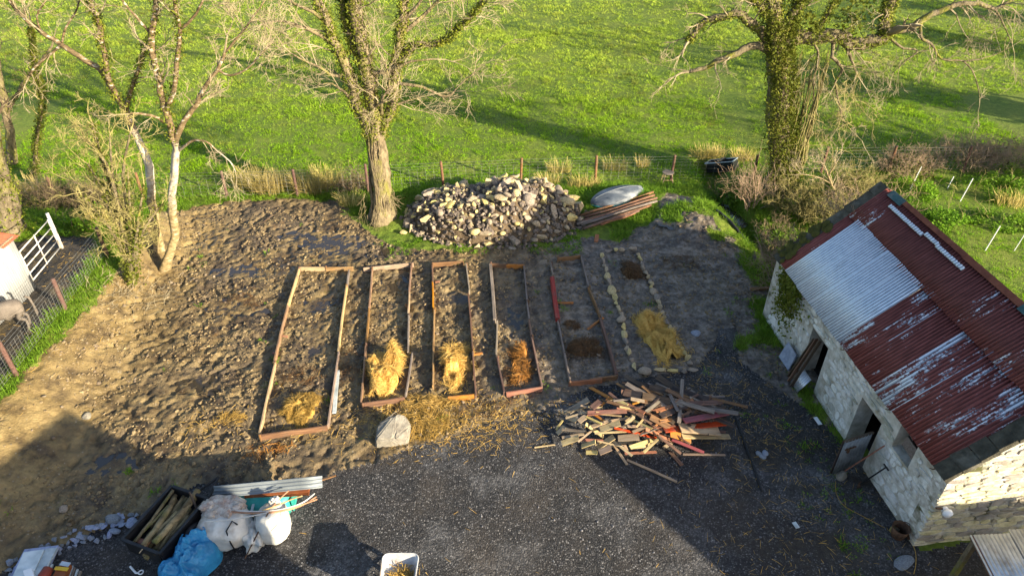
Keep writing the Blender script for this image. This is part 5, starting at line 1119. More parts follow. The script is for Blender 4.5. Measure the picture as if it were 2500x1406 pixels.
for k, (pts, m, lab) in enumerate((([(518, 1222), (545, 1243), (600, 1252), (670, 1250), (730, 1236), (772, 1212)], 'hose', 'outermost copper coloured bent conduit curving over the sacks'), ([(522, 1220), (550, 1240), (610, 1248), (680, 1244), (735, 1228), (768, 1204)], 'whitepipe', 'white bent conduit among the copper ones over the sacks'), ([(528, 1222), (560, 1244), (620, 1250), (680, 1247), (735, 1232), (774, 1218)], 'hose', 'lower copper coloured bent conduit beside the sacks'),
                                   ([(640, 1246), (680, 1232), (712, 1218), (738, 1210)], 'boardpale', 'short tan cane crossing the conduits'), ([(664, 1238), (685, 1215), (705, 1197)], 'hose', 'short conduit standing up behind the sacks'), ([(500, 1272), (560, 1268), (620, 1258), (655, 1250)], 'whitepipe', 'thin white rod lying across the left sack'))):
    zs = [.55, .72, .82, .84, .72, .55] if len(pts) == 6 else [.85, .84, .86, .9][:len(pts)]; P = [G(a, b, z) for (a, b), z in zip(pts, zs)]; out = []
    for i in range(len(P) - 1):
        p0, p1, p2, p3 = P[max(i - 1, 0)], P[i], P[i + 1], P[min(i + 2, len(P) - 1)]
        for j in range(6): t = j / 6; out.append(.5 * ((2 * p1) + (p2 - p0) * t + (2 * p0 - 5 * p1 + 4 * p2 - p3) * t * t + (3 * p1 - p0 - 3 * p2 + p3) * t ** 3))
    out.append(P[-1]); mb = MB(); mb.tube(out, .016, 6); tag(mb.build('bent_conduit', M[m], None, True), lab, 'pipe')
a, b = G(654, 1252, .9), G(598, 1362, .02); mb = MB(); mb.tube([a, b], [.014, .012], 6); tag(mb.build('metal_rod', M['rustiron']), 'dark thin rod leaning over between the two sacks', 'rod')

# ------------------------------------------------------------------ sacks and tarpaulin
def blob(name, c, rx, ry, rz_, seed, mat, parent=None, wr=.06, flat=.6, nu=40, nv=22):
    V, F = [], []; R_ = rng(seed); ph = [R_.uniform(0, 6.3) for _ in range(8)]
    for j in range(nv + 1):
        v = -math.pi / 2 + math.pi * j / nv
        for i in range(nu):
            u = 2 * math.pi * i / nu; cu, su, cv, sv = math.cos(u), math.sin(u), math.cos(v), math.sin(v)
            e = lambda x, p: math.copysign(abs(x) ** p, x); d = 1 + wr * (.7 * math.sin(3 * u + ph[0] + 2 * v) + .5 * math.sin(7 * u + ph[1] - 3 * v) + .35 * math.sin(13 * u + ph[2] + 5 * v)) * cv + wr * .5 * math.sin(6 * v + ph[3] + 2 * u) + wr * .45 * (float(vnoise(u * 6, v * 7, seed)) - .5)
            V.append((c[0] + rx * d * e(cv, flat) * e(cu, .8), c[1] + ry * d * e(cv, flat) * e(su, .8), max(.01, c[2] + rz_ * d * e(sv, .8))))
    for j in range(nv):
        for i in range(nu): i2 = (i + 1) % nu; F.append((j * nu + i, j * nu + i2, (j + 1) * nu + i2, (j + 1) * nu + i))
    return obj(name, np_mesh(name, np.array(V), np.array(F), True), M[mat], parent)
c = G(556, 1325, 0); s1 = empty('wool_sack', c, 'big dirty white sack overflowing with raw fleece', 'sack'); blob('sack_body', (c.x, c.y + .14, .38), .52, .46, .38, 61, 'sack', s1, .05); blob('fleece', (c.x - .05, c.y + .36, .64), .42, .32, .17, 62, 'fleece', s1, .1)
mb = MB(); pts = [Vector((c.x + .3, c.y - .3, .15)), Vector((c.x + .27, c.y - .31, .45)), Vector((c.x + .2, c.y - .2, .7)), Vector((c.x + .3, c.y - .05, .82)), Vector((c.x + .38, c.y - .05, .7))]; mb.tube(pts, .016, 6); mb.build('lifting_loop', M['black'], s1, True)
R = rng(44)
for k in range(6):
    an = k * 1.05; blob('fleece_lock', (c.x - .05 + .3 * math.cos(an), c.y + .36 + .2 * math.sin(an), .74 + R.uniform(-.04, .06)), R.uniform(.1, .16), R.uniform(.09, .14), .08, 70 + k, 'fleece', s1, .25, .7, 14, 8)
c = G(672, 1318, 0); s2 = empty('white_sack', c, 'smooth bright white bulk sack in full sun beside the fleece sack', 'sack'); blob('sack_body', (c.x + .02, c.y + .12, .42), .32, .36, .42, 63, 'sack', s2, .035); blob('tied_neck', (c.x + .06, c.y + .36, .82), .1, .09, .09, 64, 'sack', s2, .2)
mb = MB(); mb.tube([Vector((c.x + .33 * math.cos(t) * math.cos(.3), c.y + .12 + .37 * math.sin(t), .42 + .43 * math.cos(t * .8) * .9)) for t in np.linspace(-1.2, 1.2, 10)], .006, 5); mb.build('seam', M['boardgrey'], s2)
c = G(628, 1330, 0); blob('plastic_wrap', (c.x, c.y + .1, .22), .2, .3, .25, 65, 'sack', None, .22); tag(bpy.context.scene.objects['plastic_wrap'], 'crumpled dirty plastic squeezed between the two sacks', 'plastic sheet')
def tarp():
    c = GT(468, 1375); nx, ny = 70, 70; V = []; F = []
    for j in range(ny + 1):
        for i in range(nx + 1):
            u, v = i / nx * 2 - 1, j / ny * 2 - 1; x = c.x + .05 + .44 * u + .1 * v + .08 * math.sin(5 * v); y = c.y - .1 + .7 * v + .08 * math.sin(4 * u)
            e = max(0, 1 - abs(u) ** 2.6) * max(0, 1 - abs(v) ** 3); n = float(fbm(x, y, 2.3, 9, 2)); rdg = 1 - abs(2 * float(fbm(x + .2 * n, y * 1.2, 4.5, 13, 3)) - 1); r2 = 1 - abs(2 * float(vnoise(x * 11 + 3 * n, y * 9, 17)) - 1)
            V.append((x + .05 * (n - .5), y, tz(c.x, c.y) + .02 + e ** .6 * (.38 + .3 * n - .1 + .2 * rdg ** 2 + .06 * r2 + .16 * math.exp(-((v - .45) / .35) ** 2))))
    for j in range(ny):
        for i in range(nx): a = j * (nx + 1) + i; F.append((a, a + 1, a + nx + 2, a + nx + 1))
    o = obj('tarpaulin', np_mesh('tarpaulin', np.array(V), np.array(F), True), M['tarp']); tag(o, 'crumpled bright blue tarpaulin heaped beside the trailer', 'tarpaulin')
tarp()
# ------------------------------------------------------------------ wheelbarrow
c = G(971, 1408, .62); c.z = 0; wb = empty('wheelbarrow', c, 'galvanised wheelbarrow with wet straw in its tray at the bottom edge', 'wheelbarrow')
def rrect(w0, w1, l0, l1, z, n=8, r=.12):           # rounded outline, narrower at the near end; (x,y) with y towards the field
    out = []
    for (sx, sy) in ((1, 1), (-1, 1), (-1, -1), (1, -1)):
        w = w1 if sy > 0 else w0; l = l1 if sy > 0 else l0; cx, cy = sx * (w / 2 - r), sy * (l - r)
        a0 = {(1, 1): 0, (-1, 1): .5, (-1, -1): 1, (1, -1): 1.5}[(sx, sy)] * math.pi
        out += [Vector((c.x + cx + r * math.cos(a0 + .5 * math.pi * k / n), c.y + cy + r * math.sin(a0 + .5 * math.pi * k / n), z)) for k in range(n + 1)]
    return out
rings = [rrect(.66, .70, .5, .5, .63), rrect(.62, .66, .47, .47, .625), rrect(.56, .6, .42, .4, .5), rrect(.48, .46, .34, .24, .36, r=.1), rrect(.2, .2, .12, .1, .35, r=.08)]
mb = MB(); n = len(rings[0])
for r in rings: mb.v += [tuple(p) for p in r]
for i in range(len(rings) - 1): mb.f += [(i * n + k, i * n + (k + 1) % n, (i + 1) * n + (k + 1) % n, (i + 1) * n + k) for k in range(n)]
mb.f.append(tuple((len(rings) - 1) * n + k for k in range(n))); o = mb.build('tray', M['tray'], wb, True); o.modifiers.new('thick', 'SOLIDIFY').thickness = .006
mb = MB(); mb.tube(rings[0] + [rings[0][0]], .014, 6, False); mb.build('rim', M['tray'], wb, True)
for s in (-1, 1):
    mb = MB(); mb.tube([c + Vector((s * .12, .42, .22)), c + Vector((s * .22, .05, .33)), c + Vector((s * .27, -.5, .45)), c + Vector((s * .3, -1.0, .62))], .018, 8); mb.build('handle', M['zinc'], wb, True)
    mb = MB(); mb.tube([c + Vector((s * .26, -.35, .42)), c + Vector((s * .26, -.38, .0)), c + Vector((s * .24, -.1, .3))], .014, 6); mb.build('leg', M['zinc'], wb)
mb = MB(); mb.tube([c + Vector((0, .4 + .15 * math.cos(t), .2 + .15 * math.sin(t))) for t in np.linspace(0, 2 * math.pi, 22)], .05, 8, False); mb.build('wheel', M['blackplastic'], wb, True)
r = np.random.RandomState(3); n = 1500; P = np.stack([c.x + .05 + r.normal(0, .12, n), c.y - .08 + r.normal(0, .17, n), .4 + r.uniform(0, .13, n)], -1); tag(obj('wet_straw', strand_mesh('wet_straw', P, r.uniform(0, 6.28, n), r.normal(.1, .3, n), r.uniform(.08, .2, n), r.uniform(.006, .012, n), r.normal(.2, .3, n)), M['strawgold']), 'wet yellow straw lying in the wheelbarrow tray', 'straw')

# ------------------------------------------------------------------ stacked panels in the bottom left corner
R = rng(45)
def slab(name, label, pts, z, th, mat, cat):
    P = [G(a, b, z) for a, b in pts]; mb = MB(); n = len(P); mb.add([tuple(p) for p in P] + [tuple(p - Vector((0, 0, th))) for p in P], [tuple(range(n)), tuple(range(n, 2 * n))[::-1]] + [(k, n + k, n + (k + 1) % n, (k + 1) % n) for k in range(n)]); return tag(mb.build(name, M[mat], None, recalc=True), label, cat)
slab('sheet_panel', 'grey blue lowest panel of the stack in the bottom left corner', [(60, 1340), (143, 1330), (96, 1440), (0, 1450)], .24, .05, 'bluestone', 'panel'); slab('sheet_panel', 'large pale panel on top of the stack in the bottom left corner', [(58, 1347), (108, 1340), (62, 1440), (12, 1445)], .34, .05, 'panel', 'panel')
slab('sheet_panel', 'pale narrow panel lying at the right of the stacked panels', [(112, 1338), (139, 1336), (92, 1425), (64, 1440)], .32, .06, 'panel', 'panel'); slab('polystyrene_block', 'small clean white block on the stacked panels', [(56, 1392), (77, 1385), (83, 1404), (62, 1412)], .46, .1, 'white', 'block')
for k in range(2):
    mb = MB(); mb.tube([G(100 + k * 9, 1420, .3), G(121 + k * 7, 1372 + k * 6, .3)], .03, 8); tag(mb.build('metal_tube', M['zinc'], None, True), ('grey tube behind the red roll by the stacked panels', 'grey tube nearest the rust tin by the stacked panels')[k], 'tube')
mb = MB(); mb.tube([G(100, 1425, .3), G(107, 1406, .33), G(118, 1388, .33)], [.1, .11, .1], 12); tag(mb.build('red_roll', M['redplastic'], None, True), 'red plastic roll standing between panels and rust coloured tin', 'roll')
tn = empty('tin_box', GT(148, 1390), 'rust orange tin with a yellow strap near the bottom left corner', 'tin'); q = [(152, 1366), (170, 1372), (150, 1425), (122, 1415)]; P = [G(a, b, .3) for a, b in q]
mb = MB(); mb.add([tuple(p) for p in P] + [tuple(Vector((p.x, p.y, 0))) for p in P], [(0, 1, 2, 3), (7, 6, 5, 4), (0, 4, 5, 1), (1, 5, 6, 2), (2, 6, 7, 3), (3, 7, 4, 0)]); mb.build('body', M['rusttin'], tn, recalc=True)
mb = MB(); mb.bar(G(134, 1386, .315), G(166, 1389, .315), .07, .02); mb.build('strap', M['yellow'], tn); mb = MB(); mb.bar(G(148, 1374, .31), G(170, 1378, .31), .09, .015); mb.build('lid', M['zinc'], tn)
for k in range(4):
    tag(plank('batten', G(160 + k * 9, 1425, .12), G(176 + k * 7, 1382 + k * 4, .12), .07 if k == 0 else .035, .05, M['panel' if k % 2 == 0 else 'boardgrey'], R=R), ('broad pale batten next to the rust coloured tin', 'second batten right of the rust coloured tin', 'third batten right of the rust coloured tin', 'rightmost thin batten by the rust coloured tin')[k], 'batten')
wt = empty('white_bracket', GT(333, 1393), 'small white metal bracket with a ring lying on dark gravel', 'bracket'); mb = MB(); mb.tube([GT(318, 1382, .03), GT(332, 1398, .03)], .022, 6); mb.build('arm', M['white'], wt); mb = MB(); c = GT(344, 1396, .04); mb.tube([c + Vector((.045 * math.cos(t), .045 * math.sin(t), 0)) for t in np.linspace(0, 2 * math.pi, 14)], .014, 6, False); mb.build('ring', M['white'], wt); mb = MB(); mb.tube([GT(332, 1398, .03), GT(340, 1397, .03)], .02, 6); mb.build('stub', M['white'], wt)

# ------------------------------------------------------------------ fences
def fence(name, label, posts, hgt, nh, dv, post_r=.055, seed=1, mat='post'):
    R_ = rng(seed); e = empty(name, posts[0], label, 'fence'); tops = []
    for p in posts:
        t = p + Vector((R_.uniform(-.05, .05), R_.uniform(-.05, .05), hgt * R_.uniform(.98, 1.1))); mb = MB(); mb.tube([p - Vector((0, 0, .2)), p.lerp(t, .5), t - Vector((0, 0, .03)), t], [post_r, post_r * .97, post_r * .95, post_r * .7], 9); mb.build('post', M[mat], e, False); tops.append(t)
    for (a, ta), (b, tb) in zip(zip(posts[:-1], tops[:-1]), zip(posts[1:], tops[1:])):
        mb = MB(); L = (b - a).length
        for k in range(nh):
            f = .12 + .62 * (k / (nh - 1)) ; mb.tube([a.lerp(ta, f), a.lerp(ta, f).lerp(b.lerp(tb, f), .5) - Vector((0, 0, .015)), b.lerp(tb, f)], .0028, 3, False)
        for f in (.84, .95): mb.tube([a.lerp(ta, f), a.lerp(ta, f).lerp(b.lerp(tb, f), .5) - Vector((0, 0, .02)), b.lerp(tb, f)], .004, 3, False)
        n = int(L / dv)
        for k in range(1, n):
            s = k / n; lo = a.lerp(ta, .12).lerp(b.lerp(tb, .12), s); hi = a.lerp(ta, .74).lerp(b.lerp(tb, .74), s); mb.tube([lo, hi], .003, 3, False)
        mb.build('wire_mesh', M['wire'], e)
    return e
pp = [GT(*q) for q in ((555, 482), (727, 480), (900, 470), (1083, 456), (1271, 448), (1453, 446), (1637, 442), (1838, 440), (2003, 424), (2167, 420))]
pp = [Vector((pp[0].x - 9.0, pp[0].y - .8, 0)), Vector((pp[0].x - 6.2, pp[0].y - .5, 0)), Vector((pp[0].x - 3.1, pp[0].y - .2, 0))] + pp + [pp[-1] + Vector((3, 0, 0)), pp[-1] + Vector((6, .2, 0)), pp[-1] + Vector((9, .3, 0))]
for p in pp: p.z = float(base_h(p.x, p.y))
fence('wire_fence', 'long wire mesh fence on wooden posts along the field edge', pp, 1.05, 6, .3, seed=51)
lp_ = [GT(*q) for q in ((262, 625), (160, 755), (40, 915), (-120, 1120))]; fence('wire_fence', 'wire mesh fence with reddish posts on the bank by the donkey pen', lp_, 1.0, 8, .15, .06, 52)
# white electric fence stakes on the slope behind the barn
for k, (a, b, c, d, lab) in enumerate(((2222, 462, 2236, 420, 'tallest white fence stake, close behind the barn ridge'), (2344, 492, 2348, 468, 'short white fence stake higher on the slope among tussocks'), (2405, 612, 2420, 570, 'white leaning stake halfway down the roof, left of a pair'), (2476, 612, 2490, 574, 'white leaning stake at the right, thinner one of a pair'), (2313, 460, 2316, 447, 'tiny white stake by the brambles'))):
    p = GT(a, b); L = .95 if k != 4 else .5; t = Vector((.12, 0, 1)).normalized(); mb = MB(); mb.tube([p, p + t * L], .018 if k != 3 else .013, 6); tag(mb.build('fence_stake', M['white']), lab, 'stake', 'white electric fence stakes')

# ------------------------------------------------------------------ pen: shed, gate, donkey
zb = .85
s0 = G(90, 705, zb); s1_ = G(0, 792, zb); wd = (s1_ - s0).normalized(); sh_ = empty('tin_shed', s0, 'small white corrugated shed with a rust red roof edge', 'shed'); HS = 1.75; back = Vector((wd.y, -wd.x, 0)); back = back if back.x < 0 else -back
def wall_sheet(o0, dx, w, h0, h1, name):
    n = int(w / .076 * 4); V = []; nn = dx.cross(Vector((0, 0, 1)))
    for x in np.linspace(0, w, n + 1):
        p = o0 + dx * x + nn * (.012 * math.sin(x / .076 * 6.2832)); V.append(tuple(p)); V.append(tuple(p + Vector((0, 0, h0 + (h1 - h0) * x / w))))
    F = [(2 * i, 2 * i + 2, 2 * i + 3, 2 * i + 1) for i in range(n)]; me = bpy.data.meshes.new(name); me.from_pydata(V, [], F); me.polygons.foreach_set('use_smooth', [True] * n); me.update(); o = obj(name, me, M['whitewall'], sh_); o.modifiers.new('thick', 'SOLIDIFY').thickness = .004
wall_sheet(s0, wd, 3.0, HS, HS, 'front_wall'); wall_sheet(s0, back, 2.2, HS, HS + .35, 'side_wall'); wall_sheet(s0 + back * 2.2, wd, 3.0, HS + .35, HS + .35, 'back_wall'); wall_sheet(s0 + wd * 3.0, back, 2.2, HS, HS + .35, 'side_wall')
X = wd; Yd = (back * 2.2 + Vector((0, 0, .35))).normalized(); Zd = X.cross(Yd)
if Zd.z < 0: X = -wd; Zd = X.cross(Yd)
for k in range(5):
    st = -.12 + k * .66; O = s0 + wd * (st if X.dot(wd) > 0 else st + .68) - Yd * .15 + Vector((0, 0, HS + .04 + .004 * (k % 2))); me = sheet_mesh(.68, 2.5, .076, .013); me.materials.append(M['rustroof'] if k == 0 else M['zinc']); o = bpy.data.objects.new('roof_sheet', me); o.matrix_basis = Matrix(((X.x, Yd.x, Zd.x, O.x), (X.y, Yd.y, Zd.y, O.y), (X.z, Yd.z, Zd.z, O.z), (0, 0, 0, 1))); link(o, sh_); o.modifiers.new('thick', 'SOLIDIFY').thickness = .004
mb = MB(); mb.bar(s0 + Vector((.02, .02, HS)), s0 + wd * 3.0 + Vector((.02, .02, HS)), .06, .1); mb.build('fascia', M['boardpale'], sh_)
ga, gb = G(84, 692, zb), G(150, 612, zb); gt = empty('field_gate', ga, 'white painted metal bar gate beside the tin shed', 'gate'); gd = (gb - ga).normalized(); GL = (gb - ga).length
for k, z in enumerate((.12, .36, .6, .84, 1.1)):
    mb = MB(); mb.tube([ga + Vector((0, 0, z)), gb + Vector((0, 0, z))], .019, 8); mb.build('bar', M['whitepaint'], gt, True)
for s in (0.0, .5, 1.0):
    p = ga + gd * GL * s; mb = MB(); mb.tube([p + Vector((0, 0, .1)), p + Vector((0, 0, 1.13))], .024 if s != .5 else .02, 8); mb.build('upright', M['whitepaint'], gt, True)
mb = MB(); mb.tube([gb + gd * .1 + Vector((0, 0, -.2)), gb + gd * .1 + Vector((0, 0, 1.3))], .05, 8); mb.build('gate_post', M['whitepaint'], gt, True)
# donkey
hf = G(72, 803, zb); ff = G(-6, 836, zb); fw = (ff - hf); fw.z = 0; fw.normalize(); dk = empty('donkey', hf + fw * .45, 'grey dun donkey with pale belly standing beside the tin shed', 'donkey'); o0 = hf + fw * .45; side = Vector((-fw.y, fw.x, 0))
DKM = Matrix(((fw.x, side.x, 0, o0.x), (fw.y, side.y, 0, o0.y), (0, 0, 1, zb), (0, 0, 0, 1)))
vs = []; es = []; rs = []
def jv(p, r, link_=None):
    vs.append(p); rs.append(r); i = len(vs) - 1
    if link_ is not None: es.append((link_, i))
    return i
pel = jv((-.42, 0, .88), (.2, .23)); rump = jv((-.58, 0, .86), (.15, .17), pel); sp1 = jv((-.12, 0, .84), (.23, .25), pel); chs = jv((.2, 0, .85), (.22, .26), sp1); sho = jv((.42, 0, .88), (.17, .23), chs); nk = jv((.6, 0, 1.05), (.1, .17), sho); nk2 = jv((.74, 0, 1.22), (.08, .13), nk); pol = jv((.86, 0, 1.32), (.09, .11), nk2); fc = jv((1.0, 0, 1.2), (.075, .09), pol); mz = jv((1.14, 0, 1.02), (.06, .065), fc); jv((1.18, 0, .97), (.05, .05), mz)
for s in (-1, 1):
    k = s * .05; st = jv((-.44, s * .12, .66), (.11, .14), pel); sf = jv((-.36 + k, s * .12, .53), (.07, .09), st); hk = jv((-.52 + k, s * .12, .38), (.042, .05), sf); ca = jv((-.5 + k, s * .12, .16), (.032, .034), hk); jv((-.45 + k, s * .12, .04), (.045, .045), ca)
    el = jv((.34, s * .11, .62), (.09, .11), sho); kn = jv((.34 - k, s * .11, .36), (.042, .046), el); fe = jv((.33 - k, s * .11, .12), (.03, .032), kn); jv((.36 - k, s * .11, .04), (.045, .045), fe)
me = bpy.data.meshes.new('body'); me.from_pydata(vs, es, []); o = obj('body', me, M['donkey']); COL.objects.unlink(o); o.matrix_basis = DKM; link(o, dk); o.modifiers.new('skin', 'SKIN'); sv = me.skin_vertices[0].data
for i, r in enumerate(rs): sv[i].radius = r
sv[0].use_root = True; o.modifiers['skin'].use_smooth_shade = True; sm = o.modifiers.new('sub', 'SUBSURF'); sm.levels = sm.render_levels = 2
mb = MB(); mb.tube([DKM @ Vector(p) for p in ((-.68, 0, .98), (-.76, .0, .9), (-.78, .01, .65), (-.77, .02, .4), (-.76, .02, .3))], [.03, .035, .028, .045, .01], 8); mb.build('tail', M['donkey'], dk, True)
for s in (-1, 1): mb = MB(); mb.tube([DKM @ Vector(p) for p in ((.84, s * .05, 1.4), (.82, s * .09, 1.52), (.8, s * .12, 1.66))], [.03, .045, .008], 8); mb.build('ear', M['donkey'], dk, True)
mb = MB(); mb.tube([DKM @ Vector(p) for p in ((.42, 0, 1.12), (.58, 0, 1.24), (.72, 0, 1.36), (.82, 0, 1.44))], [.02, .035, .035, .02], 6); mb.build('mane', M['hoof'], dk, True)
for x, s in ((-.45 - .05, -1), (-.45 + .05, 1), (.36 + .05, -1), (.36 - .05, 1)): mb = MB(); mb.tube([DKM @ Vector((x + .01, s * (.12 if x < 0 else .11), 0)), DKM @ Vector((x, s * (.12 if x < 0 else .11), .07))], [.06, .05], 10); mb.build('hoof', M['hoof'], dk)

# ------------------------------------------------------------------ lean-to with a silver roof at the lower right
z0 = 1.55; a = G(2367, 1306, z0); b = G(2424, 1418, z0 - .12); cdir = G(2500, 1287, z0 + .1) - a; cdir.normalize(); ed_ = (b - a).normalized(); ln = empty('lean_to', (a.x, a.y, 0), 'small lean-to with shiny corrugated roof below the barn gable', 'shed')
zt = cdir.cross(ed_); X, Y_ = cdir, ed_; Y_ = (Y_ - X * Y_.dot(X)).normalized(); zt = X.cross(Y_)
if zt.z < 0: X, Y_ = ed_, (cdir - ed_ * cdir.dot(ed_)).normalized(); zt = X.cross(Y_)
along = Y_ if X is ed_ else X
for k in range(4):
    O = a + cdir * (k * .74) + Vector((0, 0, .004 * (k % 2)))
    if X is ed_: fr = Matrix(((Y_.x, -X.x, zt.x, O.x), (Y_.y, -X.y, zt.y, O.y), (Y_.z, -X.z, zt.z, O.z), (0, 0, 0, 1))) @ Matrix.Translation((0, -2.0, 0))
    else: fr = Matrix(((X.x, Y_.x, zt.x, O.x), (X.y, Y_.y, zt.y, O.y), (X.z, Y_.z, zt.z, O.z), (0, 0, 0, 1)))
    me = sheet_mesh(.77, 2.0, .076, .014, 6, rng(k), .004); me.materials.append(M['zinc']); o = bpy.data.objects.new('roof_sheet', me); o.matrix_basis = fr; link(o, ln); o.modifiers.new('thick', 'SOLIDIFY').thickness = .004
for q in (a + cdir * .08 + ed_ * .1, a + cdir * .08 + ed_ * 1.7, a + cdir * 2.6 + ed_ * .1): mb = MB(); mb.bar(Vector((q.x, q.y, 0)), Vector((q.x, q.y, q.z - .05)), .09, .09, Vector((0, 1, 0))); mb.build('post', M['mossbark'], ln)
mb = MB(); mb.bar(a + cdir * .06 + Vector((0, 0, -.05)), a + cdir * .06 + ed_ * 2.0 + Vector((0, 0, -.05)), .05, .09); mb.build('rail', M['brown'], ln)
pa = a + cdir * .1 + ed_ * .75
for k in range(6): zq = .12 + k * .2; mb = MB(); mb.bar(Vector((pa.x, pa.y, zq)), Vector((pa.x + ed_.x * 1.0, pa.y + ed_.y * 1.0, zq)), .02, .1); mb.build('slat', M['panel'], ln)
# ------------------------------------------------------------------ bare winter trees
def twig(mb, p, d, L, r, lev, R, up=.12, bend=.28, kids=(5, 4), n=4, sides=3):
    pts = [p]; rs = [r]; q = p; dd = d
    for k in range(n):
        dd = rot_grow(R, dd, bend * R.uniform(.3, 1.2)); dd = (dd + Vector((0, 0, up * R.uniform(.2, 1)))).normalized(); q = q + dd * (L / n); pts.append(q); rs.append(max(.004, r * (1 - .8 * (k + 1) / n)))
    mb.tube(pts, rs, sides if r < .03 else 5, False)
    if lev > 0:
        for k in range(kids[0] if lev > 1 else kids[1]):
            t = R.uniform(.25, 1.0) * n; i = min(int(t), n - 1); c = pts[i].lerp(pts[i + 1], t - i); b = (pts[i + 1] - pts[i]).normalized()
            twig(mb, c, rot_grow(R, b, R.uniform(.5, 1.2)), L * R.uniform(.35, .62), max(.005, rs[i] * .55), lev - 1, R, up, bend, kids, n if lev > 1 else 3, 3)
def leaves(P, seed, s0=.035, s1=.075):
    r = np.random.RandomState(seed); n = len(P); return strand_mesh('leaves', P, r.uniform(0, 6.28, n), r.uniform(-1.3, .6, n), r.uniform(s0, s1, n), r.uniform(s0 * .9, s1 * .9, n), r.uniform(-.3, .8, n))
def smooth_pts(P, rs, sub=3):
    out, ro = [], []
    for i in range(len(P) - 1):
        p0, p1, p2, p3 = P[max(i - 1, 0)], P[i], P[i + 1], P[min(i + 2, len(P) - 1)]
        for k in range(sub):
            t = k / sub; out.append(.5 * ((2 * p1) + (p2 - p0) * t + (2 * p0 - 5 * p1 + 4 * p2 - p3) * t * t + (3 * p1 - p0 - 3 * p2 + p3) * t ** 3)); ro.append(rs[i] + (rs[i + 1] - rs[i]) * t)
    return out + [P[-1]], ro + [rs[-1]]
def tree(name, label, base, limbs, seed, bark='bark', tw='twig', ivy=0, dens=2.2, tl=(.7, 1.6), up=.1, ivy_limbs=(), cat='tree', lev=2, kids=(5, 4), bend=.28, wob=.04, extend=2.0, minz=1.0):
    """limbs: list of (points[(px,py,depth offset)], r0, r1, twiggy, part name)"""
    R_ = rng(seed); b = GT(*base); e = empty(name, b, label, cat); mt = MB(); ivyP = []
    for li, (pts, r0, r1, twg, part) in enumerate(limbs):
        P = [AT(px, py, b.y + dy) for px, py, dy in pts]
        if part == 'trunk': P[0] = Vector((P[0].x, b.y, b.z - .15))
        rs = [r0 + (r1 - r0) * k / (len(P) - 1) for k in range(len(P))]
        if pts[-1][1] < 5 and extend:                    # carry on above the frame
            d = (P[-1] - P[-2]).normalized()
            for k in range(3): d = rot_grow(R_, d, .25); P.append(P[-1] + d * extend / 3 + Vector((0, 0, .1))); rs.append(rs[-1] * .72)
        S, rr = smooth_pts(P, rs); S = [S[0]] + [s + Vector((R_.uniform(-1, 1), R_.uniform(-1, 1), R_.uniform(-1, 1))) * wob * min(1, rr[i] * 8) for i, s in enumerate(S)][1:]
        if part == 'trunk': TRUNK[name] = S
        if part == 'trunk': rr = [q * (1 + .9 * math.exp(-max(0, (S[i].z - b.z)) / .35) * (1 if r0 > .2 else .5)) for i, q in enumerate(rr)]
        mb = MB(); mb.tube(S, rr, 12 if r0 > .12 else 8)
        if r0 > .1:                                        # fluted, knotted bark
            for i, v in enumerate(mb.v):
                k = i // (12 if r0 > .12 else 8); c = S[min(k, len(S) - 1)]; v = Vector(v); a = math.atan2(v.y - c.y, v.x - c.x); f = 1 + .13 * math.sin(3 * a + v.z * 1.1 + seed) + .09 * math.sin(5 * a - v.z * 2.3) + .1 * (float(vnoise(a * 3, v.z * 2.5, seed)) - .5); mb.v[i] = tuple(c + (v - c) * f)
        mb.build(part, M[bark], e, True)
        if twg:
            tot = sum((S[i + 1] - S[i]).length for i in range(len(S) - 1)); n = int(tot * dens * twg) + 1
            for k in range(n):
                t = R_.uniform(.25, 1.0) * (len(S) - 1); i = min(int(t), len(S) - 2); p = S[i].lerp(S[i + 1], t - i)
                if p.z < minz: continue
                d = (S[i + 1] - S[i]).normalized(); L = R_.uniform(*tl) * (.65 + .5 * (1 - k / n)); twig(mt, p, rot_grow(R_, d, R_.uniform(.7, 1.6)), L, max(.012, min(.032, rr[i] * .4)), lev, R_, up, bend, kids)
            twig(mt, S[-1], (S[-1] - S[-2]).normalized(), tl[1] * .8, max(.012, rr[-1] * .8), lev, R_, up, bend, kids)
        if li in ivy_limbs and ivy:
            tot = sum((S[i + 1] - S[i]).length for i in range(len(S) - 1))
            for k in range(int(ivy * tot * 1.7)):
                t = R_.random() * (len(S) - 1); i = min(int(t), len(S) - 2); p = S[i].lerp(S[i + 1], t - i); a = R_.uniform(0, 6.28); q = rr[i] * R_.uniform(.85, 1.35) + abs(R_.gauss(0, .06)); ivyP.append(tuple(p + Vector((math.cos(a) * q, math.sin(a) * q, R_.uniform(-.1, .1)))))
    if mt.v: tag(mt.build('twigs', M[tw], e), kind='stuff')
    if ivyP: tag(obj('ivy', leaves(np.array(ivyP), seed), M['ivy'], e), kind='stuff')
    return e
TRUNK = {}
T, B = 'trunk', 'branch'
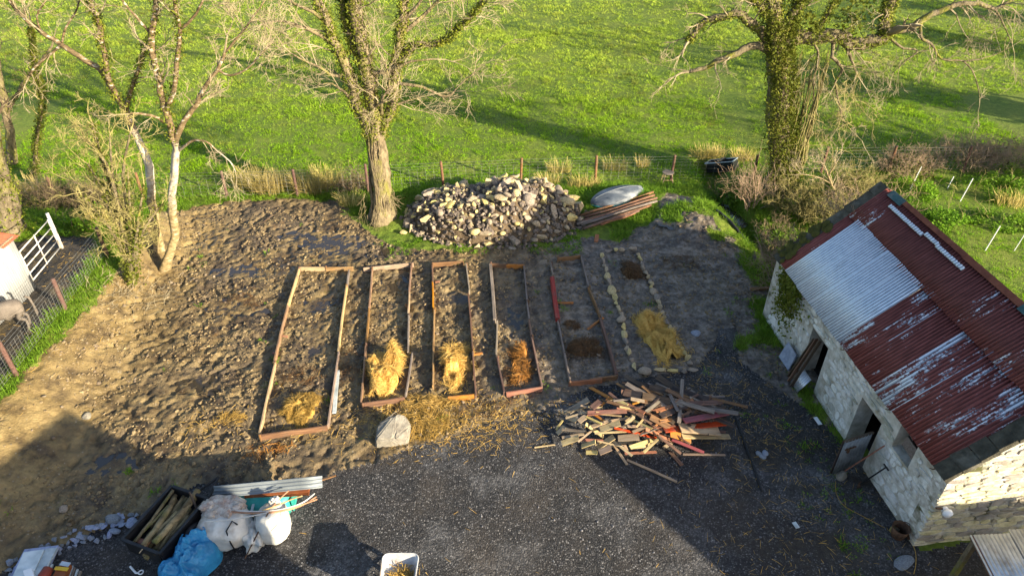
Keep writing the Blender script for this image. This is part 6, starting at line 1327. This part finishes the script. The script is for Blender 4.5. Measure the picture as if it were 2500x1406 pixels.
tree('birch_tree', 'slender tree with a white forked trunk by the muddy yard', (395, 655), [
  ([(395, 660, 0), (418, 612, 0), (428, 560, .05), (420, 500, .05), (424, 440, .1), (432, 380, .1), (427, 345, .1)], .125, .1, 0, T),
  ([(427, 348, .1), (412, 300, .1), (403, 262, .1), (388, 205, .15), (373, 140, .2), (370, 90, .2), (379, 40, .2), (378, -20, .2)], .11, .06, .8, B),
  ([(404, 268, .1), (424, 225, 0), (436, 120, -.1), (440, 72, -.1), (428, 30, -.2), (424, -25, -.3)], .07, .045, .8, B),
  ([(427, 350, .1), (450, 295, .1), (480, 258, .1), (492, 225, .05), (530, 172, 0), (548, 130, 0)], .085, .04, 1.3, B),
  ([(440, 72, -.1), (470, 45, -.2), (492, 10, -.3), (500, -30, -.3)], .04, .025, 1, B), ([(370, 85, .2), (330, 40, .3), (290, -10, .4)], .045, .025, 1, B),
  ([(530, 170, 0), (560, 185, -.1), (600, 170, -.2), (640, 130, -.3), (660, 110, -.3)], .035, .015, 2.4, B), ([(548, 130, 0), (590, 80, .1), (620, 40, .1), (645, 5, .2)], .035, .015, 2.2, B),
  ([(402, 300, .1), (378, 286, 0), (345, 278, -.1), (316, 278, -.2)], .045, .03, .3, B), ([(434, 370, .1), (455, 352, -.1), (478, 342, -.2), (505, 348, -.3), (530, 368, -.3), (562, 395, -.4), (575, 420, -.4)], .045, .012, .7, B)], 101, 'birch', 'twig', 60, 1.8, (.5, 1.2), .05, (1, 2), lev=2, kids=(6, 5), extend=3)
tree('leaning_tree', 'leaning pale limbed tree with a dark trunk foot, left of the white forked one', (388, 612), [
  ([(390, 612, .1), (378, 540, .1), (370, 470, .15), (364, 405, .2), (333, 335, .3), (305, 272, .4), (272, 215, .5)], .14, .085, 0, T),
  ([(272, 215, .5), (245, 168, .6), (210, 148, .6), (150, 110, .7), (100, 78, .8), (60, 45, .9), (30, 12, 1), (10, -30, 1)], .095, .04, .9, B),
  ([(305, 272, .4), (318, 222, .3), (338, 170, .2), (352, 125, .1), (365, 95, .1)], .07, .03, 1, B), ([(290, 245, .4), (262, 180, .3), (250, 110, .3), (238, 50, .3), (215, -10, .3)], .09, .06, 1.0, B),
  ([(150, 110, .7), (160, 70, .7), (185, 30, .8), (200, -10, .8)], .035, .018, 1.5, B), ([(150, 112, .7), (125, 130, .7), (95, 155, .7), (70, 185, .7)], .04, .03, 1, B), ([(100, 78, .8), (90, 40, .7), (110, 5, .6)], .03, .02, 1.5, B)], 102, 'birch', 'twig', 150, 2.0, (.5, 1.2), .05, (3, 2), extend=3)
haw = [([(320, 690, 0), (312, 620, 0), (300, 540, .1), (265, 440, .1), (240, 360, .1), (225, 300, .1)], .11, .03, 1.3, T)]
for k, (x1, y1, x2, y2, x3, y3) in enumerate(((322, 620, 318, 540, 312, 420), (305, 600, 270, 500, 215, 400), (325, 640, 335, 560, 352, 450), (315, 600, 280, 470, 268, 330), (310, 640, 270, 560, 200, 480), (330, 630, 350, 560, 395, 500), (318, 560, 300, 430, 320, 320), (312, 580, 240, 480, 170, 440), (300, 560, 260, 400, 190, 330))):
    haw.append(([(320 + (k % 3) * 4 - 4, 685, (k % 3) * .1 - .1), (x1, y1, 0), (x2, y2, .2 * (k % 2) - .1), (x3, y3, .4 * (k % 3) - .4)], .085, .02, 1.5, B))
tree('hawthorn', 'bushy many stemmed hawthorn with lichen yellow twigs at the bank', (320, 688), haw, 103, 'mossbark', 'twigyellow', 70, 2.0, (.5, 1.05), .04, (0, 1, 2, 3, 5, 6), cat='shrub', kids=(4, 4), bend=.45, extend=0, minz=.5)
tree('mossy_tree', 'thick mossy trunk at the left edge of the picture', (20, 572), [([(25, 575, 0), (10, 500, 0), (-5, 430, 0), (-30, 330, 0), (-60, 200, .2), (-80, 60, .2), (-90, -20, .3)], .3, .15, .5, T), ([(40, 560, .1), (35, 500, .1), (20, 450, .1), (0, 380, .2), (-10, 300, .2)], .16, .1, .3, B)], 104, 'mossbark', 'twigdark', 90, 1.5, (.6, 1.4), ivy_limbs=(0, 1), extend=3)
tree('field_tree', 'crooked bare tree in the field at the left edge, forked low', (25, 400), [([(30, 405, 0), (24, 340, 0), (15, 280, 0), (2, 215, 0), (-10, 150, .1), (-20, 60, .2), (-25, -20, .2)], .17, .1, .4, T), ([(18, 275, 0), (45, 225, 0), (75, 180, -.1), (100, 150, -.2), (125, 118, -.2)], .09, .05, .7, B)], 105, 'bark', 'twig', 60, 1.4, (.5, 1.2), ivy_limbs=(1,), extend=3)
tree('ivy_tree', 'thin ivy wrapped tree standing in the field behind the hawthorn', (75, 440), [([(75, 442, 0), (85, 380, 0), (92, 320, 0), (103, 265, 0), (100, 215, .05), (85, 165, .1), (80, 110, .1), (75, 70, .1)], .085, .03, .8, T)], 106, 'bark', 'twigyellow', 320, 2.0, (.4, 1.0), ivy_limbs=(0,), extend=0)
G2 = [([(930, 540, 0), (932, 480, 0), (929, 420, 0), (924, 370, 0), (916, 325, 0)], .3, .31, 0, T),
  ([(912, 335, 0), (893, 297, -.1), (870, 250, -.1), (852, 195, -.1), (826, 120, -.1), (800, 60, -.1), (768, -15, 0)], 0.207, 0.103, 1.0, B), ([(915, 330, 0), (912, 280, 0), (905, 220, 0), (892, 160, 0), (880, 100, .1), (868, 40, .1), (862, -20, .1)], 0.256, 0.172, 1.0, B),
  ([(920, 335, .05), (938, 300, .1), (955, 262, .1), (963, 195, .1), (972, 130, .1), (978, 60, .1), (992, -20, .1)], 0.195, 0.115, 1.1, B), ([(893, 165, 0), (868, 115, .2), (848, 70, .3), (836, 0, .4), (832, -20, .4)], 0.146, 0.092, 1.0, B),
  ([(970, 150, .1), (1010, 112, 0), (1058, 108, -.1), (1092, 96, -.1), (1115, 70, -.1), (1150, 38, -.2), (1185, 0, -.2)], 0.098, 0.034, 2.2, B), ([(960, 205, .1), (1005, 208, 0), (1045, 218, 0), (1090, 237, 0), (1125, 205, .1), (1160, 178, .1)], 0.061, 0.016, 1.3, B),
  ([(948, 262, .1), (985, 250, 0), (1025, 238, -.1)], 0.055, 0.017, .8, B), ([(905, 175, -.1), (940, 178, -.2), (970, 165, -.3), (1005, 150, -.4), (1060, 145, -.5)], 0.073, 0.023, 1.4, B), ([(975, 90, .1), (1020, 50, .2), (1065, 5, .3), (1090, -20, .3)], 0.073, 0.034, 2.0, B), ([(978, 60, .1), (1015, 20, 0), (1040, -20, -.1)], 0.061, 0.034, 2.0, B),
  ([(846, 180, -.1), (815, 185, -.2), (780, 165, -.3), (745, 150, -.3), (710, 130, -.4)], 0.061, 0.021, 1.6, B), ([(826, 115, -.1), (780, 85, -.2), (735, 65, -.3), (690, 52, -.3), (645, 58, -.4)], 0.073, 0.021, 1.9, B), ([(868, 250, -.1), (840, 225, -.2), (810, 205, -.3), (770, 210, -.4)], 0.061, 0.016, 1.5, B), ([(800, 60, -.1), (765, 30, -.2), (720, 10, -.2), (680, -15, -.2)], 0.067, 0.029, 2.0, B), ([(900, 270, 0), (925, 255, -.3), (945, 248, -.5)], 0.049, 0.023, 1, B), ([(935, 300, .1), (930, 250, -.3), (950, 210, -.4), (940, 150, -.4)], 0.061, 0.023, 1.5, B)]
tree('ash_tree', 'tall forked tree with stringy ivy stems standing by the stone pile', (930, 535), G2, 107, 'bark', 'twig', 230, 1.5, (.8, 1.7), .04, (1, 2, 3, 4, 5), kids=(6, 5), bend=.34, extend=4.0, wob=.05)
H2 = [([(1905, 470, 0), (1903, 400, 0), (1902, 320, 0), (1900, 230, 0), (1898, 160, 0), (1893, 110, 0)], .42, .34, 0, T),
  ([(1895, 120, 0), (1862, 82, -.1), (1835, 55, -.1), (1795, 38, -.1), (1748, 42, -.1), (1712, 62, -.1), (1690, 92, -.1), (1680, 100, -.1)], 0.171, 0.069, .9, B), ([(1893, 128, 0), (1850, 115, -.2), (1800, 128, -.3), (1758, 146, -.3), (1722, 166, -.3), (1682, 174, -.4)], 0.146, 0.057, .6, B),
  ([(1895, 112, 0), (1950, 95, 0), (2005, 92, 0), (2050, 88, 0), (2075, 106, 0), (2120, 104, 0), (2155, 92, 0), (2168, 78, 0)], 0.244, 0.196, .6, B), ([(2165, 85, 0), (2160, 55, 0), (2172, 15, 0), (2180, -15, 0)], 0.183, 0.138, .7, B), ([(2168, 80, 0), (2225, 66, 0), (2250, 50, 0), (2290, 28, 0), (2340, 12, 0), (2390, 10, 0), (2430, 22, 0), (2470, 0, 0)], 0.134, 0.046, 1.1, B),
  ([(2072, 108, 0), (2072, 128, -.1), (2082, 155, -.1), (2096, 188, -.1)], 0.085, 0.023, 1.0, B), ([(2036, 92, 0), (2032, 140, -.2), (2055, 168, -.2), (2040, 205, -.2), (2048, 250, -.3), (2062, 300, -.3), (2105, 345, -.3)], 0.073, 0.011, 1.3, B), ([(1980, 95, 0), (2000, 140, -.3), (1985, 200, -.3), (1992, 270, -.3)], 0.049, 0.011, 1.6, B),
  ([(2250, 55, 0), (2248, 90, -.1), (2275, 110, -.1), (2300, 145, -.1), (2350, 150, -.1), (2380, 185, -.1), (2392, 240, -.1)], 0.061, 0.011, 1.1, B), ([(2168, 90, 0), (2205, 118, -.1), (2240, 125, -.1), (2210, 150, -.2), (2178, 180, -.2)], 0.049, 0.011, 1.1, B), ([(2430, 22, 0), (2450, 60, -.1), (2472, 110, -.1)], 0.037, 0.011, 1, B), ([(2350, 150, -.1), (2390, 145, -.1), (2440, 130, 0), (2480, 108, 0)], 0.030, 0.009, 1.2, B),
  ([(1893, 112, 0), (1892, 60, 0), (1885, 10, 0), (1880, -20, 0)], 0.317, 0.230, .9, B), ([(1900, 100, 0), (1925, 55, .2), (1950, 10, .3), (1960, -20, .3)], 0.195, 0.138, .9, B), ([(1888, 60, 0), (1870, 30, -.2), (1840, 0, -.3), (1820, -20, -.3)], 0.122, 0.069, 1.2, B), ([(1990, 92, 0), (2010, 50, .2), (2040, 0, .3), (2050, -20, .3)], 0.073, 0.046, 1.2, B)]
tree('ivy_oak', 'massive ivy clad tree with a broad horizontal bough beside the barn', (1905, 465), H2, 108, 'mossbark', 'twig', 200, 1.9, (.7, 1.5), -.04, (0, 3, 4, 13, 14, 15, 16, 1), kids=(5, 4), bend=.36, extend=4.0, wob=.06)
# extra ivy mantle and dead stems round the oak trunk
oak = bpy.context.scene.objects['ivy_oak']; ob = GT(1905, 465); r = np.random.RandomState(7); n = 11000; zz_ = r.uniform(.2, 6.6, n); an = r.uniform(-2.5, 1.3, n); q = .36 + .3 * fbm(an * 2, zz_, 1.4, 5, 2) + np.abs(r.normal(0, .15, n)) * (1 + .6 * np.sin(zz_)); S_ = np.array([tuple(p) for p in TRUNK['ivy_oak']]); tx = np.interp(zz_ + ob.z, S_[:, 2], S_[:, 0]); ty = np.interp(zz_ + ob.z, S_[:, 2], S_[:, 1])
tag(obj('ivy', leaves(np.stack([tx + q * np.cos(an) * 1.05, ty + q * np.sin(an), ob.z + zz_], -1), 9, .035, .08), M['ivy'], oak), kind='stuff')
mb = MB(); R = rng(12)
for k in range(40):
    a = R.uniform(0, 6.28); p = ob + Vector((.5 * math.cos(a), .5 * math.sin(a), R.uniform(0, 1))); pts = [p + Vector((R.gauss(0, .06) - .0, R.gauss(0, .05), .9 * j)) for j in range(6)]; mb.tube(pts, [.03, .03, .025, .02, .015, .008], 4, False)
for k in range(38):
    p = ob + Vector((R.uniform(.3, 1.9), R.uniform(-.7, .3), R.uniform(1, 6))); twig(mb, p, Vector((R.uniform(-.4, 1), R.uniform(-.6, .2), R.uniform(-1, .3))).normalized(), R.uniform(.6, 1.3), .014, 2, R, -.12, .4, (4, 3))
Pm = np.stack([r.normal(ob.x - .1, .75, 2600), r.normal(ob.y - .2, .5, 2600), r.normal(6.6, .55, 2600)], -1); Pm = Pm[fbm(Pm[:, 0], Pm[:, 2], 1.6, 8, 2) > .47]
tag(obj('ivy', leaves(Pm, 10, .06, .12), M['ivy'], oak), kind='stuff')
tag(mb.build('creeper_stems', M['twigyellow'], oak), kind='stuff')
# stringy ivy stems and a skirt of dead matter on the ash trunk
ash = bpy.context.scene.objects['ash_tree']; ab = GT(930, 535); mb = MB()
for k in range(30):
    a = R.uniform(0, 6.28); L = R.uniform(1.5, 4.2); pts = [Vector((ab.x + .03 * j + (.29 + .03 * math.sin(j * 2 + k)) * math.cos(a + .25 * math.sin(j + k)) * (1 + .35 * math.exp(-j * 1.0)), ab.y + .29 * math.sin(a + .25 * math.sin(j + k)) * (1 + .35 * math.exp(-j)), ab.z + L * j / 6)) for j in range(7)]; mb.tube(pts, [.03, .028, .025, .02, .018, .014, .008], 5, False)
for k in range(60):
    a = R.uniform(0, 6.28); p = ab + Vector((.5 * math.cos(a), .5 * math.sin(a), R.uniform(.3, 1.3))); twig(mb, p, Vector((math.cos(a) * .5, math.sin(a) * .5, -1)).normalized(), R.uniform(.3, .8), .01, 1, R, -.05, .4, (3, 2))
tag(mb.build('ivy_stems', M['bark'], ash), kind='stuff')

# ------------------------------------------------------------------ shrubs, brambles, rushes
def bush(name, label, c, rx, ry, h, seed, n, tw='bramble', leaf=None, nl=0, lev=2, L=(.6, 1.2), up=-.02, cat='bush', spread=.9, r0=.012, kids=(4, 3)):
    R_ = rng(seed); e = empty(name, c, label, cat); mb = MB()
    for k in range(n):
        a = R_.uniform(0, 6.28); q = math.sqrt(R_.random()); p = Vector((c.x + rx * .7 * q * math.cos(a), c.y + ry * .7 * q * math.sin(a), c.z + R_.uniform(-.05, h * .55) * (1 - .5 * q))); twig(mb, p, Vector((math.cos(a) * spread * R_.random(), math.sin(a) * spread * R_.random(), R_.uniform(.3, 1))).normalized(), R_.uniform(*L) * (.7 + .3 * h), r0, lev, R_, up, .42, kids)
    tag(mb.build('stems', M[tw], e), kind='stuff')
    if leaf:
        r = np.random.RandomState(seed); u = r.normal(0, 1, (nl, 3)); u /= np.linalg.norm(u, axis=1)[:, None]; u *= (r.uniform(.25, 1, nl) ** .4)[:, None]; u[:, 2] = np.abs(u[:, 2]); P = np.stack([c.x + rx * u[:, 0], c.y + ry * u[:, 1], c.z + h * u[:, 2]], -1); w = fbm(P[:, 0] * 1.0, P[:, 1] + P[:, 2], 2.2, seed, 2) > .46; tag(obj('foliage', leaves(P[w], seed, .04, .09), M[leaf], e), kind='stuff')
    return e
bush('bramble_bush', 'pale dry bramble tangle growing over the far end of the barn ridge', BM @ Vector((2.6, BL + .75, 2.3)), .85, .6, 1.7, 201, 90, 'bramble', None, 0, 2, (.5, 1.0), 0); 
bush('bramble_bush', 'low bramble thicket behind the far gable wall', BM @ Vector((1.5, BL + 1.2, .3)), 1.5, .8, 1.9, 202, 90, 'bramble', 'bramble_leaf', 900, 2, (.6, 1.1))
bush('bramble_bush', 'brown bramble mound right of the barn ridge end', GT(2210, 425), 1.1, .9, .9, 203, 90, 'bramble', 'bramble_leaf', 900, 2, (.5, .9)); bush('bramble_bush', 'long dry bramble bank along the fence at upper right', GT(2350, 405), 1.7, .9, .95, 204, 130, 'bramble', 'bramble_leaf', 500, 2, (.5, 1.0)); bush('bramble_bush', 'dry bramble at the right edge of the picture below the field', GT(2480, 400), 1.6, 1.0, 1.1, 205, 120, 'bramble', 'bramble_leaf', 500, 2, (.5, 1.0))
bush('green_tussock', 'sunlit leafy green mound on the slope behind the barn', GT(2400, 470), 1.8, .9, .6, 206, 10, 'twigyellow', 'lushgrass', 2600, 1)
bush('green_tussock', 'yellow green tussock bank just behind the barn ridge end', GT(2230, 470), .9, .8, .6, 207, 10, 'twigyellow', 'lushgrass', 1500, 1)
bush('green_tussock', 'low green mound between the white stakes beside the roof', GT(2440, 545), 1.3, .8, .4, 219, 6, 'twigyellow', 'lushgrass', 1900, 1); bush('green_tussock', 'long green tussock halfway along the roof ridge', GT(2310, 545), 1.0, .9, .4, 220, 6, 'twigyellow', 'lushgrass', 1700, 1); bush('green_tussock', 'bright green mound directly under the dry brambles at the right edge', GT(2470, 450), 1.3, .7, .6, 221, 6, 'twigyellow', 'lushgrass', 2000, 1)
bush('yellow_shrub', 'rounded yellowish shrub between the ivy clad tree and the barn', GT(2010, 545), 1.25, .9, 1.35, 208, 120, 'twigyellow', 'bramble_leaf', 3600, 2, (.5, .9)); bush('yellow_shrub', 'dense yellow green undergrowth at the foot of the ivy clad tree', GT(1935, 520), .8, .8, 1.2, 209, 70, 'twigyellow', 'bramble_leaf', 2200, 2, (.5, .9)); bush('yellow_shrub', 'pale leafless undergrowth right of the ivy clad tree foot', GT(2085, 480), .9, .8, 1.1, 214, 80, 'twigyellow', 'bramble_leaf', 900, 2, (.5, .9))
bush('bare_shrub', 'reddish brown bare shrub standing left of the ivy clad tree', GT(1832, 515), .35, .3, 1.3, 210, 26, 'bramble', None, 0, 2, (1.0, 1.5), .12, 'shrub', .5, .016)
tree('dead_sapling', 'bleached white leafless sapling rising behind the barn roof', (2042, 520), [([(2042, 520, 0), (2038, 480, 0), (2030, 450, 0), (2020, 425, 0)], .05, .035, .8, T), ([(2030, 450, 0), (2005, 436, 0), (1975, 428, 0), (1950, 426, 0)], .03, .01, 1.6, B), ([(2020, 425, 0), (2010, 400, 0), (1990, 395, 0)], .025, .01, 1.6, B), ([(2022, 430, 0), (2040, 400, 0), (2055, 375, 0)], .03, .01, 1.6, B)], 211, 'birch', 'twig', 0, 3, (.4, .8), cat='sapling', extend=0, minz=.2)
bush('undergrowth', 'dark mossy undergrowth below the trees at the left edge', GT(150, 510), 2.2, 1.0, .6, 212, 140, 'twigdark', 'bramble_leaf', 2600, 2, (.5, 1.0)); bush('undergrowth', 'shaded undergrowth between the left trees and the mud', GT(260, 530), 1.0, .7, .5, 213, 60, 'twigdark', 'lushgrass', 1300, 2, (.4, .8)); bush('undergrowth', 'low green weeds beside the pen gate', GT(190, 560), .9, .5, .35, 215, 8, 'twigdark', 'lushgrass', 1200, 1)
bush('undergrowth', 'tangle of dead stems at the left foot of the tall forked tree', GT(868, 465), .7, .5, .5, 216, 70, 'twigdark', 'bramble_leaf', 500, 2, (.4, .8)); bush('undergrowth', 'dark weeds in the ditch between trough and bare shrub', GT(1790, 480), .8, .9, .4, 217, 20, 'twigdark', 'lushgrass', 1600, 1); bush('undergrowth', 'grassy tangle at the corner of the barn beside the ditch', GT(1895, 580), .8, .7, .5, 218, 40, 'twigdark', 'lushgrass', 1600, 2, (.4, .8))
def rush(label, px, py, n, h, rad_, seed, mat='rush'):
    n = int(n * .6); r = np.random.RandomState(seed); c = GT(px, py); a = r.uniform(0, 6.28, n); q = rad_ * np.sqrt(r.uniform(0, 1, n)); P = np.stack([c.x + q * np.cos(a) * 1.6, c.y + q * np.sin(a) * .7, np.full(n, c.z - .02)], -1)
    o = obj('rush_clump', strand_mesh('rush_clump', P, a + r.normal(0, .9, n), np.pi / 2 - np.abs(r.normal(.25, .25, n)), r.uniform(.6, 1.15, n) * h * 1.2, r.uniform(.01, .02, n), r.uniform(0, .9, n)), M[mat]); tag(o, label, 'rushes', 'rush clumps along the fence')
for k, (a, b, n, h, rd, lab) in enumerate(((610, 462, 500, .75, .4, 'leftmost tan rush clump behind the fence, nearest the first post'), (655, 470, 700, .85, .45, 'tall tan rush clump left of the second fence post'), (690, 455, 400, .6, .35, 'thin rush clump just behind the second fence post'), (760, 470, 700, .8, .45, 'broad rush clump between second post and the tall forked tree'), (805, 455, 500, .7, .4, 'rush clump nearest the tall forked tree'),
                                         (858, 500, 300, .5, .3, 'dark grass clump at the left foot of the tall forked tree'), (1365, 420, 250, .5, .3, 'tan rush tuft in the field right of the stone pile'), (1500, 415, 220, .5, .3, 'tan rush tuft in the field behind the boat'), (1567, 408, 160, .45, .15, 'small white tan tuft by the fence beyond the boat'), (1715, 385, 260, .5, .3, 'tan rush tuft in the field left of the trough'), (1745, 385, 260, .5, .25, 'tan rush tuft directly behind the trough'),
                                         (1815, 390, 300, .5, .3, 'tan rush tuft left of the ivy clad tree'), (1425, 455, 300, .45, .4, 'short dry grass clump between stone pile and boat'), (1340, 445, 200, .4, .3, 'dry grass clump behind the stone pile'), (90, 470, 500, .6, .5, 'yellow green rush clump near the left edge'), (205, 495, 500, .6, .5, 'rush clump in the shade behind the hawthorn'), (250, 545, 400, .55, .4, 'rush clump beside the pen gate'), (2480, 500, 300, .5, .5, 'dry tussock at the right edge above the white stakes'))):
    rush(lab, a, b, n, h, rd, 300 + k)
# fallen twigs about the hawthorn and on the bank
mb = MB(); R = rng(77)
for k in range(130):
    a = GT(R.gauss(300, 60), R.gauss(725, 30)); a.z = tz(a.x, a.y) + .03; twig(mb, a, Vector((R.uniform(-1, 1), R.uniform(-1, 1), .05)).normalized(), R.uniform(.2, .6), .009, 1, R, 0, .3, (2, 2))
tag(mb.build('fallen_twigs', M['twig']), kind='stuff')
# hedgerow trees east of the field, beyond the right edge of the picture
def plain_tree(label, x, y, h, seed):
    R_ = rng(seed); b = Vector((x, y, float(base_h(x, y)))); e = empty('hedgerow_tree', b, label, 'tree', 'trees east of the field'); S = [b + Vector((R_.gauss(0, .12) * k, R_.gauss(0, .12) * k, h * .55 * k / 5 - .1)) for k in range(6)]; mb = MB(); mb.tube(S, [.5, .42, .38, .33, .28, .2], 10); mb.build('trunk', M['bark'], e, True); mt = MB(); P = []
    for k in range(13):
        p = S[2 + k % 4].lerp(S[3 + k % 3], .5); twig(mt, p, Vector((R_.uniform(-1, 1), R_.uniform(-1, 1), R_.uniform(.4, 1.2))).normalized(), h * R_.uniform(.35, .5), .11, 2, R_, .1, .3, (6, 5), 5, 5)
    for k in range(6000): i = R_.randrange(5); p = S[i].lerp(S[i + 1], R_.random()); a = R_.uniform(0, 6.28); q = abs(R_.gauss(.8, .6)); P.append(tuple(p + Vector((q * math.cos(a), q * math.sin(a), R_.uniform(-.2, .4)))))
    tag(mt.build('branches', M['twigdark'], e), kind='stuff'); tag(obj('ivy', leaves(np.array(P), seed, .16, .3), M['ivy'], e), kind='stuff')
for k, (x, y, h) in enumerate(((33.5, 25.5, 13), (42, 32.5, 14), (47, 38.5, 13), (30, 19.5, 10))): plain_tree(('nearest tall hedgerow tree east of the field', 'second hedgerow tree east of the field, the tallest', 'farthest hedgerow tree east of the field', 'lowest hedgerow tree east of the field, nearest the barn')[k], x, y, h, 400 + k)
